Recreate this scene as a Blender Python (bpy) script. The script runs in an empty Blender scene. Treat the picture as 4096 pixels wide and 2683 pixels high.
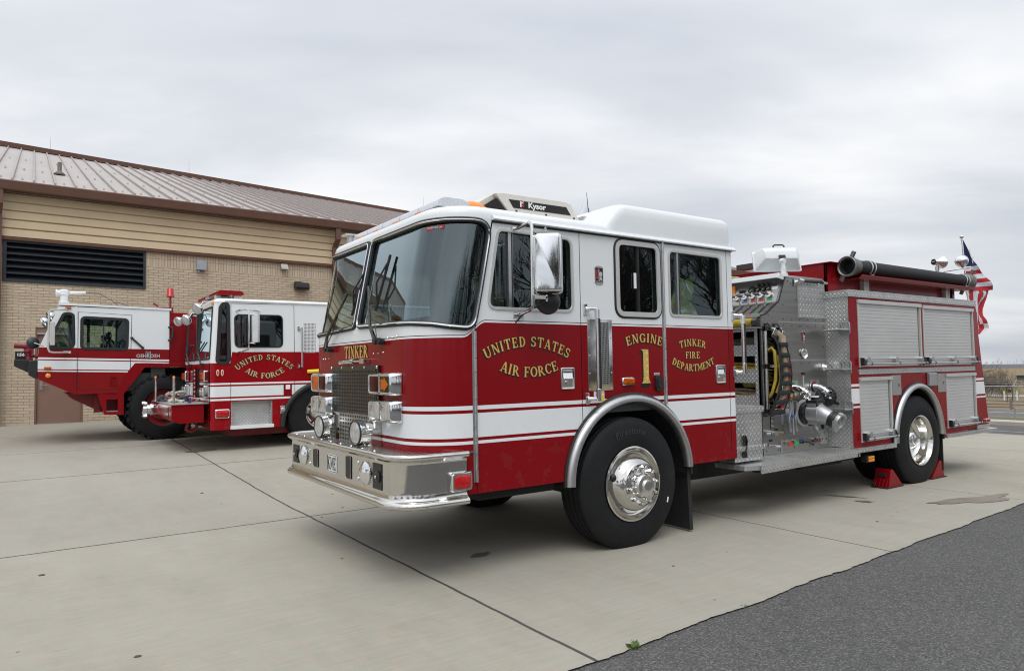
import bpy, bmesh, math, random
from mathutils import Vector, Matrix, noise
from mathutils.geometry import delaunay_2d_cdt
PI = math.pi
random.seed(7)
scene = bpy.context.scene
COL = scene.collection
# ---------------------------------------------------------------- camera
cam_d = bpy.data.cameras.new('camera'); cam = bpy.data.objects.new('camera', cam_d); COL.objects.link(cam)
cam_d.sensor_width = 36.0; cam_d.sensor_fit = 'HORIZONTAL'; cam_d.lens = 2797.9/4096*36
cam_d.clip_start = 0.05; cam_d.clip_end = 9000
_y, _p, _r = math.radians(55.4558), math.radians(2.6601), math.radians(-0.9654)
F = Vector((math.cos(_y)*math.cos(_p), math.sin(_y)*math.cos(_p), math.sin(_p)))
R = F.cross(Vector((0, 0, 1))).normalized(); U = R.cross(F)
R, U = math.cos(_r)*R+math.sin(_r)*U, -math.sin(_r)*R+math.cos(_r)*U
mw = Matrix((R, U, -F)).transposed().to_4x4(); mw.translation = Vector((-4.01515, -4.2174, 1.47143))
cam.matrix_world = mw
scene.camera = cam
# ---------------------------------------------------------------- light and exposure
SUN_EL, SUN_AZ = 58.0, 232.0      # degrees; azimuth of the sun, counted from +X towards +Y
scene.view_settings.view_transform = 'Standard'
scene.view_settings.look = 'None'
scene.view_settings.gamma = 1.0
scene.view_settings.exposure = 0.0
scene.cycles.filter_width = 1.1
sd = bpy.data.lights.new('sun', 'SUN'); sun = bpy.data.objects.new('sun', sd); COL.objects.link(sun)
sd.energy = 1.25; sd.angle = math.radians(35); sd.color = (1.0, 0.97, 0.93)
_e, _a = math.radians(SUN_EL), math.radians(SUN_AZ)
sdir = Vector((math.cos(_e)*math.cos(_a), math.cos(_e)*math.sin(_a), math.sin(_e)))
sun.rotation_euler = sdir.to_track_quat('Z', 'Y').to_euler()
world = bpy.data.worlds.new('World'); scene.world = world; world.use_nodes = True
def build_world():
    nt = world.node_tree; N = nt.nodes; L = nt.links; N.clear()
    def n(t, **k):
        x = N.new(t)
        for a, b in k.items(): setattr(x, a, b)
        return x
    def m(op, a, b=None, c=None):
        x = n('ShaderNodeMath', operation=op)
        for i, v in enumerate((a, b, c)):
            if v is None: continue
            if isinstance(v, (int, float)): x.inputs[i].default_value = v
            else: L.new(v, x.inputs[i])
        return x.outputs[0]
    out = n('ShaderNodeOutputWorld'); bg = n('ShaderNodeBackground'); bg.inputs[1].default_value = 0.1
    sky = n('ShaderNodeTexSky'); sky.sky_type = 'NISHITA'; sky.sun_disc = False
    sky.sun_elevation = _e; sky.sun_rotation = PI/2-_a
    tc = n('ShaderNodeTexCoord'); sp = n('ShaderNodeSeparateXYZ'); L.new(tc.outputs['Generated'], sp.inputs[0])
    x, y, z = sp.outputs
    zz = m('MAXIMUM', z, 0.0)
    den = m('ADD', zz, 0.16)
    # rotate so that the cloud streets run across the view
    ca, sa = math.cos(_y), math.sin(_y)
    fx = m('ADD', m('MULTIPLY', x, ca), m('MULTIPLY', y, sa)); rx = m('SUBTRACT', m('MULTIPLY', x, sa), m('MULTIPLY', y, ca))
    cx = n('ShaderNodeCombineXYZ'); L.new(m('DIVIDE', rx, den), cx.inputs[0]); L.new(m('DIVIDE', fx, den), cx.inputs[1])
    mp = n('ShaderNodeMapping'); mp.inputs['Location'].default_value = (3.1, 1.4, 0); mp.inputs['Rotation'].default_value = (0, 0, 0.35); mp.inputs['Scale'].default_value = (0.55, 1.0, 1)
    L.new(cx.outputs[0], mp.inputs[0])
    n1 = n('ShaderNodeTexNoise'); n1.inputs['Scale'].default_value = 0.85; n1.inputs['Detail'].default_value = 5; n1.inputs['Roughness'].default_value = 0.46; n1.inputs['Distortion'].default_value = 0.35
    L.new(mp.outputs[0], n1.inputs['Vector'])
    n2 = n('ShaderNodeTexNoise'); n2.inputs['Scale'].default_value = 2.6; n2.inputs['Detail'].default_value = 6; n2.inputs['Roughness'].default_value = 0.55
    L.new(mp.outputs[0], n2.inputs['Vector'])
    v = m('ADD', m('MULTIPLY', n1.outputs[0], 0.78), m('MULTIPLY', n2.outputs[0], 0.22))
    # thin bright part of the cloud deck, low over the rear of the engine
    g0 = (R*0.50+F*1.0+U*0.20).normalized()
    dt = m('ADD', m('ADD', m('MULTIPLY', x, g0.x), m('MULTIPLY', y, g0.y)), m('MULTIPLY', z, g0.z))
    gl = m('POWER', m('MAXIMUM', dt, 0.0), 60.0)
    v = m('ADD', v, m('MULTIPLY', gl, 0.20))
    v = m('SUBTRACT', v, m('MULTIPLY', m('SUBTRACT', 1.0, m('MINIMUM', m('DIVIDE', zz, 0.13), 1.0)), 0.13))
    rp = n('ShaderNodeValToRGB'); L.new(v, rp.inputs[0])
    e = rp.color_ramp.elements
    e[0].position = 0.34; e[0].color = (0.545, 0.58, 0.64, 1)
    e[1].position = 0.68; e[1].color = (1.0, 1.0, 1.0, 1)
    k = e.new(0.50); k.color = (0.70, 0.73, 0.775, 1)
    # an overcast deck is brighter overhead and on the sun's side
    dsun = m('ADD', m('ADD', m('MULTIPLY', x, sdir.x), m('MULTIPLY', y, sdir.y)), m('MULTIPLY', z, sdir.z))
    gain = m('ADD', m('ADD', 1.0, m('MULTIPLY', m('POWER', zz, 1.5), 0.6)), m('MULTIPLY', m('POWER', m('MAXIMUM', dsun, 0.0), 3.0), 0.75))
    mul = n('ShaderNodeVectorMath', operation='SCALE'); L.new(rp.outputs[0], mul.inputs[0]); L.new(m('MULTIPLY', gain, 10.0), mul.inputs['Scale'])
    mx = n('ShaderNodeMix', data_type='RGBA'); mx.inputs[0].default_value = 0.94
    L.new(sky.outputs[0], mx.inputs[6]); L.new(mul.outputs[0], mx.inputs[7])
    L.new(mx.outputs[2], bg.inputs[0]); L.new(bg.outputs[0], out.inputs[0])
build_world()
# ---------------------------------------------------------------- helpers
def sm(a, b, x):
    t = max(0.0, min(1.0, (x-a)/(b-a))); return t*t*(3-2*t)
def inpoly(p, poly):
    x, y = p; c = False; j = len(poly)-1
    for i in range(len(poly)):
        a, b = poly[i], poly[j]
        if (a[1] > y) != (b[1] > y) and x < (b[0]-a[0])*(y-a[1])/(b[1]-a[1])+a[0]: c = not c
        j = i
    return c
def rpoly(pts, r, seg=5):
    "polygon with rounded corners; r a number or one per corner"
    out = []; n = len(pts)
    for i in range(n):
        rr = r[i] if isinstance(r, (list, tuple)) else r
        p = Vector(pts[i]); a = (Vector(pts[i-1])-p); b = (Vector(pts[(i+1) % n])-p)
        if rr <= 0: out.append(tuple(p)); continue
        la, lb = a.length, b.length; a.normalize(); b.normalize()
        ang = math.acos(max(-1, min(1, a.dot(b))))
        d = min(rr/math.tan(ang/2), la*0.48, lb*0.48)
        for k in range(seg+1):
            t = k/seg
            q = (p+a*d)*(1-t)**2+p*2*t*(1-t)+(p+b*d)*t*t
            out.append(tuple(q))
    return out
def ell(cx, cy, rx, ry, a0, a1, n):
    return [(cx+rx*math.cos(math.radians(a0+(a1-a0)*i/n)), cy+ry*math.sin(math.radians(a0+(a1-a0)*i/n))) for i in range(n+1)]
def cdt(outer, holes=(), grid=None):
    vs, es = [], []
    def loop(l):
        k = len(vs); vs.extend(Vector(p[:2]) for p in l)
        es.extend((k+i, k+(i+1) % len(l)) for i in range(len(l)))
    loop(outer)
    for h in holes: loop(h)
    if grid:
        xs, ys = grid
        for x in xs:
            for y in ys:
                if inpoly((x, y), outer) and not any(inpoly((x, y), h) for h in holes): vs.append(Vector((x, y)))
    V, E, T, *_ = delaunay_2d_cdt(vs, es, [], 0, 1e-6)
    keep = []
    for t in T:
        c = sum((V[i] for i in t), Vector((0, 0)))/len(t)
        if inpoly(c, outer) and not any(inpoly(c, h) for h in holes): keep.append(t)
    return [tuple(v) for v in V], keep
PL = {'xz': lambda a, b, t: (a, t, b), 'xy': lambda a, b, t: (a, b, t), 'yz': lambda a, b, t: (t, a, b)}
class MB:
    def __init__(s): s.bm = bmesh.new(); s.flip = None
    def face(s, pts, mi=0):
        f = s.bm.faces.new([s.bm.verts.new(p) for p in pts]); f.material_index = mi; return f
    def mesh(s, verts, faces, mi=0):
        vs = [s.bm.verts.new(v) for v in verts]
        for f in faces:
            try: s.bm.faces.new([vs[i] for i in f]).material_index = mi
            except ValueError: pass
        return vs
    def box(s, x0, x1, y0, y1, z0, z1, mi=0, M=None):
        v = [(x, y, z) for x in (x0, x1) for y in (y0, y1) for z in (z0, z1)]
        if M is not None: v = [M @ Vector(p) for p in v]
        s.mesh(v, [(0, 1, 3, 2), (4, 6, 7, 5), (0, 4, 5, 1), (2, 3, 7, 6), (0, 2, 6, 4), (1, 5, 7, 3)], mi); return s
    def grid(s, rows, mi=0, cu=False, cv=False):
        n, m = len(rows), len(rows[0]); vs = [[s.bm.verts.new(p) for p in r] for r in rows]
        for i in range(n if cv else n-1):
            for j in range(m if cu else m-1):
                q = (vs[i][j], vs[i][(j+1) % m], vs[(i+1) % n][(j+1) % m], vs[(i+1) % n][j])
                s.bm.faces.new(q).material_index = mi
        return vs
    def rings(s, rows, mi=0, cap=True, cv=False):
        vs = s.grid(rows, mi, cu=True, cv=cv)
        if cap and not cv:
            s.bm.faces.new(vs[0][::-1]).material_index = mi; s.bm.faces.new(vs[-1]).material_index = mi
        return s
    def frame(s, d):
        d = Vector(d).normalized(); u = d.cross(Vector((0, 0, 1)))
        if u.length < 1e-3: u = Vector((1, 0, 0))
        u.normalize(); return u, d.cross(u)
    def cyl(s, p0, p1, r, r1=None, n=14, mi=0, cap=True):
        p0, p1 = Vector(p0), Vector(p1); u, w = s.frame(p1-p0); r1 = r if r1 is None else r1
        s.rings([[p+(u*math.cos(a*2*PI/n)+w*math.sin(a*2*PI/n))*q for a in range(n)] for p, q in ((p0, r), (p1, r1))], mi, cap); return s
    def tube(s, pts, r, n=8, closed=False, mi=0, rr=None):
        P = [Vector(p) for p in pts]; k = len(P); rows = []; pu = None
        for i in range(k):
            if closed: d = P[(i+1) % k]-P[i-1]
            else: d = P[min(i+1, k-1)]-P[max(i-1, 0)]
            d.normalize()
            if pu is None: u, w = s.frame(d)
            else:
                u = (pu-d*pu.dot(d)); u.normalize(); w = d.cross(u)
            pu = u; q = rr[i] if rr else r
            rows.append([P[i]+(u*math.cos(a*2*PI/n)+w*math.sin(a*2*PI/n))*q for a in range(n)])
        s.rings(rows, mi, not closed, closed); return s
    def lathe(s, prof, o, axis, n=32, mi=0, closed=False, ref=None):
        "prof: (radius, height along axis)"
        o = Vector(o); d = Vector(axis).normalized(); u, w = s.frame(d)
        rows = [[o+d*h+(u*math.cos(a*2*PI/n)+w*math.sin(a*2*PI/n))*r for a in range(n)] for r, h in prof]
        if closed: s.grid(rows, mi, cu=True, cv=True)
        else:
            vs = s.grid(rows, mi, cu=True); s.bm.faces.new(vs[-1]).material_index = mi
            if prof[0][0] < .03: s.bm.faces.new(vs[0][::-1]).material_index = mi
        return s
    def ball(s, c, rx, ry=None, rz=None, n=14, m=8, mi=0):
        ry = rx if ry is None else ry; rz = rx if rz is None else rz
        rows = [[(c[0]+rx*math.sin(PI*i/m)*math.cos(2*PI*j/n), c[1]+ry*math.sin(PI*i/m)*math.sin(2*PI*j/n), c[2]+rz*math.cos(PI*i/m)) for j in range(n)] for i in range(1, m)]
        s.rings(rows, mi); return s
    def prism(s, poly, plane, t0, t1, mi=0, holes=()):
        f = PL[plane]; V, T = cdt(poly, holes)
        n = len(V)
        a = [s.bm.verts.new(f(*v, t0)) for v in V]; b = [s.bm.verts.new(f(*v, t1)) for v in V]
        for t in T:
            s.bm.faces.new([a[i] for i in t]).material_index = mi; s.bm.faces.new([b[i] for i in t[::-1]]).material_index = mi
        ct = {}
        for t in T:
            for i in range(len(t)):
                e = (t[i], t[(i+1) % len(t)])
                if (e[1], e[0]) in ct: del ct[(e[1], e[0])]
                else: ct[e] = 1
        for i, j in ct: s.bm.faces.new((a[i], a[j], b[j], b[i])).material_index = mi
        return s
    def sweep(s, path, prof, nrm, mi=0, closed=False):
        "path: points; prof: (sideways, along nrm) pairs; nrm: fixed direction"
        P = [Vector(p) for p in path]; nrm = Vector(nrm).normalized(); k = len(P); rows = []
        for i in range(k):
            d = (P[(i+1) % k]-P[i-1]) if closed else (P[min(i+1, k-1)]-P[max(i-1, 0)])
            d -= nrm*d.dot(nrm); d.normalize(); sd_ = nrm.cross(d)
            rows.append([P[i]+sd_*a+nrm*b for a, b in prof])
        s.rings(rows, mi, not closed, closed); return s
    def build(s, name, mats, parent=None, bevel=0, smooth=38, seg=2, fix=True, xf=None):
        if fix: bmesh.ops.recalc_face_normals(s.bm, faces=s.bm.faces)
        me = bpy.data.meshes.new(name); s.bm.to_mesh(me); s.bm.free()
        if xf is not None: me.transform(xf)
        for m_ in (mats if isinstance(mats, (list, tuple)) else [mats]): me.materials.append(m_)
        if smooth:
            me.shade_smooth(); me.set_sharp_from_angle(angle=math.radians(smooth))
        o = bpy.data.objects.new(name, me); COL.objects.link(o)
        if parent is not None: o.parent = parent
        if bevel:
            b = o.modifiers.new('bevel', 'BEVEL'); b.width = bevel; b.segments = seg; b.limit_method = 'ANGLE'; b.angle_limit = math.radians(40)
            b.harden_normals = True
        return o
def tag(o, label=None, cat=None, group=None, kind=None):
    for k, v in (('label', label), ('category', cat), ('group', group), ('kind', kind)):
        if v: o[k] = v
    return o
def thing(name, label, cat, loc=(0, 0, 0), group=None):
    o = bpy.data.objects.new(name, None); COL.objects.link(o); o.location = loc; o.empty_display_size = 0.2
    return tag(o, label, cat, group)
def part_empty(name, parent):
    o = bpy.data.objects.new(name, None); COL.objects.link(o); o.parent = parent; o.empty_display_size = 0.1; return o
def copy_part(o, parent, off=(0, 0, 0), kids=True):
    c = o.copy(); COL.objects.link(c); c.parent = parent; c.location = o.location+Vector(off)
    if kids:
        for ch in list(o.children): copy_part(ch, c)
    return c
# ---------------------------------------------------------------- materials
class G:
    "small node helper"
    def __init__(s, name):
        s.m = bpy.data.materials.new(name); s.m.use_nodes = True; s.t = s.m.node_tree; s.N = s.t.nodes; s.L = s.t.links
        s.b = s.N['Principled BSDF']; s.out = s.N['Material Output']
    def n(s, t, **k):
        x = s.N.new(t)
        for a, b in k.items():
            if a in x.inputs and not hasattr(type(x), a): x.inputs[a].default_value = b
            else: setattr(x, a, b)
        return x
    def w(s, a, b): s.L.new(a, b)
    def math(s, op, a, b=None, c=None):
        x = s.n('ShaderNodeMath', operation=op)
        for i, v in enumerate((a, b, c)):
            if v is None: continue
            if isinstance(v, (int, float)): x.inputs[i].default_value = v
            else: s.w(v, x.inputs[i])
        return x.outputs[0]
    def obj(s):
        return s.n('ShaderNodeTexCoord').outputs['Object']
    def xyz(s, v):
        x = s.n('ShaderNodeSeparateXYZ'); s.w(v, x.inputs[0]); return x.outputs
    def noise(s, v, scale, detail=3, rough=0.5, stretch=None):
        if stretch:
            mp = s.n('ShaderNodeMapping'); mp.inputs['Scale'].default_value = stretch; s.w(v, mp.inputs[0]); v = mp.outputs[0]
        x = s.n('ShaderNodeTexNoise'); x.inputs['Scale'].default_value = scale; x.inputs['Detail'].default_value = detail; x.inputs['Roughness'].default_value = rough
        s.w(v, x.inputs['Vector']); return x.outputs[0]
    def ramp(s, f, *st):
        x = s.n('ShaderNodeValToRGB'); s.w(f, x.inputs[0]); e = x.color_ramp.elements
        while len(e) < len(st): e.new(0.5)
        for i, (p, c) in enumerate(st):
            e[i].position = p; e[i].color = (*c, 1) if isinstance(c, (tuple, list)) else (c, c, c, 1)
        return x.outputs[0]
    def mix(s, f, a, b, bt='MIX'):
        x = s.n('ShaderNodeMix', data_type='RGBA', blend_type=bt)
        for i, v in ((0, f), (6, a), (7, b)):
            if isinstance(v, (int, float)): x.inputs[i].default_value = v if i == 0 else (v, v, v, 1)
            elif isinstance(v, (tuple, list)): x.inputs[i].default_value = (*v, 1)
            else: s.w(v, x.inputs[i])
        return x.outputs[2]
    def bump(s, h, strength=0.3, dist=0.01):
        x = s.n('ShaderNodeBump'); x.inputs['Strength'].default_value = strength; x.inputs['Distance'].default_value = dist
        s.w(h, x.inputs['Height']); s.w(x.outputs[0], s.b.inputs['Normal'])
    def set(s, **k):
        al = {'col': 'Base Color', 'rough': 'Roughness', 'metal': 'Metallic', 'coat': 'Coat Weight', 'spec': 'Specular IOR Level'}
        for a, v in k.items():
            i = s.b.inputs[al[a]]
            if isinstance(v, (int, float)): i.default_value = v
            elif isinstance(v, (tuple, list)): i.default_value = (*v, 1)
            else: s.w(v, i)
        return s
def mk(name, col, rough=0.5, metal=0.0, var=0.12, ns=6.0, rvar=0.12, bump=0.0, bs=60.0, coat=0.0, spec=0.5, stretch=None):
    g = G(name); v = g.obj()
    f = g.noise(v, ns, 4, 0.6, stretch)
    lo = tuple(max(0, c*(1-var)) for c in col); hi = tuple(min(1, c*(1+var)) for c in col)
    g.set(col=g.ramp(f, (0.3, lo), (0.7, hi)), metal=metal, coat=coat, spec=spec)
    f2 = g.noise(v, ns*2.7, 3, 0.6, stretch)
    r = g.math('ADD', rough-rvar/2, g.math('MULTIPLY', f2, rvar)); g.w(r, g.b.inputs['Roughness'])
    if coat: g.b.inputs['Coat Roughness'].default_value = 0.04
    if bump: g.bump(g.noise(v, bs, 3), bump, 0.01)
    return g.m
WHITE = (0.75, 0.775, 0.785); RED = (0.215, 0.004, 0.0075)
def paint_mat(name, bound, bands, white=WHITE, red=RED, inner=(0.02, 0.021, 0.022), pin=True, gap=None, slope=None):
    """two-tone enamel: white above bound (list of (x, z) knots along the side), red below,
    white bands between the given heights; the inside of the sheet is dark trim"""
    g = G(name); v = g.obj(); x, y, z = g.xyz(v)
    ft = g.n('ShaderNodeFloatCurve')
    lo, hi = bound[0][0], bound[-1][0]
    c = ft.mapping.curves[0]
    zs = [b[1] for b in bound]; z0, z1 = min(zs)-0.2, max(zs)+0.2
    for i, (bx, bz) in enumerate(bound):
        px, py = (bx-lo)/(hi-lo), (bz-z0)/(z1-z0)
        if i < 2 and i < len(c.points): c.points[i].location = (px, py)
        else: c.points.new(px, py)
    for p in c.points: p.handle_type = 'VECTOR'
    ft.mapping.update()
    g.w(g.math('DIVIDE', g.math('SUBTRACT', x, lo), hi-lo), ft.inputs['Value'])
    zb = g.math('ADD', g.math('MULTIPLY', ft.outputs[0], z1-z0), z0)
    d = g.math('SUBTRACT', z, zb)
    if slope: z = g.math('ADD', z, g.math('MULTIPLY', g.math('SUBTRACT', x, slope[1]), slope[0]))
    wf = g.math('GREATER_THAN', d, 0.0)
    ok = g.math('ADD', g.math('LESS_THAN', x, gap[0]), g.math('GREATER_THAN', x, gap[1])) if gap else 1.0
    for a, b in bands:
        wf = g.math('ADD', wf, g.math('MULTIPLY', ok, g.math('MULTIPLY', g.math('GREATER_THAN', z, a), g.math('LESS_THAN', z, b))))
    wf = g.math('MINIMUM', wf, 1.0)
    f = g.noise(v, 1.3, 3); 
    rc = g.mix(f, tuple(r*0.92 for r in red), tuple(r*1.08 for r in red)); wc = g.mix(f, tuple(w*0.975 for w in white), white)
    col = g.mix(wf, rc, wc)
    if pin:
        p = g.math('MULTIPLY', g.math('GREATER_THAN', d, 0.013), g.math('LESS_THAN', d, 0.019))
        col = g.mix(p, col, (0.10, 0.03, 0.03))
    gr = g.noise(v, 9, 5, 0.65)
    low = g.math('MULTIPLY', g.math('SUBTRACT', 1.0, g.math('MINIMUM', g.math('MULTIPLY', g.math('MAXIMUM', z, 0.0), 0.75), 1.0)), g.math('GREATER_THAN', gr, 0.57))
    col = g.mix(g.math('MULTIPLY', low, 0.10), col, (0.20, 0.17, 0.14))
    geo = g.n('ShaderNodeNewGeometry')
    col = g.mix(geo.outputs['Backfacing'], col, inner)
    g.set(col=col, rough=g.math('ADD', 0.15, g.math('MULTIPLY', gr, 0.10)), spec=0.24)
    g.bump(g.noise(v, 2.0, 1), 0.02, 0.01)
    return g.m
def glass_mat(name, tint, refl=1.0, rough=0.0, wavy=0.012):
    g = G(name); g.N.remove(g.b)
    v = g.obj()
    tr = g.n('ShaderNodeBsdfTransparent'); tr.inputs[0].default_value = (*tint, 1)
    gl = g.n('ShaderNodeBsdfGlossy'); gl.inputs['Roughness'].default_value = rough; gl.inputs[0].default_value = (0.80, 0.95, 1.0, 1)
    fr = g.n('ShaderNodeFresnel'); fr.inputs[0].default_value = 1.52
    bp = g.n('ShaderNodeBump'); bp.inputs['Strength'].default_value = wavy; bp.inputs['Distance'].default_value = 0.05
    g.w(g.noise(v, 2.2, 1), bp.inputs['Height']); g.w(bp.outputs[0], gl.inputs['Normal'])
    mx = g.n('ShaderNodeMixShader'); g.w(g.math('MINIMUM', g.math('MULTIPLY', fr.outputs[0], refl), 1.0), mx.inputs[0])
    g.w(tr.outputs[0], mx.inputs[1]); g.w(gl.outputs[0], mx.inputs[2]); g.w(mx.outputs[0], g.out.inputs[0])
    return g.m
def tread_mat(name, plane, pitch=0.034, base=(0.60, 0.60, 0.59), rough=0.33):
    "aluminium checker plate: raised lozenges, alternately turned"
    g = G(name); v = g.obj(); x, y, z = g.xyz(v)
    a, b = {'xz': (x, z), 'xy': (x, y), 'yz': (y, z)}[plane]
    s = 1/pitch
    p = g.math('MULTIPLY', g.math('ADD', a, b), s*0.7071); q = g.math('MULTIPLY', g.math('SUBTRACT', a, b), s*0.7071)
    fp, fq = g.math('FLOOR', p), g.math('FLOOR', q)
    par = g.math('MODULO', g.math('ABSOLUTE', g.math('ADD', fp, fq)), 2.0)
    u = g.math('SUBTRACT', g.math('SUBTRACT', p, fp), 0.5); w = g.math('SUBTRACT', g.math('SUBTRACT', q, fq), 0.5)
    d1 = g.math('ADD', g.math('POWER', g.math('DIVIDE', u, 0.46), 2.0), g.math('POWER', g.math('DIVIDE', w, 0.135), 2.0))
    d2 = g.math('ADD', g.math('POWER', g.math('DIVIDE', w, 0.46), 2.0), g.math('POWER', g.math('DIVIDE', u, 0.135), 2.0))
    d = g.math('ADD', g.math('MULTIPLY', d1, par), g.math('MULTIPLY', d2, g.math('SUBTRACT', 1.0, par)))
    h = g.math('MAXIMUM', g.math('SUBTRACT', 1.0, d), 0.0)
    f = g.noise(v, 5, 4, 0.6)
    c = g.ramp(f, (0.3, tuple(k*0.8 for k in base)), (0.7, base))
    top = g.math('MINIMUM', g.math('MULTIPLY', h, 3.0), 1.0)
    c = g.mix(g.math('MULTIPLY', top, 0.6), c, (0.88, 0.88, 0.87))  # lozenge tops paler: their highlights are put into the colour
    g.set(col=c, metal=0.9, rough=g.math('SUBTRACT', g.math('ADD', rough, g.math('MULTIPLY', f, 0.15)), g.math('MULTIPLY', top, 0.12)))
    g.bump(g.math('POWER', h, 0.5), .8, 0.005)
    return g.m
def perf_mat(name, plane, pitch, hole, metal_col=(0.62, 0.62, 0.61), met=1.0):
    g = G(name); v = g.obj(); x, y, z = g.xyz(v); a, b = {'xz': (x, z), 'yz': (y, z)}[plane]
    fa = g.math('ABSOLUTE', g.math('SUBTRACT', g.math('FRACT', g.math('DIVIDE', a, pitch)), 0.5)); fb = g.math('ABSOLUTE', g.math('SUBTRACT', g.math('FRACT', g.math('DIVIDE', b, pitch)), 0.5))
    m_ = g.math('LESS_THAN', g.math('MAXIMUM', fa, fb), hole/2)
    g.set(col=g.mix(m_, metal_col, (0.008, 0.008, 0.009)), metal=g.math('MULTIPLY', met, g.math('SUBTRACT', 1.0, m_)), rough=0.25)
    return g.m
M = {}
M['chrome'] = mk('chrome', (0.80, 0.81, 0.82), 0.06, 1.0, 0.03, 3, 0.05)
M['chrome_worn'] = mk('worn_chrome', (0.70, 0.69, 0.67), 0.16, 1.0, 0.06, 9, 0.12)
M['bumper'] = mk('polished_stainless', (0.66, 0.645, 0.61), 0.11, 1.0, 0.05, 2, 0.10, stretch=(1, 1, 8))
M['steel'] = mk('brushed_stainless', (0.37, 0.365, 0.35), 0.33, 1.0, 0.14, 2, 0.14, bump=0.03, bs=90, stretch=(0.4, 0.4, 14))
M['alu'] = mk('satin_aluminium', (0.56, 0.56, 0.56), 0.34, 1.0, 0.07, 5, 0.14)
M['coupling'] = mk('dull_coupling_metal', (0.20, 0.20, 0.19), 0.5, 0.8, 0.15, 20)
M['cast'] = mk('cast_aluminium', (0.47, 0.48, 0.49), 0.42, 0.85, 0.08, 9, 0.12, bump=0.05, bs=120)
M['rail_metal'] = mk('grey_enamel', (0.56, 0.56, 0.54), 0.4, 0.35, 0.05)
M['grille_metal'] = mk('dark_stainless', (0.10, 0.097, 0.09), 0.22, 1.0, 0.1, 4)
M['black'] = mk('black_plastic', (0.016, 0.016, 0.017), 0.42, 0, 0.2)
M['rubber'] = mk('black_rubber', (0.014, 0.0145, 0.016), 0.55, 0, 0.2, 9, 0.15)
M['tyre'] = mk('tyre_rubber', (0.0105, 0.011, 0.012), 0.66, 0, 0.25, 5, 0.2, bump=0.05, bs=45, spec=.25)
M['dark'] = mk('chassis_black', (0.010, 0.010, 0.0105), 0.75, 0, 0.3)
M['red'] = mk('red_enamel', RED, 0.2, 0, 0.06, 1.5, 0.08, spec=0.24)
M['red_dull'] = mk('red_work_paint', (0.20, 0.012, 0.014), 0.45, 0, 0.2, 9, 0.2)
M['white'] = mk('white_enamel', WHITE, 0.25, 0, 0.025, 2, 0.1, coat=0.3)
M['cream'] = mk('ivory_fibreglass', (0.66, 0.63, 0.57), 0.4, 0, 0.05, 4)
M['amber'] = mk('amber_lens', (0.48, 0.10, 0.005), 0.16, 0, 0.25, 40, 0.05, spec=.25)
M['orange'] = mk('orange_lens', (0.85, 0.27, 0.02), 0.2, 0, 0.08, 12, 0.05, coat=0.5)
M['red_lens'] = mk('red_lens', (0.45, 0.008, 0.010), 0.14, 0, 0.25, 50, 0.05, coat=0.15)
M['dark_lens'] = mk('smoked_red_lens', (0.05, 0.003, 0.003), 0.25, 0, 0.3, 50, 0.04, spec=.12)
M['clear_lens'] = mk('clear_lens', (0.55, 0.56, 0.56), 0.12, 0.55, 0.25, 30, 0.1, coat=0.7, stretch=(1, 1, 0.4))
M['gold'] = mk('gold_leaf', (0.78, 0.53, 0.15), 0.34, 0.35, 0.16, 45, 0.15)
M['ink'] = mk('black_ink', (0.010, 0.008, 0.008), 0.4, 0, 0.1)
M['print_white'] = mk('white_print', (0.80, 0.80, 0.79), 0.45, 0, 0.03)
M['print_silver'] = mk('silver_print', (0.55, 0.56, 0.57), 0.35, 0.3, 0.05)
M['print_red'] = mk('red_print', (0.55, 0.03, 0.03), 0.4, 0, 0.05)
M['print_green'] = mk('green_print', (0.02, 0.36, 0.10), 0.4, 0, 0.08)
M['print_blue'] = mk('blue_print', (0.03, 0.13, 0.45), 0.4, 0, 0.08)
M['print_yellow'] = mk('yellow_print', (0.78, 0.62, 0.03), 0.5, 0, 0.08)
M['hose_yellow'] = mk('yellow_hose_jacket', (0.44, 0.30, 0.03), 0.8, 0, 0.3, 14, 0.1, bump=0.25, bs=160)
M['hose_tan'] = mk('tan_hose_jacket', (0.34, 0.27, 0.18), 0.85, 0, 0.3, 12, 0.1, bump=0.25, bs=160)
M['hose_grey'] = mk('grey_hose_jacket', (0.15, 0.13, 0.105), 0.85, 0, 0.3, 12, 0.1, bump=0.25, bs=160)
M['webbing'] = mk('black_webbing', (0.012, 0.014, 0.017), 0.8, 0, 0.2, 30, 0.1, bump=0.2, bs=220)
M['brass'] = mk('tarnished_brass', (0.23, 0.17, 0.10), 0.45, 0.8, 0.3, 20)
M['glass'] = glass_mat('windscreen_glass', (0.44, 0.56, 0.58), 3.0)
M['glass_side'] = glass_mat('side_glass', (0.20, 0.24, 0.25), 1.9)
M['glass_green'] = glass_mat('green_tinted_glass', (0.55, 0.68, 0.62), 1.3)
M['glass_clear'] = glass_mat('clear_side_glass', (0.78, 0.82, 0.82), 1.5)
M['mirror'] = mk('mirror_silver', (0.75, 0.77, 0.79), 0.03, 1.0, 0.01)
M['seat'] = mk('grey_vinyl', (0.07, 0.085, 0.095), 0.55, 0, 0.2)
M['seat_teal'] = mk('pale_vinyl', (0.20, 0.30, 0.31), 0.5, 0, 0.15)
M['trim_dark'] = mk('cab_trim', (0.045, 0.052, 0.056), 0.7, 0, 0.2)
M['hivis'] = mk('hi_vis_cloth', (0.35, 0.55, 0.02), 0.7, 0, 0.25, 10)
M['tread_xz'] = tread_mat('tread_plate_side', 'xz', .042); M['tread_xy'] = tread_mat('tread_plate_floor', 'xy', .05, base=(.74, .74, .73)); M['tread_yz'] = tread_mat('tread_plate_end', 'yz')
M['tread_dim'] = tread_mat('tread_plate_dim', 'yz', base=(0.42, 0.42, 0.42), rough=0.4)
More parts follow.
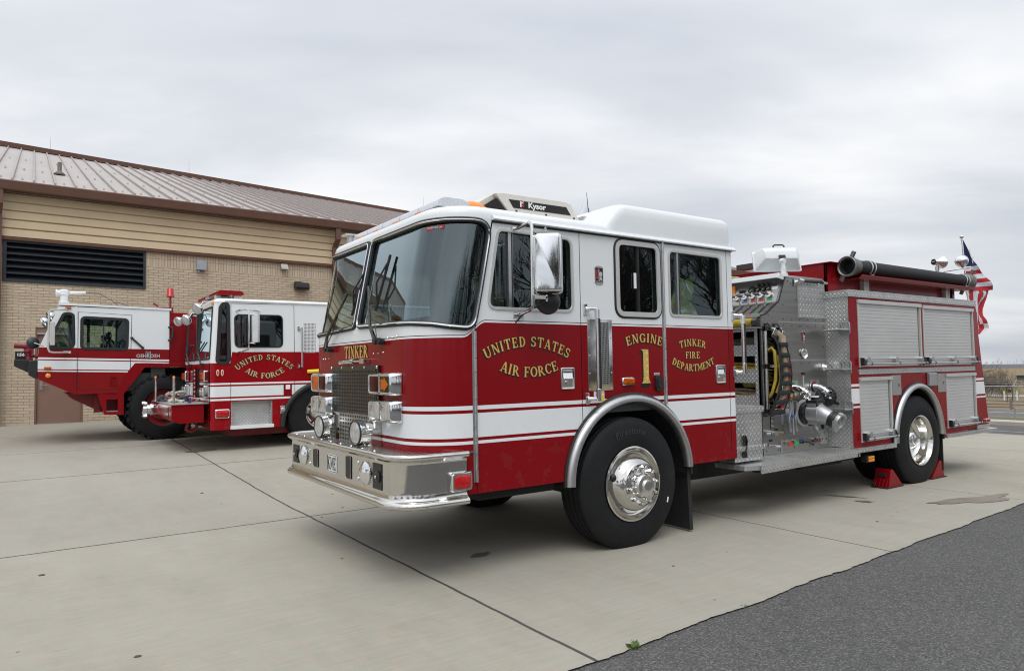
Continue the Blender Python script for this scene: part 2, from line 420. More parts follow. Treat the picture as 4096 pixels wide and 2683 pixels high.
M['tread_bumper'] = tread_mat('tread_plate_polished', 'xy', 0.04, base=(0.38, 0.37, 0.35), rough=0.18)
M['perf'] = perf_mat('vent_mesh', 'xz', 0.0155, 0.66)
# ---------------------------------------------------------------- hand-drawn roman capitals (cap height 1)
def _V(x, a, b, w=.2): return [[(x-w/2, a), (x+w/2, a), (x+w/2, b), (x-w/2, b)]]
def _H(a, b, y, w=.08): return [[(a, y-w/2), (b, y-w/2), (b, y+w/2), (a, y+w/2)]]
def _L(x0, y0, x1, y1, w=.2): return [[(x0-w/2, y0), (x0+w/2, y0), (x1+w/2, y1), (x1-w/2, y1)]]
def _S(x, y, w=.36): return [[(x-w/2, 0), (x+w/2, 0), (x+.11, .09), (x-.11, .09)]] if y == 0 else [[(x-w/2, 1), (x-.11, .91), (x+.11, .91), (x+w/2, 1)]]
def _A(cx, cy, rx, ry, a0, a1, w=.2, h=.09):
    o = []; n = max(4, int(abs(a1-a0)/24))
    for i in range(n):
        q = []
        for k, (e, f) in ((i, (rx, ry)), (i+1, (rx, ry)), (i+1, (rx-w, ry-h)), (i, (rx-w, ry-h))):
            a = math.radians(a0+(a1-a0)*k/n); q.append((cx+e*math.cos(a), cy+f*math.sin(a)))
        o.append(q)
    return o
_P = _V(.2, 0, 1)+_A(.30, .71, .40, .29, -90, 90, .19)+_H(.06, .32, .96)+_H(.2, .32, .46)+_S(.2, 0)
GLY = {
 'A': (_L(.13, 0, .42, 1, .10)+_L(.76, 0, .44, 1, .21)+_H(.24, .66, .3)+_S(.12, 0, .3)+_S(.77, 0), .92),
 'C': (_A(.46, .5, .44, .5, 42, 318, .21)+_V(.8, .66, .93, .08)+_V(.8, .12, .2, .08), .90),
 'D': (_V(.2, 0, 1)+_A(.34, .5, .50, .5, -90, 90, .21)+_H(.05, .36, .95)+_H(.05, .36, .05), .93),
 'E': (_V(.2, 0, 1)+_H(.05, .68, .95)+_H(.05, .72, .05)+_H(.2, .52, .52)+_V(.66, .74, 1, .08)+_V(.70, 0, .28, .08)+_V(.52, .4, .64, .07), .82),
 'F': (_V(.2, 0, 1)+_H(.05, .68, .95)+_H(.2, .52, .50)+_V(.66, .72, 1, .08)+_V(.52, .38, .62, .07)+_S(.2, 0), .78),
 'G': (_A(.46, .5, .44, .5, 42, 318, .21)+_V(.8, .66, .93, .08)+_V(.77, .06, .44)+_H(.58, .93, .43), .98),
 'I': (_V(.21, 0, 1)+_S(.21, 0)+_S(.21, 1), .46),
 'K': (_V(.2, 0, 1)+_S(.2, 0)+_S(.2, 1)+_L(.30, .40, .70, 1, .10)+_L(.78, 0, .42, .58, .21)+_S(.72, 1, .3)+_S(.80, 0, .3), .97),
 'M': (_V(.16, 0, 1, .10)+_V(.96, 0, 1, .17)+_L(.54, .16, .22, 1, .15)+_L(.54, .16, .90, 1, .09)+_S(.16, 0, .3)+_S(.94, 0)+_S(.16, 1, .3)+_S(.96, 1, .3), 1.14),
 'N': (_V(.17, 0, 1, .10)+_V(.80, 0, 1, .10)+_L(.76, 0, .20, 1, .2)+_S(.17, 0, .3)+_S(.80, 1, .3)+_S(.14, 1, .26), .98),
 'O': (_A(.47, .5, .46, .5, 0, 360, .21), .95),
 'P': (_P, .80),
 'R': (_P+_L(.80, 0, .42, .48, .2)+_H(.70, .94, .05), .95),
 'S': (_A(.37, .73, .31, .27, 25, 270, .17, .10)+_A(.37, .28, .33, .28, -155, 90, .17, .10)+_V(.64, .70, .95, .08)+_V(.08, .05, .32, .08), .78),
 'T': (_V(.43, 0, 1)+_H(.02, .84, .95, .10)+_V(.06, .70, 1, .08)+_V(.80, .70, 1, .08)+_S(.43, 0), .88),
 'U': (_V(.18, .32, 1)+_V(.76, .32, 1, .10)+_A(.44, .34, .36, .34, 180, 360, .16)+_S(.18, 1)+_S(.76, 1, .3), .94),
 ' ': ([], .42)}
def lettering(name, text, size, curve, put, parent, face, shade=None, gap=.06, narrow=1.0, drop=(-.10, -.12)):
    """letters along curve(s) -> (x, z, angle), s running from -half to +half of the line's width;
    put(x, z, lift) gives the point on the panel"""
    wid = sum(GLY[c][1]+gap for c in text)*size*narrow-gap*size*narrow
    mb = MB(); k = 0; s0 = -wid/2
    for c in text:
        polys, adv = GLY[c]; w = adv*size*narrow
        x, z, a = curve(s0+w/2); ca, sa = math.cos(a), math.sin(a)
        def tr(p, dx=0, dz=0):
            px, pz = (p[0]-adv/2)*size*narrow, p[1]*size
            return x+px*ca-pz*sa+dx, z+px*sa+pz*ca+dz
        for poly in polys:
            k += 1
            if shade is not None:
                cx = sum(p[0] for p in poly)/len(poly); cy = sum(p[1] for p in poly)/len(poly)
                for st in (1.0, .5, 0.0):
                    q = [tr((p[0]+(.03 if p[0] > cx else -.03)*(1 if st else 1.2), p[1]+(.03 if p[1] > cy else -.03)), drop[0]*size*st, drop[1]*size*st) for p in poly]
                    mb.face([put(*p, .0008+.00002*(k % 40)+.0001*(1-st)) for p in q], 1)
            mb.face([put(*tr(p), .0024+.00002*(k % 40)) for p in poly], 0)
        s0 += w+gap*size*narrow
    return mb.build(name, [face, shade or face], parent, smooth=0, fix=False)
def arc_line(cx, cz, rad, up=True):
    "baseline bent on a circle: up = arch, else bowl; (cx, cz) is the middle of the baseline"
    if up: return lambda s: (cx+rad*math.sin(s/rad), cz-rad+rad*math.cos(s/rad), -s/rad)
    return lambda s: (cx+rad*math.sin(s/rad), cz+rad-rad*math.cos(s/rad), s/rad)
def flat_line(cx, cz): return lambda s: (cx+s, cz, 0.0)
def block_text(name, text, size, put, parent, m, xs=1.0, bold=0.0):
    "plain sans lettering from the built-in font; put(x, z, lift), origin at the middle of the line"
    cu = bpy.data.curves.new('tmp', 'FONT'); cu.body = text; cu.size = size; cu.align_x = 'CENTER'; cu.align_y = 'CENTER'; cu.offset = bold; cu.resolution_u = 2
    o = bpy.data.objects.new('tmp', cu); COL.objects.link(o)
    me = bpy.data.meshes.new_from_object(o.evaluated_get(bpy.context.evaluated_depsgraph_get()))
    bpy.data.objects.remove(o); bpy.data.curves.remove(cu)
    me.name = name
    for v in me.vertices: v.co = Vector(put(v.co.x*xs, v.co.y, .002))
    me.materials.clear(); me.materials.append(m)
    ob = bpy.data.objects.new(name, me); COL.objects.link(ob); ob.parent = parent
    return ob
# ================================================================= the setting
def interp(k, x):
    if x <= k[0][0]: return k[0][1]
    for (a, b), (c, d) in zip(k, k[1:]):
        if x <= c: return b+(d-b)*(x-a)/(c-a)
    return k[-1][1]
PROF = [(9, 0), (11.5, -.09), (15.8, -.37), (18.1, -.51), (27.6, -1.10), (31, -1.22), (35, -1.47), (43, -1.47), (60, -2.5), (80, -3.7), (115, -3.6), (200, -3.3), (420, -2.95), (520, -6), (800, -14), (1500, -40), (4000, -60)]
def gz(x, y):
    r = .0225*max(0, y-4)
    r = min(r, .0225*14)
    return r*(1-sm(9, 16, x))+interp(PROF, x)
def sheet(name, xs, ys, lift, m, edge=None, mask=None):
    mb = MB()
    rows = [[(x, y+(edge(x) if edge and j == 0 else 0), gz(x, y)+lift) for j, y in enumerate(ys)] for x in xs]
    mb.grid(rows); o = mb.build(name, m, fix=False, smooth=60)
    for p in o.data.polygons:
        if p.normal.z < 0: p.flip()
    return tag(o, kind='structure')
def frange(a, b, n): return [a+(b-a)*i/n for i in range(n+1)]
def concrete_mat():
    g = G('broom_finished_concrete'); v = g.obj(); x, y, z = g.xyz(v)
    big = g.noise(v, .35, 4, .6); mid = g.noise(v, 2.2, 5, .65, (1, .35, 1)); fine = g.noise(v, 70, 3, .7); br = g.noise(v, 55, 2, .6, (.06, 1, 1))
    c = g.ramp(g.math('ADD', g.math('MULTIPLY', big, .5), g.math('MULTIPLY', mid, .5)), (.32, (.285, .264, .212)), (.5, (.345, .324, .266)), (.7, (.385, .366, .308)))
    c = g.mix(g.math('MULTIPLY', g.math('GREATER_THAN', g.noise(v, 13, 6, .75, (1, .45, 1)), .565), .26), c, (.44, .335, .24))
    c = g.mix(g.math('MULTIPLY', g.math('SUBTRACT', fine, .5), .5), c, (.2, .2, .19))
    c = g.mix(.09, c, g.ramp(br, (.35, (.22, .21, .18)), (.65, (.52, .50, .44))))
    blo = g.noise(v, 1.1, 6, .7, (1, .6, 1)); c = g.mix(g.math('MULTIPLY', g.math('MAXIMUM', g.math('SUBTRACT', blo, .53), 0), 1.6), c, (.24, .235, .21))
    c = g.mix(g.math('MULTIPLY', g.math('MAXIMUM', g.math('SUBTRACT', g.noise(v, 5.5, 6, .75), .60), 0), 2.2), c, (.21, .20, .18))
    # one shade per pour
    cx = g.n('ShaderNodeCombineXYZ'); g.w(g.math('FLOOR', g.math('DIVIDE', g.math('ADD', x, 1.68), 3.05)), cx.inputs[0]); g.w(g.math('GREATER_THAN', y, 2.84), cx.inputs[1]); g.w(g.math('GREATER_THAN', y, 7.2), cx.inputs[2])
    wn = g.n('ShaderNodeTexWhiteNoise'); g.w(cx.outputs[0], wn.inputs[0])
    c = g.mix(g.math('MULTIPLY', wn.outputs[0], .24), c, (.30, .29, .275))
    wob = g.math('MULTIPLY', g.math('SUBTRACT', g.noise(v, 2.5, 4), .5), .03)
    ln = None
    for ax, p, w in [(x, -1.68, .0145), (x, 1.47, .0105), (x, 4.52, .009), (x, 7.17, .008), (x, 10.3, .008), (x, -4.75, .009), (x, -7.8, .009), (y, 2.84, .0165), (y, 7.25, .018), (y, 10.35, .014), (y, 13.4, .007)]:
        d = g.math('SUBTRACT', w, g.math('ABSOLUTE', g.math('SUBTRACT', g.math('ADD', ax, wob) if w > .006 else ax, p)))
        q = g.math('MINIMUM', g.math('MAXIMUM', g.math('MULTIPLY', d, 160), 0), 1)
        ln = q if ln is None else g.math('MAXIMUM', ln, q)
    c = g.mix(ln, c, (.075, .068, .06))
    # specks and blown grit
    vo = g.n('ShaderNodeTexVoronoi'); vo.inputs['Scale'].default_value = 1.9; g.w(v, vo.inputs['Vector'])
    c = g.mix(g.math('MULTIPLY', g.math('LESS_THAN', vo.outputs['Distance'], .022), .7), c, (.10, .075, .05))
    g.set(col=c, rough=.86, spec=.25)
    g.bump(g.math('ADD', g.math('MULTIPLY', fine, .35), g.math('SUBTRACT', br, g.math('MULTIPLY', ln, 2.0))), .28, .006)
    return g.m
def asphalt_mat(name, dark=1.0):
    g = G(name); v = g.obj()
    vo = g.n('ShaderNodeTexVoronoi'); vo.inputs['Scale'].default_value = 120; g.w(v, vo.inputs['Vector'])
    sx = g.xyz(vo.outputs['Color'])
    st = g.ramp(sx[0], (0, .035*dark), (.45, (.088*dark, .0875*dark, .086*dark)), (.8, (.145*dark, .143*dark, .138*dark)), (1, (.29*dark, .28*dark, .26*dark)))
    big = g.noise(v, .8, 5, .6)
    c = g.mix(.42, st, g.ramp(big, (.3, (.100*dark, .099*dark, .096*dark)), (.7, (.145*dark, .143*dark, .138*dark))))
    c = g.mix(g.math('MULTIPLY', g.math('GREATER_THAN', sx[1], .993), .5), c, (.24, .13, .08))
    g.set(col=c, rough=.9, spec=.3)
    g.bump(g.math('ADD', g.math('SUBTRACT', 1.0, vo.outputs['Distance']), g.math('MULTIPLY', g.noise(v, 240, 2), .6)), .55, .006)
    return g.m
def grass_mat(name, a, b, s=.6):
    g = G(name); v = g.obj()
    f = g.noise(v, s, 6, .7); f2 = g.noise(v, s*14, 4, .7, (1, .3, 1))
    c = g.mix(g.math('MULTIPLY', f2, .5), g.ramp(f, (.3, a), (.7, b)), tuple(q*.55 for q in a))
    g.set(col=c, rough=1.0, spec=.1); g.bump(f2, .5, .05)
    return g.m
rnd = random.Random(3)
xs_near = frange(-40, 9, 49)+frange(9.5, 15.8, 14)
ys = frange(-1.25, 12.75, 28)+frange(14, 40, 10)
edge_n = lambda x: -.16+.048*(x-.5)+.024*noise.noise(Vector((x*1.7, 0, 0)))+.016*noise.noise(Vector((x*6, 4, 0)))+.012*noise.noise(Vector((x*17, 9, 0)))
xs_c = sorted(set(frange(-40, -6, 34)+frange(-6, 9, 420)+frange(9.5, 15.8, 14)))
sheet('concrete_apron', xs_c, [-1.25]+[v+.25 for v in ys[:28]]+ys[29:], .012, concrete_mat(), edge_n)
# the lot, the lane beside it and the country beyond are one base sheet with thin sheets on it
lot = asphalt_mat('coarse_asphalt', .88)
sheet('asphalt_lot', frange(-60, 9, 69)+frange(10, 27.4, 29), [-90, -40, -20, -10]+frange(-6, 0, 12)+[4, 12, 30, 80], .002, lot)
far_x = frange(-80, 9, 30)+frange(10, 44, 34)+frange(46, 120, 37)+[130, 150, 180, 220, 280, 350, 420, 520, 650, 800, 1100, 1500, 2500, 4000]
far_y = [-4000, -1500, -600, -300, -150]+frange(-80, 120, 50)+[150, 200, 300, 450, 700, 1200, 2500, 4000]
sheet('ground', far_x, far_y, -.012, grass_mat('dry_winter_grass', (.225, .17, .105), (.30, .235, .15), .25))
mb = MB()
mb.box(27.6, 30.9, -60, 60, -1.5, -.0)
kz = lambda x: gz(x, 0)
bm_k = MB(); bm_k.prism([(27.55, kz(27.6)-.3), (27.55, kz(27.6)+.15), (27.75, kz(27.6)+.17), (30.6, kz(30.6)+.10), (30.6, kz(30.6)-.3)], 'xz', -60, 70)
mb.bm.free()
tag(bm_k.build('kerb', mk('kerb_concrete', (.42, .39, .34), .85, 0, .12, 1.5), bevel=.02), kind='structure')
sheet('grass_verge', frange(30.6, 36, 6), frange(-60, 80, 70), .03, grass_mat('verge_grass', (.13, .13, .055), (.25, .21, .10), 1.2))
sheet('road', frange(36, 43, 7), frange(-80, 120, 60), .02, asphalt_mat('road_asphalt', 1.25))
def line(name, x0, x1, m, lift): return sheet(name, [x0, x1], frange(-80, 120, 60), lift, m)
line('road_centre_line', 37.3, 37.42, mk('yellow_road_paint', (.55, .36, .06), .8), .026)
line('road_edge_line', 40.5, 40.64, M['print_white'], .026)
line('lane_edge_line', 18.35, 18.5, mk('worn_road_paint', (.55, .54, .52), .8, 0, .3, 4), .008)
sheet('footpath', frange(106, 111, 2), frange(-80, 200, 40), .06, mk('path_concrete', (.40, .39, .37), .9))
# ---- wet patches and drips on the slab: thin films with outlines of their own
wet = mk('damp_concrete', (.205, .178, .135), .55, 0, .15, 5, .2)
oil = mk('oil_film', (.16, .135, .10), .4, 0, .2, 9, .2)
def stain(cx, cy, rx, ry, m, ang=0, rough=.3, seed=1, lift=.017):
    mb = MB(); q = []
    for i in range(48):
        a = 2*PI*i/48; k = 1+rough*noise.noise(Vector((math.cos(a)*1.7+seed, math.sin(a)*1.7, seed)))*1.6+rough*.3*noise.noise(Vector((math.cos(a)*6, math.sin(a)*6+seed, 2)))
        px, py = rx*k*math.cos(a), ry*k*math.sin(a); X = cx+px*math.cos(ang)-py*math.sin(ang); Y = cy+px*math.sin(ang)+py*math.cos(ang)
        q.append((X, Y, gz(X, Y)+lift))
    mb.face(q); return tag(mb.build('damp_stain', m, smooth=0, fix=False), kind='structure')
stain(4.15, -.85, .58, .13, wet, -.25, .45, 3); stain(3.44, .50, .16, .06, oil, -.9, .3, 8); stain(3.30, .12, .22, .028, oil, -1.25, .5, 5); stain(3.20, -.20, .08, .04, oil, -1.1, .4, 6)
stain(-1.10, .52, .10, .05, mk('old_oil', (.13, .125, .12), .6), .2, .3, 2); stain(-1.5, 9.0, .28, .16, oil, .3, .3, 11); stain(2.6, .95, .12, .05, oil, .4, .5, 21)
# ---- grit on the slab
grit_m = mk('dead_leaf', (.11, .07, .04), .9)
spots = [(-.14, -.61, .011), (.46, -.61, .006), (2.39, -.76, .013), (2.95, -.66, .007), (2.72, -.72, .007), (-3.54, -.06, .017), (-3.93, 2.04, .02), (-1.05, 3.9, .012), (-2.3, 4.9, .02), (-1.25, 3.05, .013), (-1.6, 2.7, .012), (6.2, .95, .02), (6.35, .9, .024), (7.0, .4, .009), (-2.0, 1.1, .01)]
for i, (x, y, r) in enumerate(spots):
    mb = MB(); a = rnd.random()*6; n = 7
    pts = [(x+r*(1+.4*rnd.random())*math.cos(a+2*PI*k/n), y+r*.7*(1+.5*rnd.random())*math.sin(a+2*PI*k/n)) for k in range(n)]
    z = gz(x, y)+.0125
    mb.rings([[(px, py, z) for px, py in pts], [((px*.7+x*.3), (py*.7+y*.3), z+r*.35) for px, py in pts]])
    o = mb.build('leaf_scrap', grit_m)
    tag(o, 'small brown leaf or grit scrap lying on the bare concrete', 'debris', 'scraps blown onto the concrete')
# ================================================================= the fire station
SH = Matrix.Identity(4); SH[2][0] = -.0145; SH[2][3] = -.0145*4.68
YW = 16.5
st = thing('fire_station', 'long tan brick building with a sloped metal roof behind the parked trucks', 'building', (0, 0, 0))
def brick_mat():
    g = G('tan_brick'); v = g.obj(); x, y, z = g.xyz(v)
    def bt(a, b, off):
        cx = g.n('ShaderNodeCombineXYZ'); g.w(a, cx.inputs[0]); g.w(b, cx.inputs[1])
        t = g.n('ShaderNodeTexBrick'); t.offset = off; g.w(cx.outputs[0], t.inputs['Vector'])
        t.inputs['Color1'].default_value = (.58, .475, .35, 1); t.inputs['Color2'].default_value = (.485, .395, .285, 1); t.inputs['Mortar'].default_value = (.25, .205, .155, 1)
        for k, q in (('Scale', 1), ('Mortar Size', .0058), ('Mortar Smooth', .15), ('Bias', -.1), ('Brick Width', .244), ('Row Height', .0715)): t.inputs[k].default_value = q
        return t
    zz = g.math('ADD', z, g.math('MULTIPLY', g.math('ADD', x, 4.68), .0145))
    t1 = bt(x, zz, .5); t2 = bt(g.math('SUBTRACT', zz, 4.60), x, 0.0)
    top = g.math('GREATER_THAN', zz, 4.39)
    col = g.mix(top, t1.outputs[0], t2.outputs[0]); fac = g.math('ADD', g.math('MULTIPLY', t1.outputs['Fac'], g.math('SUBTRACT', 1, top)), g.math('MULTIPLY', t2.outputs['Fac'], top))
    f = g.noise(v, 1.1, 5, .6); col = g.mix(g.math('MULTIPLY', g.math('SUBTRACT', f, .3), .3), col, (.36, .29, .21))
    g.set(col=col, rough=.88, spec=.2); g.bump(g.math('SUBTRACT', g.math('MULTIPLY', g.noise(v, 60, 3), .3), fac), .6, .006)
    return g.m
BROWN = mk('brown_metal', (.125, .062, .042), .42, .1, .08, 2)
TAN = mk('tan_siding', (.57, .455, .295), .6, 0, .05, 1.2)
def roof_mat():
    g = G('weathered_metal_roof'); v = g.obj()
    f = g.noise(v, 1.2, 5, .6, (6, .25, .25)); f2 = g.noise(v, .6, 4)
    g.set(col=g.mix(g.math('MULTIPLY', f, .5), g.ramp(f2, (.3, (.40, .365, .345)), (.7, (.455, .42, .40))), (.33, .29, .27)), rough=.5, metal=.15)
    return g.m
ROOF = roof_mat()
mb = MB()
hole = [(-3.93, 0.0), (-2.91, 0.0), (-2.91, 2.68), (-3.93, 2.68)]; lou = [(-4.61, 3.76), (-1.53, 3.76), (-1.53, 4.77), (-4.61, 4.77)]
outer = [(-18, -.6), (-3.93, -.6), (-3.93, 2.68), (-2.91, 2.68), (-2.91, -.6), (26, -.6), (26, 6.0), (-18, 6.0)]
mb.prism(outer, 'xz', YW, YW+.25, 0, [lou]); mb.box(-18, -17.75, YW+.25, 45, -.6, 6); mb.box(25.75, 26, YW+.25, 45, -.6, 6); mb.box(-17.75, 25.75, YW+1.2, YW+1.3, -.6, 5.9)
mb.build('wall', brick_mat(), st, smooth=0, xf=SH)
mb = MB()
for i in range(5):
    z0 = 4.84+.215*i; z1 = z0+.2149
    d0, d1 = (.105, .055) if i % 2 == 0 else (.055, .10)
    mb.prism([(YW+.0, z0), (YW-.045, z0), (YW-.085, z0+.016), (YW-.062, z1-.02), (YW-.03, z1), (YW, z1)], 'yz', -18, 26)
mb.build('siding', TAN, st, smooth=20, xf=SH)
mb = MB(); mb.prism([(YW, 4.765), (YW-.09, 4.765), (YW-.10, 4.80), (YW-.10, 4.825), (YW-.07, 4.84), (YW, 4.838)], 'yz', -18, 26); mb.build('trim_band', BROWN, st, xf=SH, smooth=0)
# eaves: gutter, soffit, roof, ribs
ye = YW-.42
mb = MB(); mb.prism([(ye, 6.145), (ye-.03, 6.145), (ye-.05, 6.12), (ye-.02, 5.925), (ye+.08, 5.915), (ye+.10, 5.99), (ye+.10, 6.09)], 'yz', -18, 26); mb.box(-18, 26, ye+.1, YW-.09, 5.935, 5.95)
mb.build('gutter', BROWN, st, xf=SH, smooth=0)
def rz(x, y):      # roof surface
    e = 6.135-.0145*(x+4.68); k = 10.95-.0440*(x+5.17)
    return e+(k-e)*(y-ye)/(31-ye)
mb = MB()
mb.grid([[(x, y, rz(x, y)) for y in frange(ye+.02, 31, 6)] for x in (-18, -9, 0, 9, 18, 26)]); mb.grid([[(x, 31, rz(x, 31)), (x, 46, rz(x, ye)-.3)] for x in (-18, -9, 0, 9, 18, 26)])
rf = mb.build('roof', ROOF, st, fix=False, smooth=0)
for p in rf.data.polygons:
    if p.normal.z < 0: p.flip()
mb = MB()
k0 = -18.36
for i in range(101):
    x = -4.44+.435*(i-31)
    if not -18 < x < 26: continue
    a, b = (x, ye+.03, rz(x, ye+.03)), (x, 30.98, rz(x, 30.98))
    for dx0, dx1, h0, h1 in ((-.016, .016, -.01, .065),):
        v = [(p[0]+dx, p[1], p[2]+h) for p in (a, b) for dx in (dx0, dx1) for h in (h0, h1)]
        mb.mesh(v, [(0, 1, 3, 2), (4, 6, 7, 5), (0, 4, 5, 1), (2, 3, 7, 6), (0, 2, 6, 4), (1, 5, 7, 3)])
mb.build('roof_seams', mk('seam_metal', (.36, .315, .30), .5, .15), rf, smooth=0)
mb = MB()
for j in (0.55, 3.8, 8.0):
    for i in range(60):
        x = -4.44+.435*(i-6)+.2
        if x > 22: continue
        y = ye+j; z = rz(x, y); mb.box(x-.02, x+.02, y, y+.1, z, z+.05)
mb.build('snow_guard', mk('yellowed_plastic', (.50, .44, .33), .5), rf, smooth=0)['kind'] = 'stuff'
mb = MB(); mb.grid([[(x, 30.8, rz(x, 30.8)+.03), (x, 30.78, rz(x, 31)+.16), (x, 31.3, rz(x, 31)+.16), (x, 31.3, rz(x, 31)-.2)] for x in (-18, 0, 26)]); mb.build('ridge_cap', BROWN, rf, smooth=0)
mb = MB(); z = rz(-3.39, 19.9); mb.lathe([(.14, -.02), (.15, .02), (.10, .07), (.06, .11), (.055, .12), (.055, .36), (.045, .37), (.045, .25)], (-3.39, 19.9, z), (0, 0, 1), 14)
mb.build('vent_pipe', mk('weathered_pipe', (.17, .15, .13), .6, .4, .3, 20), rf)
for x, top in ((-3.44, 11.62), (2.0, 11.5), (14.3, 11.25)):
    mb = MB(); z = rz(x, 31)+.1; mb.cyl((x, 31.05, z), (x, 31.05, top), .012, .006, 6); mb.cyl((x, 31.05, z), (x, 31.05, z+.08), .03, n=6); mb.build('lightning_rod', M['alu'], rf)
# louvre, door, fittings
lv = part_empty('louvre', st)
LM = mk('dark_anodised', (.035, .041, .05), .45, .4, .1)
mb = MB()
for b in ((-4.61, -1.53, 3.76, 3.83), (-4.61, -1.53, 4.72, 4.77), (-4.61, -4.53, 3.83, 4.72), (-1.59, -1.53, 3.83, 4.72)): mb.box(b[0], b[1], YW-.03, YW+.14, b[2], b[3])
mb.build('frame', LM, lv, xf=SH, smooth=0)
mb = MB()
for i in range(6):
    z = 3.80+.158*i
    mb.prism([(YW-.015, z), (YW-.015, z+.028), (YW+.02, z+.032), (YW+.16, z+.15), (YW+.16, z+.132), (YW+.03, z+.012)], 'yz', -4.53, -1.59)
mb.build('slats', LM, lv, xf=SH, smooth=0)
mb = MB(); mb.box(-4.6, -1.54, YW+.17, YW+.19, 3.77, 4.76); mb.build('backing', M['dark'], lv, xf=SH)
DOORM = mk('brown_door_paint', (.235, .14, .105), .45, 0, .05, 2)
dr = part_empty('door', st)
mb = MB(); mb.box(-3.885, -2.955, YW+.07, YW+.115, .30, 2.50); mb.build('leaf', DOORM, dr, xf=SH, bevel=.004)
mb = MB()
for b in ((-3.93, -3.89, 0, 2.68), (-2.95, -2.91, 0, 2.68), (-3.89, -2.95, 2.52, 2.68)): mb.box(b[0], b[1], YW+.03, YW+.16, b[2], b[3])
mb.build('frame', DOORM, dr, xf=SH, smooth=0)
mb = MB(); mb.box(-3.89, -2.95, YW+.0, YW+.07, 2.505, 2.545); mb.box(-3.89, -2.95, YW+.0, YW+.07, .285, .315); mb.build('weather_strip', M['alu'], dr, xf=SH)
mb = MB(); mb.box(-3.83, -3.77, YW+.05, YW+.07, 1.14, 1.36); mb.cyl((-3.80, YW+.07, 1.26), (-3.80, YW, 1.26), .012, n=8); mb.box(-3.81, -3.67, YW-.01, YW+.008, 1.25, 1.272); mb.build('handle', M['alu'], dr, xf=SH)
mb = MB(); mb.box(-2.58, -2.33, YW-.30, YW-.06, .18, .27); mb.box(-2.60, -2.57, YW-.30, YW-.06, .18, .30); mb.build('splash_block', M['cast'], st, bevel=.01, xf=SH)
for x0 in (3.62, -4.70):
    mb = MB(); w = .075
    mb.rings([[(x0+dx+a, YW+y+b, z) for a, b in ((-w, -.05), (w, -.05), (w, .05), (-w, .05))] for dx, y, z in ((.02, -.36, 5.93), (.02, -.36, 5.58), (-.0, -.135, 5.36), (-.0, -.135, .55), (-.0, -.16, .45), (0, -.24, .36))])
    mb.build('downspout', BROWN, st, xf=SH, smooth=0)
mb = MB(); mb.box(-.29, -.05, YW-.15, YW, 4.375, 4.625); mb.cyl((-.235, YW-.07, 4.37), (-.235, YW-.07, 4.31), .03); mb.build('junction_box', mk('grey_box_paint', (.33, .36, .40), .4), st, bevel=.006, xf=SH)
mb = MB(); mb.prism([(YW, 4.57), (YW-.17, 4.57), (YW-.17, 4.60), (YW-.06, 4.755), (YW, 4.755)], 'yz', 2.0, 2.2); mb.build('vent_hood', mk('galvanised_hood', (.45, .43, .38), .4, .5), st, xf=SH, bevel=.004)
mb = MB(); mb.prism(rpoly([(YW, 4.03), (YW-.2, 4.00), (YW-.24, 4.06), (YW-.22, 4.19), (YW-.12, 4.225), (YW, 4.22)], .03, 3), 'yz', 2.40, 2.80); mb.prism([(YW, 4.225), (YW-.1, 4.225), (YW-.08, 4.25), (YW, 4.25)], 'yz', 2.42, 2.62)
wl = mb.build('wall_lamp', mk('bronze_housing', (.03, .028, .026), .4, .3), st, bevel=.008, xf=SH)
# ================================================================= the engine in front
YC, XF, RC = 1.19, -1.84, .37
U1 = YC-RC; U2 = U1+RC*PI/2
WID = 2*YC
def lean(z): return max(0, z-1.75)*.2
def S(u, z, lift=0.0, inset=0.0):
    "point on the wrap-round cab front; u runs from the middle towards the near side"
    s = 1 if u >= 0 else -1; a = abs(u); r = RC-inset
    if a <= U1: x, y, nx, ny = XF+inset, YC-a, -1, 0
    elif a <= U2:
        t = (a-U1)/RC; x, y = -1.47-r*math.cos(t), RC-r*math.sin(t); nx, ny = -math.cos(t), -math.sin(t)
    else: x, y, nx, ny = -1.47+(a-U2), inset, 0, -1
    x += nx*lift+lean(z); y += ny*lift
    return Vector((x, y if s > 0 else WID-y, z))
en = thing('fire_engine', 'large red and white fire engine parked nearest to the camera', 'fire engine', (0, 0, 0))
BANDS = [(.945, .967), (.99, 1.16), (1.183, 1.212)]
P_CAB = paint_mat('cab_enamel', [(-2.4, 1.69), (-1.52, 1.69), (-1.49, 1.70), (-1.385, 1.785), (-1.355, 1.80), (3, 1.80)], BANDS)
P_BODY = paint_mat('body_enamel', [(3, 3.0), (8, 3.0)], [(.97, .99), (1.018, 1.182), (1.203, 1.232)], pin=False, gap=(3.56, 6.39))
UH = U2+.037
def skin(name, outer, holes, f, mats, parent, gx, gyv, inside):
    "sheet cut from a flat outline and laid on the surface f; normals away from the point inside"
    V, T = cdt(outer, holes, (gx, gyv)); mb = MB()
    P = [f(*v) for v in V]; vs = [mb.bm.verts.new(p) for p in P]; ins = Vector(inside)
    for t in T:
        n = (P[t[1]]-P[t[0]]).cross(P[t[2]]-P[t[0]])
        c = (P[t[0]]+P[t[1]]+P[t[2]])/3
        i = Vector((max(-1.2, min(1.1, c.x)), ins.y, min(c.z, 2.2)))
        mb.bm.faces.new([vs[k] for k in (t if n.dot(c-i) > 0 else t[::-1])])
    return mb.build(name, mats, parent, fix=False, smooth=40)
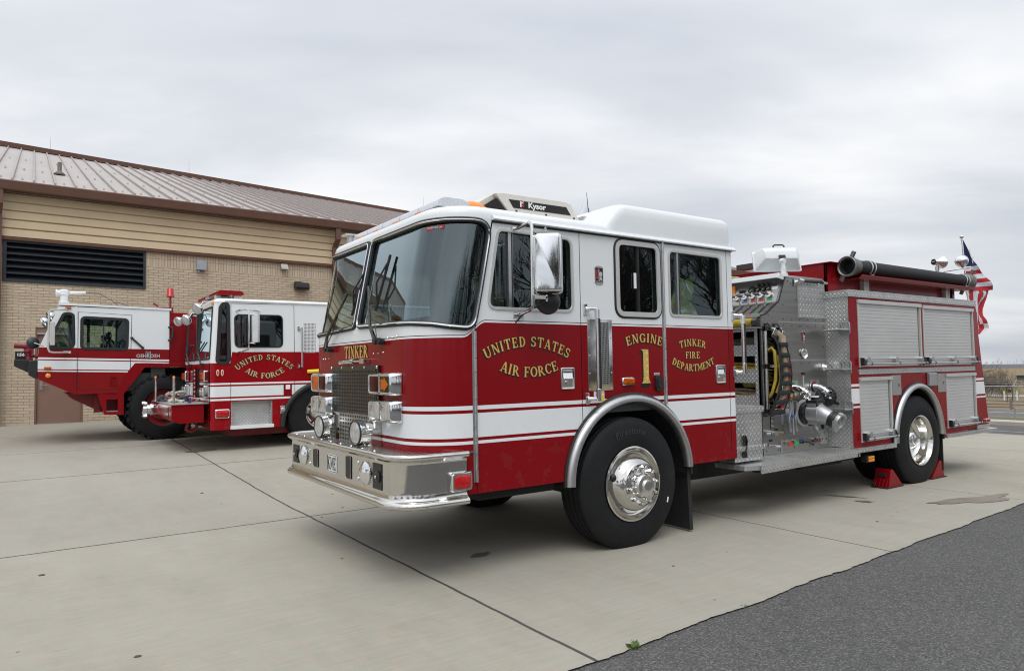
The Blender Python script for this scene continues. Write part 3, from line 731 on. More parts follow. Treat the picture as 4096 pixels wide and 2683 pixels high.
def shift(p, d):   # outline moved inwards by d, all corners
    n = len(p); a = sum(p[i-1][0]*p[i][1]-p[i][0]*p[i-1][1] for i in range(n)); s = 1 if a > 0 else -1; o = []
    for i in range(n):
        e1 = Vector((p[i][0]-p[i-1][0], p[i][1]-p[i-1][1])); e2 = Vector((p[(i+1) % n][0]-p[i][0], p[(i+1) % n][1]-p[i][1]))
        if e1.length < 1e-6: e1 = e2
        if e2.length < 1e-6: e2 = e1
        e1.normalize(); e2.normalize(); nn = Vector((-e1.y-e2.y, e1.x+e2.x))*s
        if nn.length < 1e-6: nn = Vector((-e1.y, e1.x))*s
        nn.normalize(); k = 1/max(.5, nn.dot(Vector((-e1.y, e1.x))*s)); o.append((p[i][0]+nn.x*d*k, p[i][1]+nn.y*d*k))
    return o
# windscreen openings in (u, z)
WS = rpoly([(.028, 1.825), (.50, 1.812), (.95, 1.80), (1.12, 1.787), (1.25, 1.768), (1.425, 1.752), (1.432, 2.05), (1.432, 2.53), (1.15, 2.535), (.80, 2.535), (.028, 2.535)], [.05, .3, .3, .2, .2, .12, .1, .13, .2, .2, .06], 5)
def resample(p, d):
    o = []
    for i in range(len(p)):
        a, b = p[i], p[(i+1) % len(p)]; n = max(1, int(math.hypot(b[0]-a[0], b[1]-a[1])/d+.5)); o += [(a[0]+(b[0]-a[0])*k/n, a[1]+(b[1]-a[1])*k/n) for k in range(n)]
    return o
WS = resample(WS, .045)
WSL = [(-a, b) for a, b in WS]
lap = lambda p: [p[i:i+1][0] for i in range(len(p))]
gu0 = sorted(set([round(u, 4) for u in [-U2]+frange(-U2, -U1, 8)+[-.5, 0, .5]+frange(U1, U2, 8)]))
zsf = frange(.60, 1.75, 4)+frange(1.75, 2.55, 4)[1:]
front_outer = [(u, .60) for u in [-UH]+gu0+[UH]]+[(UH, z) for z in zsf[1:]]+[(u, 2.55) for u in gu0[::-1]]+[(-UH, z) for z in zsf[:0:-1]]
cab = part_empty('cab', en)
gu = frange(-U2, -U1, 8)+frange(U1, U2, 8)+[-.5, 0, .5]; gzv = [1.75, 1.78]+frange(.7, 2.5, 10)
GR = [(-.47, 1.14), (.47, 1.14), (.47, 1.485), (-.47, 1.485)]
skin('front_panel', front_outer, [WS, WSL], S, P_CAB, cab, gu, gzv, (0, YC, 1.4))
# near side: fixed panels and two doors, each a sheet with its own edge
side = lambda y: (lambda x, z: Vector((x, y, z)))
ARCH = ell(.07, .57, .655, .625, 180, 0, 30)
def arch_under(x0, x1, zb=.60):
    "lower edge of a panel from x1 back to x0, going over the wheel"
    return [(x, z) for x, z in ARCH if x0 < x < x1 and z > zb]
HX0, D1R, H2, D3R, XR = -1.433, -.45, .483, 1.335, 1.405
W1 = rpoly([(-1.225, 2.485), (-.53, 2.475), (-.525, 1.90), (-1.325, 1.90)], [.06, .075, .075, .07], 5)
W2 = rpoly([(-.055, 2.495), (.42, 2.495), (.425, 1.90), (-.055, 1.90)], .07, 5)
W3 = rpoly([(.555, 2.475), (1.25, 2.468), (1.255, 1.90), (.555, 1.90)], .06, 5)
hl = lambda z: HX0+lean(z)*1.035
g = .006
def arch_z(x):
    t = (x-.07)/.655
    return .57+.625*math.sqrt(max(0, 1-t*t)) if abs(t) < 1 else 0
def low(x0, x1):
    pts = []
    n = 24
    for i in range(n+1):
        x = x0+(x1-x0)*i/n; pts.append((x, max(.60, arch_z(x))))
    return pts
zs_f = [1.72, 2.0, 2.3, 2.55]
d1 = low(HX0+g, D1R-g)+[(D1R-g, 2.55)]+[(hl(2.55)+g, 2.55), (hl(2.3)+g, 2.3), (hl(2.0)+g, 2.0), (hl(1.75)+g, 1.75)]
pillar = low(D1R, H2-g)+[(H2-g, 2.55), (D1R, 2.55)]
d3 = low(H2, D3R-g)+[(D3R-g, 2.55), (H2, 2.55)]
end = [(D3R, .60), (XR, .60), (XR, 2.55), (D3R, 2.55)]
INS = (0, YC, 1.4)
fd = skin('front_door', d1, [W1], side(0), P_CAB, cab, [-1.2, -.9, -.6], [.8, 1.2, 1.6, 1.8], INS)
skin('side_panel', pillar, [W2], side(0), P_CAB, cab, [-.2, .2], [1.3, 1.6], INS)
rd = skin('rear_door', d3, [W3], side(0), P_CAB, cab, [.9], [.9, 1.2, 1.6], INS)
skin('rear_corner', end, [], side(0), P_CAB, cab, [], [1, 1.5], INS)
wf = lambda p: [(x, z) for x, z in p]
fs = [(HX0, .6), (XR, .6), (XR, 2.55), (hl(2.55), 2.55), (hl(2.0), 2.0), (HX0, 1.75)]
skin('far_side_panel', fs, [W1, W2, W3], side(WID), P_CAB, cab, [0, .7], [1, 1.6], INS)
mb = MB()
mb.box(XR-.004, XR, .004, WID-.004, .62, 2.56); mb.build('back_wall', M['white'], cab)
for xg in (D1R-.003, H2-.003, D3R-.003):
    mb = MB(); mb.box(xg-.012, xg+.012, .012, .02, .62 if xg > .9 else arch_z(xg)+.01 if arch_z(xg) > .6 else .62, 2.55); mb.build('door_gap', M['dark'], cab)
mb = MB(); mb.mesh([(hl(z)+dx, .013, z) for z in (.6, 1.75, 2.55) for dx in (-.012, .014)], [(0, 1, 3, 2), (2, 3, 5, 4)]); mb.build('door_gap', M['dark'], cab)
# roof: rings drawn in from the wall head
def ring(z, ins, xr=XR):
    o = []
    for u in frange(0, U1, 3)+[U1+RC*PI/2*i/8 for i in range(1, 9)]: 
        q = S(u, 2.55, 0, min(ins, .25)); o.append((q.x+max(0, ins-.25), q.y+max(0, ins-.25)*(1 if u > U1 else 0), z))
    o.append((xr, ins, z))
    return [(x, WID-y, z_) for x, y, z_ in o[::-1]]+o
mb = MB(); R_ = [ring(z, i) for z, i in ((2.55, 0), (2.585, .002), (2.61, .012), (2.632, .035), (2.65, .075), (2.664, .14), (2.673, .25))]
mb.rings(R_, cap=False); mb.bm.faces.new([mb.bm.verts.new(p) for p in ring(2.673, .25)])
mb.build('roof', P_CAB, cab, smooth=50)
# raised rear part of the roof
def rring(z, ins, xf):
    r = .07; o = [(xf+ins, ins+.0)]; pts = rpoly([(xf, ins-.002), (XR+.0-ins*.8, ins-.002), (XR-ins*.8, WID-ins+.002), (xf, WID-ins+.002)], [.12, .05, .05, .12], 5)
    return [(x, y, z) for x, y in pts]
mb = MB(); mb.rings([rring(z, i, x) for z, i, x in ((2.56, 0, -.22), (2.65, 0, -.17), (2.72, 0, -.105), (2.775, .004, -.055), (2.81, .02, -.02), (2.83, .05, .02), (2.842, .10, .09), (2.846, .2, .2))])
mb.build('raised_roof', P_CAB, cab, smooth=60)
mb = MB(); mb.sweep([(hl(2.55)-.01, -.002, 2.56), (1.44, -.002, 2.548)], [(-.016, 0), (-.016, .03), (-.008, .034), (.004, .024), (.02, .012), (.022, 0)], (0, -1, 0)); mb.build('drip_rail', M['white'], cab, smooth=20)
mb = MB(); mb.box(hl(2.55)-.004, 1.42, -.006, .0, 2.527, 2.54); mb.build('drip_seal', M['rubber'], cab)
mb = MB(); mb.rings([[(1.50+.17*k*math.cos(a), 1.0+.17*k*math.sin(a), z) for a in frange(0, 2*PI, 18)[:-1]] for k, z in ((1.05, 2.84), (1.05, 2.875), (.95, 2.905), (.6, 2.915))]); o = mb.build('roof_vent_cap', M['white'], cab, smooth=50); o.location = (-.28, .1, 0)
# windscreen rubber, bead, glass
for nm, p in (('windscreen', WS), ('windscreen', WSL)):
    gp = skin(nm, shift(p, .004), [], lambda u, z: S(u, z, -.012), M['glass'], cab, gu, [1.8, 1.9, 2.1, 2.3, 2.5], INS)
    mb = MB(); mb.tube([S(u, z, .004) for u, z in p], .021, 8, True); mb.build('rubber_seal', M['rubber'], gp)
    mb = MB(); mb.tube([S(u, z, .021) for u, z in shift(p, .004)], .0075, 6, True); mb.build('bright_bead', M['chrome'], gp)
mb = MB(); mb.mesh([S(u, z, -.006) for u, z in ((.93, 2.497), (1.085, 2.502), (1.085, 2.475), (.93, 2.47))], [(0, 1, 2, 3)]); mb.build('windscreen_sticker', M['print_red'], cab)
def put_ws(a, b, l): return S(1.007+a, 2.486+b, -.006+l)
block_text('sticker_lettering', 'TINKER AFB OK', .019, put_ws, cab, M['print_white'])
# side windows
def side_win(p, parent, mull=None, frame='alu', y=0, seal=False, gm='glass_side'):
    w = MB(); q = shift(p, .004); V, T = cdt(q); w.mesh([(a, y+.022, b) for a, b in V], T); gl = w.build('window', M[gm], parent, fix=False, smooth=0)
    if seal:
        w = MB(); w.tube([(a, y-.001, b) for a, b in shift(p, -.026)], .010, 8, True); w.build('rubber_seal', M['rubber'], gl)
        w = MB(); w.sweep([(a, y, b) for a, b in p], [(-.022, 0), (-.02, .012), (.02, .012), (.022, -.03), (.014, -.03)], (0, -1, 0), closed=True); w.build('frame', M['rail_metal'], gl)
    else:
        w = MB(); w.sweep([(a, y, b) for a, b in p], [(-.016, 0), (-.012, .009), (.006, .009), (.012, -.03), (.004, -.03)], (0, -1, 0), closed=True); w.build('frame', M['rail_metal'], gl)
    w = MB()
    if mull: w.box(mull[0], mull[1], y+.004, y+.03, mull[2], mull[3], 0); w.box(mull[1]-.012, mull[1]-.004, y+.001, y+.004, mull[2], mull[3], 1); w.build('sash_bar', [M['alu'] if not seal else M['black'], M['black']], gl)
    return gl
side_win(W1, fd, (-1.13, -1.09, 1.90, 2.48)); [side_win(w_, cab, None, y=WID-.05) for w_ in (W1, W2, W3)]; g2 = side_win(W2, cab, (.18, .205, 1.9, 2.49), seal=True); side_win(W3, rd, (.665, .70, 1.9, 2.475), gm='glass_clear')
w = MB(); w.box(.145, .17, .005, .012, 2.12, 2.25); w.build('window_label', M['print_white'], g2)
# inside
mb = MB(); mb.box(-1.66, -1.25, .05, WID-.05, 1.2, 1.76); mb.box(-1.78, -1.3, .35, WID-.35, 1.5, 1.79); mb.prism(ell(-1.42, 1.76, .2, .13, 0, 180, 10), 'xz', .25, 1.0); mb.build('dashboard', M['trim_dark'], cab, bevel=.03)
mb = MB(); mb.box(-1.4, 1.39, .03, WID-.03, 1.10, 1.16); mb.box(1.36, 1.395, .03, WID-.03, 1.1, 2.55); mb.box(-.35, -.30, .5, WID-.5, 1.1, 1.95); mb.box(-1.1, .4, .85, 1.55, 1.1, 1.62); mb.box(-1.2, 1.39, .03, WID-.03, 2.535, 2.545); mb.build('interior_trim', M['trim_dark'], cab)
mb = MB(); mb.lathe([(.215, -.013), (.228, 0), (.215, .013), (.202, 0)], (-1.18, .52, 1.86), (-.55, 0, .9), 28, closed=True); mb.cyl((-1.18, .52, 1.86), (-1.33, .52, 1.6), .04); mb.box(-1.38, -.98, .50, .54, 1.845, 1.865); mb.build('steering_wheel', M['black'], cab)
for y, x, m in ((.52, -.72, 'seat'), (1.85, -.72, 'seat_teal'), (.55, .75, 'seat'), (1.85, .75, 'seat')):
    mb = MB(); mb.box(x-.28, x+.22, y-.24, y+.24, 1.16, 1.62); mb.box(x+.14, x+.30, y-.24, y+.24, 1.55, 2.25); mb.build('seat', M[m], cab, bevel=.05, seg=3)
mb = MB(); mb.box(-1.60, -1.30, 1.75, 2.15, 1.76, 1.98); mb.build('glove_box', M['seat_teal'], cab, bevel=.05, seg=3)
for y in (1.32, 2.0): 
    mb = MB(); mb.ball((-1.42, y, 1.86), .05, .06, .09); mb.build('warning_cone', M['orange'], cab)
# hi-vis clothing hung in the crew cab
hv = MB(); rn = random.Random(4)
rows = []
for i in range(13):
    t = i/12; wd = .07+.15*t+.02*math.sin(9*t); cx = .875+.03*math.sin(5*t)
    rows.append([(cx+wd*s+.012*math.sin(17*t+3*s), .13+.035*math.sin(7*s+4*t)+.02*math.sin(15*s), 2.26-.38*t+.015*math.sin(11*s)) for s in frange(-1, 1, 14)])
vs_ = [[hv.bm.verts.new(p) for p in r] for r in rows]
for i in range(12):
    for j in range(14): hv.bm.faces.new((vs_[i][j], vs_[i][j+1], vs_[i+1][j+1], vs_[i+1][j])).material_index = 1 if (j in (4, 9) or i == 9) else (2 if (i+j*2) % 9 == 0 else 0)
tag(hv.build('safety_vest', [M['hivis'], M['print_silver'], mk('hi_vis_orange', (.62, .10, .02), .7)], None), 'fluorescent yellow green safety vest hanging behind the rear cab window', 'vest')
# grille and everything on the nose
def nose(y, z, d=0): return (XF-d, y, z)
gm = perf_mat('radiator_screen', 'yz', .0285, .70, (.20, .195, .18))
mb = MB(); mb.prism([(YC-.50, 1.125), (YC+.50, 1.125), (YC+.50, 1.51), (YC-.50, 1.51)], 'yz', XF-.024, XF-.002); gr = mb.build('grille', M['grille_metal'], en, bevel=.003)
mb = MB()
nb = 25
for i in range(nb+1): y = YC-.455+.91*i/nb; mb.box(XF-.0275, XF-.0262, y-.0065, y+.0065, 1.135, 1.475)
for i in range(13): z = 1.137+.338*i/12; mb.box(XF-.0282, XF-.0268, YC-.46, YC+.46, z-.0052, z+.0052)
mb.build('grille_bars', M['grille_metal'], gr, smooth=0)
mb = MB(); mb.box(XF-.0265, XF-.0245, YC-.452, YC+.452, 1.14, 1.472); mb.build('grille_core', M['dark'], gr)
mb = MB()
for y in frange(-.48, .48, 4):
    mb.ball((XF-.026, YC+y, 1.497), .008, .011, .011, 8, 5)
for z in (1.15, 1.3): 
    for y in (-.485, .485): mb.ball((XF-.026, YC+y, z), .008, .011, .011, 8, 5)
mb.build('rivets', M['chrome_worn'], gr)
mb = MB(); mb.box(XF-.022, XF-.002, YC-.31, YC+.31, .88, 1.124); g2 = mb.build('lower_grille', M['steel'], en)
mb = MB()
for i in range(17): y = YC-.30+.60*i/16; mb.box(XF-.0255, XF-.0242, y-.007, y+.007, .90, 1.12)
for i in range(8): z = .90+.22*i/7; mb.box(XF-.0262, XF-.0248, YC-.305, YC+.305, z-.006, z+.006)
mb.build('grille_bars', M['steel'], g2, smooth=0)
mb = MB(); mb.box(XF-.0245, XF-.0225, YC-.30, YC+.30, .90, 1.12); mb.build('grille_core', M['dark'], g2)
for y in (YC-.43, YC+.43):
    mb = MB(); mb.box(XF-.075, XF-.002, y-.075, y+.075, 1.00, 1.035); mb.box(XF-.05, XF-.002, y-.07, y+.07, 1.035, 1.10); mb.box(XF-.09, XF-.002, y-.08, y+.08, .86, 1.0)
    for a in (-.04, .04):
        for b in (.91, .96): mb.ball((XF-.092, y+a, b), .006, .011, .011, 8, 4)
    mb.build('mount_bracket', M['bumper'], en, bevel=.004)
def lamp_pair(y0, y1, z0, z1, inner, outer_c, name, sgn):
    "bezel with two square lamps; sgn -1: the near side"
    yc = (y0+y1)/2; w = abs(y1-y0)/2; zc = (z0+z1)/2; h = (z1-z0)/2
    def rr(k, m_): return rpoly([(yc-w*k, zc-h*m_), (yc+w*k, zc-h*m_), (yc+w*k, zc+h*m_), (yc-w*k, zc+h*m_)], .028, 4)
    mb = MB(); rows = [[(x, a, b) for a, b in rr(k, q)] for k, q, x in ((1, 1, XF), (1, 1, XF-.03), (.96, .93, XF-.075), (.90, .84, XF-.088), (.86, .78, XF-.086), (.85, .77, XF-.06))]
    mb.rings(rows); o = mb.build(name, M['chrome'], en, smooth=50)
    gk = MB(); gk.rings([[(x, a, b) for a, b in rr(.852, .775)] for x in (XF-.055, XF-.0795)]); gk.build('gasket', M['black'], o)
    for k, mt in ((-1, inner), (1, outer_c)):
        c = yc+sgn*k*w*.435; q = rpoly([(c-w*.38, zc-h*.68), (c+w*.38, zc-h*.68), (c+w*.38, zc+h*.68), (c-w*.38, zc+h*.68)], .012, 3)
        m2 = MB(); m2.rings([[(x, a*s+c*(1-s), b*s+zc*(1-s)) for a, b in q] for x, s in ((XF-.06, 1), (XF-.083, 1), (XF-.087, .92))]); m2.build('lens', mt, o, smooth=40)
        m2 = MB(); m2.tube([(XF-.082, a, b) for a, b in shift(q, -.004)], .0038, 6, True); m2.build('lens_rim', M['chrome_worn'], o)
    return o
NY0, NY1 = YC-.86, YC-.44
s_o = lamp_pair(NY0, NY1, 1.285, 1.455, M['dark_lens'], mk('olive_lens', (.035, .03, .005), .25, 0, .2, 40, spec=.12), 'signal_lamp', -1)
mb = MB(); yc = NY0+.115; mb.face([(XF-.0895, yc+a, 1.37+b) for a, b in ((.055, -.035), (.0, -.035), (.0, -.055), (-.075, .0), (.0, .055), (.0, .035), (.055, .035))]); mb.build('arrow_lens', mk('arrow_amber', (.50, .115, .005), .2, spec=.2), s_o, smooth=0, fix=False)
lamp_pair(NY0-.005, NY1, 1.09, 1.255, M['clear_lens'], M['clear_lens'], 'headlight', -1)
FY0, FY1 = YC+.44, YC+.86
lamp_pair(FY0, FY1, 1.285, 1.455, M['dark_lens'], M['amber'], 'signal_lamp', 1); lamp_pair(FY0, FY1+.005, 1.09, 1.255, M['clear_lens'], M['clear_lens'], 'headlight', 1)
# lettering
def put_nose(x, z, l): return Vector((XF-l, YC-x, z))
lettering('lettering', 'TINKER', .10, flat_line(.01, 1.572), put_nose, en, M['gold'], M['ink'], narrow=.93, gap=.05, drop=(.06, -.07))
def put_side(x, z, l): return Vector((x, -l, z))
lettering('lettering', 'UNITED STATES', .076, arc_line(-.965, 1.628, .80), put_side, en, M['gold'], M['ink'], narrow=.885, gap=.09)
lettering('lettering', 'AIR FORCE', .076, arc_line(-.955, 1.402, .72, False), put_side, en, M['gold'], M['ink'], narrow=.93, gap=.09)
lettering('lettering', 'ENGINE', .075, arc_line(.24, 1.668, .62), put_side, en, M['gold'], M['ink'], narrow=1.0, gap=.09)
lettering('lettering', 'TINKER', .062, arc_line(.84, 1.640, .60), put_side, en, M['gold'], M['ink'], narrow=.99, gap=.09)
lettering('lettering', 'FIRE', .060, flat_line(.835, 1.53), put_side, en, M['gold'], M['ink'], narrow=.94, gap=.10)
lettering('lettering', 'DEPARTMENT', .062, arc_line(.845, 1.417, .62, False), put_side, en, M['gold'], M['ink'], narrow=.98, gap=.06)
one = [(.190, 1.61), (.282, 1.61), (.282, 1.375), (.288, 1.345), (.302, 1.325), (.200, 1.325), (.214, 1.345), (.220, 1.375), (.220, 1.585), (.212, 1.60)]
mb = MB()
def engraved():
    g = G('gold_leaf_turned'); v = g.obj(); x, y, z = g.xyz(v)
    f = g.math('FRACT', g.math('MULTIPLY', z, 19)); s = g.math('FRACT', g.math('MULTIPLY', x, 19))
    q = g.math('ADD', g.math('POWER', g.math('SUBTRACT', f, .5), 2), g.math('POWER', g.math('SUBTRACT', s, .5), 2))
    g.set(col=g.ramp(q, (.0, (.80, .58, .17)), (.12, (.66, .42, .08)), (.3, (.86, .66, .24))), rough=.32, metal=.3); return g.m
cx = .245
mb.prism(one, 'xz', -.0022, -.0018, 0); mb.prism([(.215, 1.61), (.19, 1.602), (.165, 1.575), (.178, 1.57), (.200, 1.575), (.203, 1.36), (.182, 1.29), (.288, 1.29), (.306, 1.328), (.286, 1.36), (.288, 1.616), (.19, 1.616)], 'xz', -.0014, -.0009, 1)
mb.build('lettering', [engraved(), M['ink']], en, smooth=0)
# bumper
def bump_path(z, d=0):
    pts = [(-1.53, -.03-d), (-1.75, -.03-d)]+[(-1.82-(.22+d)*math.sin(math.radians(a)), .17+.02-(.22+d)*math.cos(math.radians(a))) for a in frange(10, 80, 7)]+[(-2.035-d, .26), (-2.035-d, .6), (-2.035-d, YC)]
    return [(x, y, z) for x, y in pts]+[(x, WID-y, z) for x, y in pts[-2::-1]]
prof = [(.556, .0), (.549, .012), (.548, .024), (.554, .036), (.564, .042), (.576, .042), (.587, .036), (.595, .025), (.603, .008), (.618, 0), (.66, 0), (.84, 0), (.852, .002), (.862, .012), (.870, .028), (.880, .038), (.892, .041), (.903, .035), (.909, .022), (.909, .008), (.903, -.004), (.89, -.02), (.60, -.02)]
bp = MB(); P = [Vector(p) for p in bump_path(0)]; rows = []
for i, p in enumerate(P):
    d = P[min(i+1, len(P)-1)]-P[max(i-1, 0)]; d.normalize(); n = Vector((d.y, -d.x, 0))
    if n.dot(p-Vector((0, YC, 0))) < 0: n = -n
    rows.append([p+n*o+Vector((0, 0, z)) for z, o in prof])
bp.rings(rows); bm_ = bp.build('bumper', M['bumper'], en, smooth=60)
mb = MB(); out = [(x, y) for x, y, z in bump_path(0, -.015)]; inn = [(S(u, 1).x, S(u, 1).y) for u in frange(-UH, UH, 30)]
mb.prism(out+inn, 'xy', .885, .899); mb.build('bumper_deck', M['tread_bumper'], bm_)
mb = MB()
for y in frange(.45, 2.2, 8): mb.ball((-2.0, y, .901), .013, .013, .008, 8, 4)
mb.build('deck_bolts', M['chrome_worn'], bm_)
BX = -2.037
for y0, y1, z0, z1, horn in ((.245, .395, .655, .83, 1), (.80, .90, .665, .83, 0), (1.53, 1.64, .675, .82, 0), (2.035, 2.185, .66, .815, 1)):
    mb = MB(); mb.box(BX-.0035, BX+.001, y0, y1, z0, z1); o = mb.build('recess', M['ink'], bm_)
    if horn: mb = MB(); c = (y0+y1)/2-.02; mb.lathe([(.038, 0), (.04, .008), (.028, .012), (.012, .02), (.0, .022)], (BX-.004, c, (z0+z1)/2), (-1, 0, 0), 16); mb.build('horn', M['black'], o); mb = MB(); mb.ball((BX-.026, c, (z0+z1)/2), .006, .012, .012); mb.build('horn_boss', M['chrome_worn'], o)
    else: mb = MB(); mb.tube([(BX-.0045, a, b) for a, b in rpoly([(y0, z0), (y1, z0), (y1, z1), (y0, z1)], .01, 3)], .0014, 5, True); mb.build('recess_rim', M['bumper'], o)
for y in (.52, 1.885):
    mb = MB(); mb.lathe([(.082, 0), (.084, .01), (.076, .016), (.05, .034), (.02, .043), (.001, .045)], (BX, y, .742), (-1, 0, 0), 28); mb.build('convex_disc', M['chrome'], bm_, smooth=50)
mb = MB()
for y in (.672, 1.745):
    for z in (.685, .80): mb.ball((BX, y, z), .008, .016, .016, 10, 5)
mb.build('bolts', M['chrome'], bm_)
q = rpoly([(YC-.105, .672), (YC+.105, .672), (YC+.105, .815), (YC-.105, .815)], .025, 2); mb = MB(); mb.prism(q, 'yz', BX-.006, BX); bd = mb.build('maker_badge', M['print_white'], bm_)
mb = MB(); mb.tube([(BX-.007, a, b) for a, b in shift(q, .008)], .0022, 4, True); mb.build('badge_rim', M['ink'], bd)
lettering('badge_lettering', 'KME', .098, flat_line(0, .695), lambda x, z, l: Vector((BX-.006-l, YC-x, z)), bd, M['ink'], None, narrow=.62, gap=.03)
mb = MB(); rr_ = lambda k, y: [(a, y, b) for a, b in rpoly([(-1.655-k, .655-k), (-1.52+k, .655-k), (-1.52+k, .755+k), (-1.655-k, .755+k)], .02, 3)]
mb.rings([rr_(.018, -.03), rr_(.018, -.055), rr_(.008, -.072), rr_(-.002, -.072), rr_(-.002, -.06)]); wl_ = mb.build('warning_light', M['chrome'], bm_, smooth=50)
mb = MB(); mb.rings([rr_(-.004, -.055), rr_(-.004, -.075), rr_(-.012, -.081)]); mb.build('lens', M['red_lens'], wl_)
# round driving lamps standing on the deck
for y in (.86, 1.67):
    t = part_empty('driving_lamp', en); c = Vector((-1.935, y, 1.0)); ax = Vector((-1, -.10, 0)).normalized()
    mb = MB(); mb.lathe([(.093, .045), (.097, .03), (.094, .02), (.098, .01), (.095, .0), (.098, -.01), (.09, -.022), (.07, -.06), (.04, -.085), (.012, -.095)], c, ax, 30); mb.build('housing', M['chrome'], t, smooth=50)
    mb = MB(); mb.lathe([(.088, .043), (.088, .049), (.06, .058), (.02, .063), (.001, .0635)], c, ax, 26); mb.build('lens', M['clear_lens'], t, smooth=50)
    mb = MB(); mb.lathe([(.094, .042), (.096, .05), (.088, .055), (.086, .046)], c, ax, 30, closed=True); mb.build('rim', M['black'], t)
    mb = MB(); b = c-ax*.04; mb.cyl((b.x, b.y, .898), (b.x, b.y, .925), .04, .036); mb.cyl((b.x, b.y, .92), (b.x, b.y, .95), .026, .02); mb.build('stem', M['chrome_worn'], t)
mb = MB(); mb.cyl((XF-.04, YC-.02, 1.545), (XF-.04, YC+.24, 1.54), .017, n=12); mb.cyl((XF-.04, YC-.30, 1.545), (XF-.04, YC-.02, 1.545), .008); mb.box(XF-.06, XF, YC-.30, YC-.22, 1.525, 1.562); mb.box(XF-.055, XF, YC+.13, YC+.16, 1.53, 1.555); mb.cyl((XF-.04, YC-.06, 1.545), (XF-.04, YC+.0, 1.545), .022, n=12); mb.build('latch_rod', M['chrome_worn'], en, bevel=.003)
# wipers
def wiper(u0, z0, elbow, blade0, blade1):
    t = part_empty('wiper', en); p = S(u0, z0, .05); e = S(*elbow, .075)
    mb = MB(); mb.tube([S(u0, z0, .045), S(u0+(elbow[0]-u0)*.25, z0+(elbow[1]-z0)*.25, .07), S(u0+(elbow[0]-u0)*.6, z0+(elbow[1]-z0)*.6, .075), e], .012, 6, rr=[.019, .014, .011, .009]); mb.build('arm', M['grille_metal'], t)
    mb = MB(); mb.cyl(S(u0, z0, 0), S(u0, z0, .06), .026, n=12); mb.cyl(S(u0+.055, z0-.008, 0), S(u0+.055, z0-.008, .05), .022, n=10); mb.box(*sum(([min(a, b), max(a, b)] for a, b in zip(S(u0-.02, z0-.015, .02), S(u0+.075, z0+.012, .035))), [])); mb.build('pivot', M['black'], t)
    n = 7; pts = [S(blade0[0]+(blade1[0]-blade0[0])*i/n, blade0[1]+(blade1[1]-blade0[1])*i/n, .018) for i in range(n+1)]
    mb = MB(); mb.tube(pts, .011, 6); mb.tube([S(blade0[0]+(blade1[0]-blade0[0])*q, blade0[1]+(blade1[1]-blade0[1])*q, l) for q, l in ((.18, .025), (.34, .05), (.5, .07), (.66, .05), (.85, .025))], .008, 5); mb.build('blade', M['black'], t)
    mb = MB(); mb.tube([S(u0+.04, z0+.02, .05), S(u0+(elbow[0]-u0)*.3+.04, z0+(elbow[1]-z0)*.3, .05), S(u0+(elbow[0]-u0)*.6+.015, z0+(elbow[1]-z0)*.6, .07)], .004, 5); mb.build('washer_hose', M['black'], t)
wiper(.50, 1.69, (.27, 2.13), (.36, 1.93), (.46, 2.36)); wiper(-.58, 1.665, (-.15, 2.12), (-.12, 1.93), (.02, 2.33))
for u in (.34, .62, .45, -.76, -.45, -.62):
    pass
mb = MB()
for u, z in ((.36, 1.60), (.45, 1.60), (.54, 1.605), (.62, 1.71), (.70, 1.71), (.78, 1.715), (-.62, 1.58), (-.70, 1.58), (-.76, 1.58)): mb.ball(S(u, z, .0), .006, .007, .007, 8, 4)
mb.build('rivets', M['chrome_worn'], en)
# hinges, handles, vents, rails on the near side
def hinge(x, y, z0, z1, slant=None):
    n = int((z1-z0)/.09); o = None; mb = MB()
    for i in range(n): a, b = z0+(z1-z0)*i/n, z0+(z1-z0)*(i+1)/n-.004; mb.cyl((x, y, a), (x, y, b), .0115 if i % 2 else .012, n=10)
    mb.box(x-.022, x+.003, y+.004, y+.0105, z0, z1); return mb.build('door_hinge', M['alu'], en)
hinge(HX0-.002, -.008, .68, 1.74); hinge(H2-.004, -.008, 1.15, 2.545)
def paddle(x0, x1, z0, z1, par):
    q = rpoly([(x0, z0), (x1, z0), (x1, z1), (x0, z1)], .018, 4); mb = MB(); rw = lambda d, y: [(a, y, b) for a, b in shift(q, d)]
    mb.rings([rw(0, -.0005), rw(.002, -.010), rw(.008, -.014), rw(.014, -.012), rw(.020, .012)]); o = mb.build('door_handle', M['chrome_worn'], par, smooth=40)
    zm = z0+(z1-z0)*.50; mb = MB(); mb.prism([(-.016, zm-.006), (-.004, zm), (-.002, z1-.022), (-.008, z1-.022), (-.010, zm+.012), (-.020, zm)], 'yz', x0+.024, x1-.024); mb.build('paddle', M['chrome'], o, bevel=.002)
    mb = MB(); mb.cyl(((x0+x1)/2-.005, .01, z0+.055), ((x0+x1)/2-.005, -.012, z0+.055), .013, n=12); mb.build('lock', M['chrome_worn'], o)
paddle(-.67, -.53, 1.30, 1.47, fd); paddle(1.135, 1.27, 1.30, 1.47, rd)
mb = MB(); mb.box(-.39, -.13, -.006, -.0005, 1.28, 1.85); vp = mb.build('engine_vent', M['chrome'], en, bevel=.001)
mb = MB(); mb.box(-.283, -.168, -.0085, -.006, 1.325, 1.825); mb.build('vent_mesh', M['perf'], vp)
mb = MB()
for x in (-.375, -.145):
    for z in (1.84, 1.70, 1.56, 1.42, 1.295): mb.ball((x, -.007, z), .008, .006, .008, 8, 4)
mb.build('rivets', M['chrome_worn'], vp)
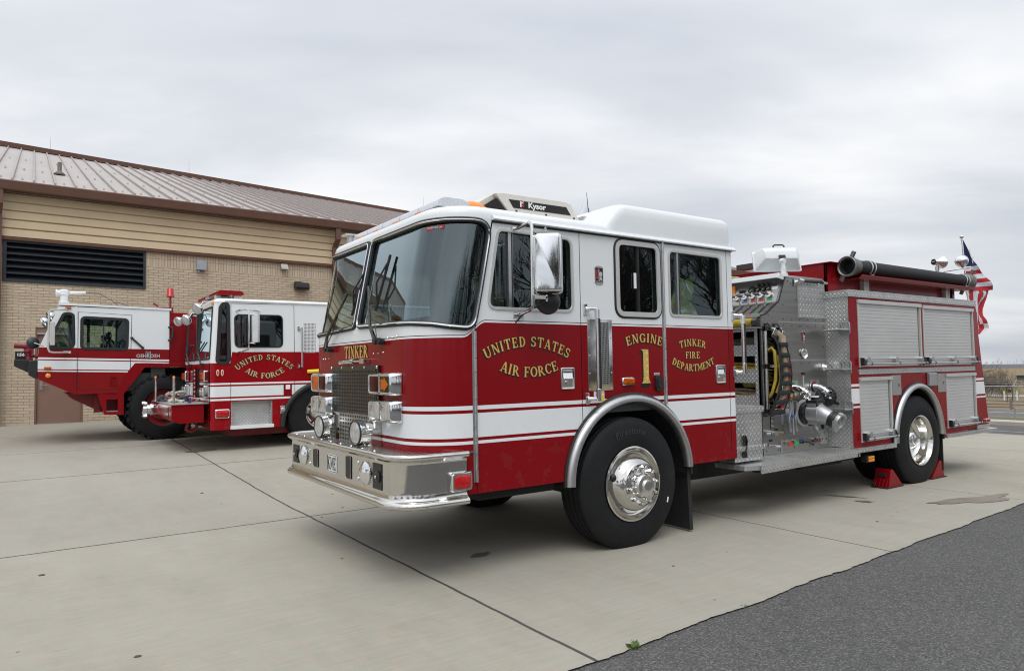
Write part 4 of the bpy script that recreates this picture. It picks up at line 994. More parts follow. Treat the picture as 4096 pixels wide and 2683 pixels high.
def grab(x, z0, z1, y=-.085):
    t = part_empty('grab_rail', en); mb = MB(); mb.cyl((x, y, z0+.06), (x, y, z1-.07), .0165, n=12); mb.build('pole', M['chrome_worn'], t)
    mb = MB(); mb.box(x-.004, x+.0165, y-.0185, y-.003, z0+.07, z1-.08); mb.build('grip_strip', M['rubber'], t)
    for z, s in ((z0, 1), (z1, -1)):
        mb = MB(); mb.cyl((x, y, z-.005 if s < 0 else z-.02), (x, y, z+s*.08), .0215, n=12); mb.tube([(x, y, z+.0*s), (x-.02, y+.03, z), (x-.045, -.014, z)], .018, 8, rr=[.018, .014, .022]); mb.box(x-.072, x-.035, -.014, -.0005, z-.045, z+.045); mb.build('bracket', M['chrome'], t, bevel=.004)
grab(-.355, 1.22, 1.925)
def marker_lamp(x, z, w, h, m, y=0, par=None):
    q = rpoly([(x-w/2, z-h/2), (x+w/2, z-h/2), (x+w/2, z+h/2), (x-w/2, z+h/2)], h*.3, 4); mb = MB(); rw = lambda d, yy: [(a, yy, b) for a, b in shift(q, d)]
    mb.rings([rw(0, y), rw(0, y-.014), rw(.006, y-.02), rw(.009, y-.016)]); o = mb.build('marker_lamp', M['chrome'], par or en, smooth=40); mb = MB(); mb.rings([rw(.009, y-.012), rw(.010, y-.026), rw(.02, y-.034)]); mb.build('lens', m, o); return o
marker_lamp(.035, 1.345, .14, .066, M['amber'])
mb = MB(); mb.prism(rpoly([(.345, 1.262), (.42, 1.262), (.42, 1.382), (.345, 1.382)], .022, 4), 'xz', -.028, -.0005); o = mb.build('power_inlet', M['black'], en, bevel=.006); mb = MB(); mb.prism(rpoly([(.36, 1.282), (.405, 1.282), (.405, 1.362), (.36, 1.362)], .015, 3), 'xz', -.035, -.028); mb.build('inlet_cover', M['rubber'], o, bevel=.003)
mb = MB(); mb.box(.342, .408, -.003, -.0005, 1.392, 1.412); mb.build('inlet_plate', M['print_silver'], en)
block_text('plate_lettering', '120 VAC', .013, lambda x, z, l: Vector((.375+x, -.003-l*.3, 1.402+z)), en, M['ink'])
mb = MB(); mb.box(-.335, -.225, -.003, -.0006, 1.185, 1.275); wq = mb.build('warning_label', M['print_white'], en); mb = MB(); mb.box(-.265, -.229, -.0045, -.003, 1.19, 1.245); mb.build('label_panel', M['print_yellow'], wq)
block_text('label_lettering', 'DANGER', .016, lambda x, z, l: Vector((-.252+x, -.003-l*.4, 1.262+z)), wq, M['print_red'], .8)
def kme_badge(x, z, w, h, y, par):
    q = [(x-w/2, z-h*.42), (x-w*.25, z-h/2), (x+w*.25, z-h/2), (x+w/2, z-h*.42), (x+w/2, z+h*.42), (x+w*.25, z+h/2), (x-w*.25, z+h/2), (x-w/2, z+h*.42)]
    mb = MB(); mb.prism(q, 'xz', y-.006, y-.0005); o = mb.build('maker_plate', M['alu'], par, smooth=0)
    mb = MB(); mb.box(x-w*.46, x+w*.46, y-.0075, y-.006, z-h*.39, z+h*.39); mb.build('plate_field', M['ink'], o)
    # red vertical word, big pale R and a round seal
    k = h/.135
    t = block_text('plate_lettering', 'KME', .036*k, lambda a, b, l: Vector((x-w*.28-b, y-.0076-l*.3, z+.005*k+a)), o, M['print_red'], .95, .001)
    mb = MB(); c = (x+w*.18, z+.008*k); mb.prism(ell(*c, w*.2, w*.22, 0, 340, 20), 'xz', y-.0085, y-.0076); mb.prism([(x+w*.05, z-.035*k), (x+w*.2, z-.035*k), (x+w*.38, z-.062*k+.02*k), (x+w*.30, z-.012*k), (x+w*.05, z-.012*k)], 'xz', y-.0085, y-.0076); mb.box(x-w*.08, x+w*.0, y-.0085, y-.0076, z-.042*k, z+.045*k); mb.build('plate_emblem', M['print_silver'], o)
    block_text('plate_lettering', 'FIRE APPARATUS', .0085*k, lambda a, b, l: Vector((x+a, y-.0076-l*.3, z-.046*k+b)), o, M['print_white'], .95)
kme_badge(-.255, 2.205, .085, .15, 0, en)
# mirror on the front door
mi = part_empty('mirror', en); yv = -.27
mb = MB(); mb.tube([(-1.06, 0, 2.50), (-1.075, -.12, 2.505), (-1.085, -.2, 2.51), (-1.09, -.235, 2.49), (-1.09, -.24, 2.44), (-1.092, -.24, 2.0), (-1.092, -.24, 1.92), (-1.09, -.22, 1.885), (-1.07, -.1, 1.87), (-1.06, 0, 1.865)], .013, 8); mb.build('bracket_tube', M['chrome_worn'], mi)
for bxs, cy in (((-1.10, -1.01, -.012, -.0005, 2.475, 2.515), None), ((-1.10, -1.01, -.012, -.0005, 1.845, 1.885), None), ((-1.09, -.975, -.27, -.235, 2.425, 2.45), (2.39, 2.475)), ((-1.09, -.975, -.265, -.235, 1.955, 1.985), (1.94, 1.99))):
    mb = MB(); mb.box(*bxs)
    if cy: mb.cyl((-.985, -.26, cy[0]), (-.985, -.26, cy[1]), .008)
    mb.build('mount', M['chrome_worn'], mi, bevel=.003)
ca = math.radians(12)
def mh(a, d): return (-.985+a*math.cos(ca)-d*math.sin(ca), yv+0-a*math.sin(ca)*0-d, 0)
q = rpoly([(-1.085, 2.0), (-.875, 2.0), (-.875, 2.43), (-1.085, 2.43)], .03, 4); cq = (-.98, 2.215)
mb = MB(); rows = []
for d, s, t_ in ((.045, 1.0, 1), (.04, 1.02, 1), (.0, 1.0, 1), (-.035, .96, .98), (-.052, .90, .955), (-.060, .84, .93), (-.062, .80, .915), (-.0625, .77, .90)): rows.append([(cq[0]+(a-cq[0])*s, yv+d, cq[1]+(b-cq[1])*t_) for a, b in q])
mb.rings(rows); Rz = Matrix.Translation((-.98, yv, 0)) @ Matrix.Rotation(math.radians(-38), 4, 'Z') @ Matrix.Translation((.98, -yv, 0))
mb.build('shell', M['chrome'], mi, smooth=45, xf=Rz)
mb = MB(); mb.sweep([(a, yv+.046, b) for a, b in shift(q, .004)], [(-.008, 0), (-.008, .01), (.008, .01), (.008, 0)], (0, 1, 0), closed=True); mb.build('rim', M['chrome_worn'], mi, xf=Rz)
mb = MB(); V, T = cdt(shift(q, .008)); mb.mesh([(a, yv+.05, b) for a, b in V], T); mb.build('glass', M['mirror'], mi, xf=Rz, fix=False)
mb = MB(); mb.lathe([(.088, .0), (.092, -.012), (.08, -.035), (.04, -.05), (.001, -.055)], (-.93, -.20, 1.945), (.35, .9, .1), 26); mb.build('spot_mirror', M['black'], mi, smooth=50)
mb = MB(); mb.tube([(-.985, -.27, 1.975), (-1.0, -.24, 1.93), (-1.05, -.15, 1.89), (-1.08, -.08, 1.85), (-1.10, -.03, 1.80)], .006, 6); mb.build('heater_cable', M['rubber'], mi)
# roof furniture: light bar, beacon, air conditioner, aerials, horn
lb = part_empty('light_bar', en)
mb = MB(); mb.box(-1.50, -1.28, .42, 1.98, 2.665, 2.69); mb.build('base', M['grille_metal'], lb, bevel=.008)
clear_bar = mk('clear_light_dome', (.62, .64, .68), .12, .25, .12, 40, .1, coat=.6)
for i in range(5):
    y0 = .34+.335*i; mb = MB(); mb.prism(rpoly([(-1.53, 2.69), (-1.52, 2.74), (-1.47, 2.762), (-1.31, 2.762), (-1.26, 2.74), (-1.25, 2.69)], [.005, .03, .03, .03, .03, .005], 3), 'xz', y0, y0+.325); mb.build('dome', clear_bar, lb, bevel=.006)
for y in (.62, 1.02, 1.42, 1.8): mb = MB(); mb.box(-1.56, -1.50, y-.05, y+.05, 2.662, 2.684); mb.build('amber_insert', M['orange'], lb)
mb = MB(); mb.box(-1.56, -1.40, 2.02, 2.08, 2.60, 2.74); mb.box(-1.6, -1.36, 2.0, 2.12, 2.74, 2.755); mb.build('end_bracket', M['rail_metal'], lb)
mb = MB()
rows = [[(-1.19+.155*k*math.cos(a)+.02*(1-k), .42+.085*k*math.sin(a), z) for a in frange(0, 2*PI, 20)[:-1]] for k, z in ((1, 2.668), (1, 2.70), (.9, 2.735), (.7, 2.758), (.4, 2.772), (.1, 2.776))]
mb.rings(rows); mb.build('beacon', M['orange'], en, smooth=60)
mb = MB(); mb.box(-1.30, -1.06, .35, .49, 2.63, 2.675); mb.build('beacon_base', M['black'], en)
ac = part_empty('air_conditioner', en)
AY0, AY1 = .36, 1.42
def acr(x, ins): return x
mb = MB()
side_p = [(-.875, 2.705), (-.985, 2.83), (-.965, 2.862), (-.30, 2.868), (-.25, 2.85), (-.14, 2.715)]
# shell as stacked outlines
def acring(z, x0, x1, ins): return [(a, b, z) for a, b in rpoly([(x0, AY0+ins), (x1, AY0+ins), (x1, AY1-ins), (x0, AY1-ins)], .06, 4)]
mb.prism([(-1.24, 2.70), (-1.24, 2.712), (-1.0, 2.858), (-.93, 2.868), (-.30, 2.872), (-.235, 2.858), (-.12, 2.70)], 'xz', AY0+.05, AY1-.05)
mb.prism([(-.855, 2.70), (-1.0, 2.858), (-.93, 2.868), (-.30, 2.872), (-.235, 2.858), (-.12, 2.70)], 'xz', AY0, AY0+.05)
mb.prism([(-.855, 2.70), (-1.0, 2.858), (-.93, 2.868), (-.30, 2.872), (-.235, 2.858), (-.12, 2.70)], 'xz', AY1-.05, AY1)
mb.build('shell', M['cream'], ac, bevel=.02, seg=3, smooth=30)
mb = MB(); mb.prism([(-1.17, 2.70), (-.865, 2.70), (-.985, 2.822)], 'xz', AY0+.012, AY0+.045); mb.box(-1.2, -.12, AY0+.02, AY1-.02, 2.66, 2.70); mb.build('intake', M['dark'], ac)
st_q = [(-.875, 2.822), (-.83, 2.758), (-.235, 2.760), (-.285, 2.825)]
mb = MB(); mb.prism(st_q, 'xz', AY0-.0035, AY0-.0005); sp = mb.build('name_strip', M['ink'], ac, smooth=0)
block_text('name_lettering', 'Kysor', .066, lambda x, z, l: Vector((-.595+x, AY0-.0035-l*.3, 2.793+z)), sp, M['print_white'], 1.12, .0022)
mb = MB(); mb.box(-.765, -.752, AY0-.0045, AY0-.0035, 2.772, 2.818); mb.tube([(-.752, AY0-.004, 2.80), (-.742, AY0-.004, 2.808), (-.732, AY0-.004, 2.816)], .0035, 4); mb.build('emblem_bar', M['print_white'], sp)
mb = MB(); mb.tube([(-.735, AY0-.004, 2.806), (-.747, AY0-.004, 2.797), (-.737, AY0-.004, 2.788), (-.748, AY0-.004, 2.776)], .004, 4); mb.tube([(-.726, AY0-.004, 2.804), (-.737, AY0-.004, 2.794), (-.727, AY0-.004, 2.785), (-.735, AY0-.004, 2.775)], .003, 4); mb.build('emblem_flame', M['print_red'], sp)
mb = MB()
for x in (-.80, -.50, -.20): mb.ball((x, AY0, 2.738 if x > -.3 else 2.735), .011, .008, .011, 8, 4)
mb.build('screws', M['grille_metal'], ac)
mb = MB(); mb.tube([(-.50, .6, 2.872), (-.47, .6, 2.90), (-.33, .6, 2.905), (-.25, .58, 2.895), (-.24, .57, 2.87)], .004, 5); mb.build('lifting_wire', M['grille_metal'], ac)
mb = MB(); mb.box(-.09, .03, .36, .52, 2.66, 2.775); mb.build('aerial_box', M['tread_xz'], en, bevel=.004)
mb = MB(); mb.cyl((.02, .42, 2.775), (.02, .42, 2.80), .022); mb.cyl((.02, .42, 2.80), (0.0, .42, 3.0), .0045, .002, 6); mb.tube([(.02, .4, 2.79), (-.05, .36, 2.74), (-.1, .35, 2.70)], .006, 5); mb.build('aerial', M['black'], en)
mb = MB(); mb.lathe([(.008, 0), (.03, .02), (.05, .05), (.085, .10), (.10, .118), (.094, .12), (.07, .10), (.03, .06)], (.06, .62, 2.79), (.55, -.2, .35), 22); mb.build('air_horn', M['chrome'], en, smooth=50)
# ---------------------------------------------------------------- wheels
def tyre_prof(r, w, ribs=4, bead=.29):
    "outer face at height 0, inner at -w"
    p = [(bead, -.02), (bead+.02, .004), (bead+.07, .016), (r-.13, .014), (r-.06, .0), (r-.022, -.012), (r-.004, -.030)]
    for i in range(ribs):
        c = -.035-(w-.07)*(i+.5)/ribs
        p += [(r, c+.012), (r-.012, c+.008), (r-.012, c-.008), (r, c-.012)]
    return p+[(r-.004, -w+.030), (r-.022, -w+.012), (r-.06, -w), (r-.13, -w-.014), (bead+.07, -w-.016), (bead+.02, -w), (bead, -w+.02)]
def flat_bottom(o, zc, r):       # a loaded tyre stands on a patch, not on a line
    for v in o.data.vertices:
        if v.co.z < zc-r+.016: v.co.z = zc-r+.016
def wheel(par, x, y, z, r, w, kind, out=-1, name='wheel'):
    t = part_empty(name, par); ax = (0, out, 0); o = (x, y, z)
    mb = MB(); mb.lathe(tyre_prof(r, w), o, ax, 64, closed=True); ty = mb.build('tyre', M['tyre'], t, smooth=30); flat_bottom(ty, z, r)
    if kind == 'steer':
        mb = MB(); mb.lathe([(.296, -.03), (.303, .0), (.302, .014), (.288, .018), (.281, .004), (.272, -.004), (.264, -.022), (.250, -.026), (.240, -.010), (.226, .020), (.206, .062), (.186, .082), (.172, .088), (.170, .094), (.166, .096), (.01, .096)], o, ax, 48); mb.build('rim', M['bumper'], t, smooth=60)
        mb = MB()
        for i in range(10):
            a = 2*PI*i/10+.16; c = Vector((x+.143*math.cos(a), y+out*.095, z+.143*math.sin(a))); mb.cyl(c, c+Vector((0, out*.026, 0)), .0185, .0175, 6); mb.lathe([(.0165, .026), (.016, .038), (.010, .048), (.001, .051)], c, ax, 10)
        mb.build('lug_nuts', M['chrome'], t, smooth=30)
        mb = MB(); mb.lathe([(.104, .096), (.104, .108), (.098, .135), (.084, .156), (.052, .160), (.050, .172), (.044, .178), (.034, .176), (.01, .176)], o, ax, 32); mb.build('hub_cap', M['chrome_worn'], t, smooth=45)
        mb = MB()
        for a in (163, 343): c = Vector((x+.232*math.cos(math.radians(a)), y+out*.012, z+.232*math.sin(math.radians(a)))); mb.ball(c, .030, .026, .033, 14, 8)
        mb.build('hand_hole', M['ink'], t)
    else:
        mb = MB(); mb.lathe([(.296, -.03), (.303, .0), (.301, .012), (.288, .014), (.280, .002), (.272, -.01), (.262, -.05), (.252, -.11), (.240, -.15), (.20, -.165), (.15, -.168), (.01, -.168)], o, ax, 48); mb.build('rim', M['bumper'], t, smooth=60)
        mb = MB(); mb.lathe([(.112, -.168), (.112, -.12), (.106, -.095), (.085, -.072), (.052, -.068), (.050, -.058), (.040, -.054), (.01, -.055)], o, ax, 32); mb.build('hub_cap', M['chrome'], t, smooth=45)
        mb = MB()
        for i in range(8):
            a = 2*PI*i/8+.2; c = Vector((x+.19*math.cos(a), y-out*.158, z+.19*math.sin(a))); mb.ball(c, .028, .012, .028, 10, 6)
        mb.build('hand_hole', M['ink'], t)
    return t
RW = .535
w1 = wheel(en, .03, -.035, RW-.016, RW, .30, 'steer'); wheel(en, .03, WID+.02, RW-.016, RW, .30, 'steer', 1)
w2 = wheel(en, 4.845, .00, RW-.016, RW, .28, 'drive'); wheel(en, 4.845, WID, RW-.016, RW, .28, 'drive', 1)
for y in (.33, WID-.33-.28+.0): 
    mb = MB(); mb.lathe(tyre_prof(RW, .28), (4.845, y+(0 if y < 1 else .28), RW-.016), (0, -1, 0) , 48, closed=True); o = mb.build('inner_tyre', M['tyre'], en, smooth=30); flat_bottom(o, RW-.016, RW)
def tyre_word(txt, rad, x, y, z, mid, size, par):
    k = size
    block_text('sidewall_lettering', txt, size, lambda a, b, l: Vector((x+(rad+b)*math.cos(mid-a/rad), y-l*.4, z+(rad+b)*math.sin(mid-a/rad))), par, mk('worn_rubber', (.036, .037, .039), .6, 0, .2, 30), 1.25)
tyre_word('Firestone', .425, .03, -.052, RW-.016, 1.62, .072, w1); tyre_word('GOODYEAR', .425, 4.845, -.017, RW-.016, .55, .06, w2)
mb = MB(); a = -.42; c = Vector((.03+.42*math.cos(a), -.053, RW-.016+.42*math.sin(a))); mb.mesh([c+Vector((dx*math.cos(1.3)-dz*math.sin(1.3), 0, dx*math.sin(1.3)+dz*math.cos(1.3))) for dx, dz in ((-.022, -.008), (.022, -.008), (.022, .008), (-.022, .008))], [(0, 1, 2, 3)]); mb.build('valve_tag', M['print_white'], w1, fix=False)
def arch_trim(cx, cz, rx, ry, wdt, par, a0, a1, y=0, prot=.055):
    n = 40; mb = MB()
    for mi, pf in ((0, [(-.5, .012), (-.46, -.035), (-.30, -prot), (0, -prot-.004), (.30, -prot+.006), (.47, -.028), (.5, .01)]),):
        rows = []
        for i in range(n+1):
            a = math.radians(a0+(a1-a0)*i/n); rows.append([(cx+(rx+k*wdt)*math.cos(a), y+d, cz+(ry+k*wdt)*math.sin(a)) for k, d in pf])
        mb.rings(rows)
    o = mb.build('wheel_arch', M['alu'], par, smooth=40)
    mb = MB(); mb.tube([(cx+(rx+wdt*.52)*math.cos(math.radians(a)), y-.006, cz+(ry+wdt*.52)*math.sin(math.radians(a))) for a in frange(a0-6 if a0 < 20 else a0, a1 if a1 < 170 else a1, 36)], .014, 6); mb.build('arch_seal', M['rubber'], o)
    return o
arch_trim(.06, .57, .665, .635, .075, en, 2, 181)
for y0, y1 in ((0.004, .55), (WID-.55, WID-.004)):
    mb = MB(); rows = [[(.07+.66*math.cos(a), y, .56+.63*math.sin(a)) for a in frange(-.05, PI+.05, 28)] for y in (y0, y1)]; mb.grid(rows); mb.build('wheel_well', M['dark'], en)
# chassis
mb = MB()
for y in (.78, 1.50): mb.box(-1.6, 6.3, y, y+.09, .50, .74)
mb.box(-1.3, 1.3, .55, 1.83, .62, 1.1); mb.box(1.2, 2.9, .55, 1.8, .33, .5); mb.box(-.25, .35, .5, 1.9, .40, .52); mb.box(-1.35, -.65, .12, 2.26, .52, .62); mb.cyl((.03, .2, .52), (.03, 2.2, .52), .07); mb.cyl((4.845, .3, .52), (4.845, 2.1, .52), .11); mb.ball((4.845, 1.19, .5), .24); mb.cyl((.6, 1.19, .55), (4.8, 1.19, .5), .05); mb.box(.72, 1.15, .30, .6, .56, .62); mb.box(1.0, 1.2, .3, .42, .44, .58); mb.box(2.6, 3.4, .15, 1.1, .36, .48); mb.box(.9, 1.35, .02, 2.3, .60, .66)
mb.build('chassis', M['dark'], en, bevel=.01)
mb = MB(); mb.prism([(.74, .03), (.74, .56), (.78, .56), (.78, .03)], 'xz', .02, .36); mb.box(.735, .745, .03, .35, .50, .54)
fl = mb.build('mud_flap', M['rubber'], en)
for v in fl.data.vertices: v.co.x += .05*(v.co.z < .3)*(.4+v.co.y)
mb = MB(); mb.box(5.44, 5.46, .02, .62, .10, .54); mb.build('mud_flap', M['rubber'], en)
# ---------------------------------------------------------------- pump module
PY, PX0, PX1 = .28, 2.19, 3.385
pm = part_empty('pump_module', en)
hw = [(2.235, .985), (2.525, .985), (2.525, 1.835), (2.235, 1.835)]
pan = [(2.19, .53), (PX1, .53), (PX1, 2.40), (2.65, 2.40), (2.52, 2.13), (2.29, 1.99), (2.19, 1.96)]
mb = MB(); mb.prism(pan, 'xz', PY, PY+.03, 0, [hw]); mb.build('side_panel', M['steel'], pm, smooth=0)
mb = MB(); mb.sweep([(x, PY-.002, z) for x, z in ((2.662, 2.405), (2.65, 2.40), (2.52, 2.13), (2.29, 1.99), (2.19, 1.96), (2.19, 1.06))], [(-.008, 0), (-.008, .006), (.008, .006), (.008, 0)], (0, -1, 0)); mb.build('edge_trim', M['black'], pm, smooth=0)
mb = MB(); mb.prism([(2.21, .53), (PX1, .53), (PX1, 2.385), (2.67, 2.385), (2.54, 2.12), (2.30, 1.975), (2.21, 1.955)], 'xz', PY+.5, WID-.30); mb.box(2.67, PX1, PY+.03, PY+.5, .53, 2.38); mb.box(2.21, 2.6, PY+.03, PY+.5, 1.86, 1.95); mb.box(2.21, 2.6, PY+.03, PY+.5, .53, .96); mb.build('core', M['dark'], pm, smooth=0)
# forward face: checker plate with three openings per column
holes = []
for zt in (1.81, 1.555, 1.275):
    for y0 in (.35, .95): holes.append([(y0, zt-.14), (y0+.46, zt-.14), (y0+.46, zt), (y0, zt)])
mb = MB(); mb.prism([(PY, .99), (WID-.3, .99), (WID-.3, 1.96), (PY, 1.96)], 'yz', PX0, PX0+.02, 0, holes); mb.build('front_panel', M['tread_dim'], pm, smooth=0)
mb = MB(); mb.box(2.5, 2.51, PY+.03, WID-.3, .96, 1.95); mb.build('hose_bin_back', M['dark'], pm)
nrm = lambda a, b: (Vector((-(b[1]-a[1]), 0, b[0]-a[0]))).normalized()
GA, GB = (2.29, 1.99), (2.52, 2.13); GC = (2.65, 2.40)
def deck(a, b, name, m):
    n = nrm(a, b); mb = MB(); v = []
    for t, q in ((0, a), (1, b)):
        for y in (PY+.004, WID-.31): v += [Vector((q[0], y, q[1])), Vector((q[0], y, q[1]))-n*.02]
    mb.mesh(v, [(0, 2, 6, 4), (1, 5, 7, 3), (0, 4, 5, 1), (2, 3, 7, 6), (0, 1, 3, 2), (4, 6, 7, 5)]); return mb.build(name, m, pm, smooth=0)
dk = deck(GA, GB, 'lever_deck', M['steel']); gpn = deck(GB, GC, 'gauge_panel', M['steel'])
mb = MB(); mb.box(2.175, 2.21, PY, WID-.3, 1.955, 1.985); mb.prism([(2.19, 1.985), (2.29, 1.985), (2.29, 1.99)], 'xz', PY, WID-.3); mb.build('front_lip', M['alu'], pm)
def onp(a, b, t, y, l):
    n = nrm(a, b); return Vector((a[0]+(b[0]-a[0])*t, y, a[1]+(b[1]-a[1])*t))+n*l
ng = nrm(GB, GC); nd = nrm(GA, GB)
white_face = mk('gauge_face', (.62, .62, .60), .4, 0, .05)
def gauge(t, y, r, face):
    c = onp(GB, GC, t, y, 0); mb = MB(); mb.lathe([(r, 0), (r, .018), (r*.9, .024), (r*.82, .016)], c, ng, 22); o = mb.build('gauge', M['chrome_worn'] if face else M['grille_metal'], gpn, smooth=40)
    mb = MB(); mb.lathe([(r*.84, .0165), (.001, .0168)], c, ng, 20); mb.build('dial', face or M['ink'], o, smooth=0)
    mb = MB(); u = Vector((0, 1, 0)); v = ng.cross(u)
    for a in (.6,): d = u*math.cos(a)+v*math.sin(a); mb.cyl(c+ng*.019-d*r*.2, c+ng*.019+d*r*.7, .0022, n=4)
    mb.build('needle', M['ink'] if face else M['print_white'], o)
for y in (.41, .515, .62, .72, .82, .93, 1.04, 1.15): gauge(.31, y, .043, white_face)
for y, r in ((.435, .029), (.50, .029), (.57, .029), (.65, .044)): gauge(.57, y, r, None)
mb = MB()
for y in (.45, .51, .57): c = onp(GB, GC, .75, y, 0); mb.lathe([(.012, 0), (.012, .012), (.018, .018), (.016, .034), (.004, .038)], c, ng, 12)
for y in (.365, .40): c = onp(GB, GC, .70, y, 0); mb.lathe([(.014, 0), (.015, .012), (.003, .018)], c, ng, 10)
mb.build('knobs', M['black'], gpn)
mb = MB()
for i, (y, k) in enumerate(((.40, 'print_green'), (.50, 'print_red'), (.60, 'print_red'), (.71, 'print_blue'))):
    m2 = MB(); m2.mesh([onp(GB, GC, t, y+d, .003) for t, d in ((.08, -.034), (.08, .034), (.15, .034), (.15, -.034))], [(0, 1, 2, 3)]); m2.build('name_tag', M[k], gpn, smooth=0)
mb.mesh([onp(GB, GC, t, y, .003) for t, y in ((.52, .33), (.52, .40), (.66, .41), (.64, .325))], [(0, 1, 2, 3)]); mb.build('paper_label', M['print_white'], gpn, smooth=0)
mb = MB(); mb.box(2.585, 2.60, .74, .82, 2.255, 2.30); mb.build('data_plate', M['ink'], gpn)
mb = MB(); mb.box(2.585, 2.605, .88, 1.0, 2.24, 2.36); mb.build('amber_panel', M['orange'], gpn)
for i, y in enumerate((.38, .485, .59, .70, .80, .91)):
    mb = MB(); a, b = onp(GA, GB, .18, y, .002), onp(GA, GB, .86, y, .002); mb.box(0, 1, 0, 1, 0, 1); mb.bm.clear() if hasattr(mb.bm, 'clear') else None
    q = [onp(GA, GB, t, y+d, .0015) for t, d in ((.12, -.018), (.12, .018), (.9, .018), (.9, -.018))]; mb.mesh(q, [(0, 1, 2, 3)]); sl = mb.build('lever_slot', M['ink'], dk, smooth=0, fix=False)
    mb = MB(); base = onp(GA, GB, .62, y, -.01); top = Vector((2.385, y-.03, 2.215)); mb.cyl(base, top, .0075, n=8); lv_ = mb.build('lever', M['chrome_worn'], dk)
    mb = MB(); d = (top-base).normalized(); mb.lathe([(.010, -.012), (.030, -.006), (.042, .004), (.030, .014), (.005, .018)], top, (0, -.35, 1), 16); mb.build('lever_knob', M['black'], dk, smooth=50)
mb = MB()
for y, k in ((.40, 0), (.50, 1)): m2 = MB(); m2.mesh([onp(GA, GB, t, y+d, .003) for t, d in ((.02, -.035), (.02, .035), (.09, .035), (.09, -.035))], [(0, 1, 2, 3)]); m2.build('name_tag', M['print_green' if k == 0 else 'print_red'], dk, smooth=0)
mb = MB(); mb.prism([(2.55, 2.385), (2.535, 2.39), (2.545, 2.435), (2.56, 2.44), (2.67, 2.415), (2.67, 2.405), (2.565, 2.42)], 'xz', PY+.01, WID-.31); mb.prism([(2.535, 2.385), (2.56, 2.44), (2.665, 2.415), (2.64, 2.365)], 'xz', PY-.0, PY+.012); mb.build('hood', M['white'], pm, smooth=0)
mb = MB(); mb.box(PX1-.52, PX1-.003, PY-.007, PY-.0005, 1.97, 2.39); tp = mb.build('tread_panel', M['tread_xz'], pm)
mb = MB(); mb.cyl((2.86, PY-.06, 2.362), (3.30, PY-.06, 2.365), .0165, n=12); rl = mb.build('top_rail', M['black'], pm)
mb = MB()
for x in (2.86, 3.30): mb.cyl((x-.035, PY-.06, 2.364), (x+.035, PY-.06, 2.364), .021, n=12); mb.tube([(x, PY-.06, 2.364), (x-.02, PY-.03, 2.355), (x-.035, PY-.008, 2.35)], .017, 8); mb.box(x-.06, x-.01, PY-.016, PY-.007, 2.31, 2.39)
mb.build('bracket', M['chrome'], rl, bevel=.003)
mb = MB(); mb.box(2.5, PX1-.01, PY-.007, PY-.0005, 1.905, 1.92); mb.box(2.6, PX1-.01, PY-.007, PY-.0005, 1.495, 1.512); mb.build('panel_seam', M['alu'], pm)
mb = MB()
for x in frange(2.60, 3.34, 5):
    for z in (1.945, 1.88, 1.47): mb.ball((x, PY, z), .008, .006, .008, 8, 4)
for x, z in ((2.70, 2.36), (2.82, 2.36), (2.60, 2.10), (2.34, 1.985), (2.84, 2.16), (3.33, 1.80), (3.33, 1.65), (3.34, 1.2), (2.72, .58), (3.0, .57), (3.2, .57), (2.44, .57), (2.24, .57), (3.35, .6)): mb.ball((x, PY, z), .008, .006, .008, 8, 4)
mb.build('bolts', M['grille_metal'], pm)
kme_badge(2.945, 1.755, .072, .13, PY, pm)
mb = MB(); mb.lathe([(.058, 0), (.060, .008), (.050, .012), (.044, .0), (.036, -.004), (.001, -.006)], (2.945, PY-.006, 1.575), (0, -1, 0), 26); o = mb.build('panel_latch', M['chrome'], pm, smooth=45); mb = MB(); mb.box(2.905, 2.985, PY-.018, PY-.006, 1.567, 1.583); mb.build('latch_bar', M['chrome_worn'], o)
mb = MB(); mb.lathe([(.046, 0), (.05, .02), (.048, .04), (.03, .06), (.02, .08), (.001, .082)], (3.27, PY, 1.425), (0, -1, 0), 8); mb.build('discharge_cap', M['chrome'], pm, smooth=25)
mb = MB(); mb.box(2.897, 2.953, PY-.006, PY-.0005, 1.345, 1.37); mb.build('data_plate', M['ink'], pm); mb = MB(); mb.box(2.913, 2.928, PY-.006, PY-.0005, 1.16, 1.335); mb.build('sight_strip', M['print_silver'], pm)
def outlet(x, tagm, par):
    mb = MB(); mb.box(x-.087, x+.087, PY-.006, PY-.0005, 1.105, 1.285); o = mb.build('discharge_outlet', M['alu'], par, bevel=.002)
    mb = MB(); mb.box(x-.03, x+.03, PY-.0085, PY-.006, 1.258, 1.276); mb.build('name_tag', M[tagm], o)
    mb = MB(); c = Vector((x-.015, PY, 1.205)); mb.lathe([(.054, .004), (.054, .012), (.05, .014)], c, (0, -1, 0), 20); mb.build('collar', M['black'], o)
    mb = MB(); mb.tube([c, c+Vector((0, -.05, 0)), c+Vector((.0, -.09, -.012)), c+Vector((.0, -.125, -.035))], .043, 14); d = Vector((0, -.80, -.60)); e = c+Vector((0, -.118, -.03)); mb.lathe([(.044, 0), (.052, .004), (.052, .02), (.047, .024), (.050, .05), (.052, .07), (.044, .078), (.040, .062), (.001, .060)], e, d, 18)
    mb.build('elbow', M['chrome'], o, smooth=45)
    mb = MB(); q = e+d*.06
    for a in range(3): v = Vector((math.cos(a*2.1+.5), .4*math.sin(a*2.1+.5), math.sin(a*2.1+.5))); mb.box(-.01, .01, -.02, .02, -.008, .008, M=Matrix.Translation(q+v*.05) @ v.to_track_quat('X', 'Z').to_matrix().to_4x4())
    mb.cyl(q, q+d*.03, .012, n=8); mb.build('cap_lugs', M['chrome_worn'], o)
outlet(2.735, 'print_green', pm); outlet(3.125, 'print_red', pm)
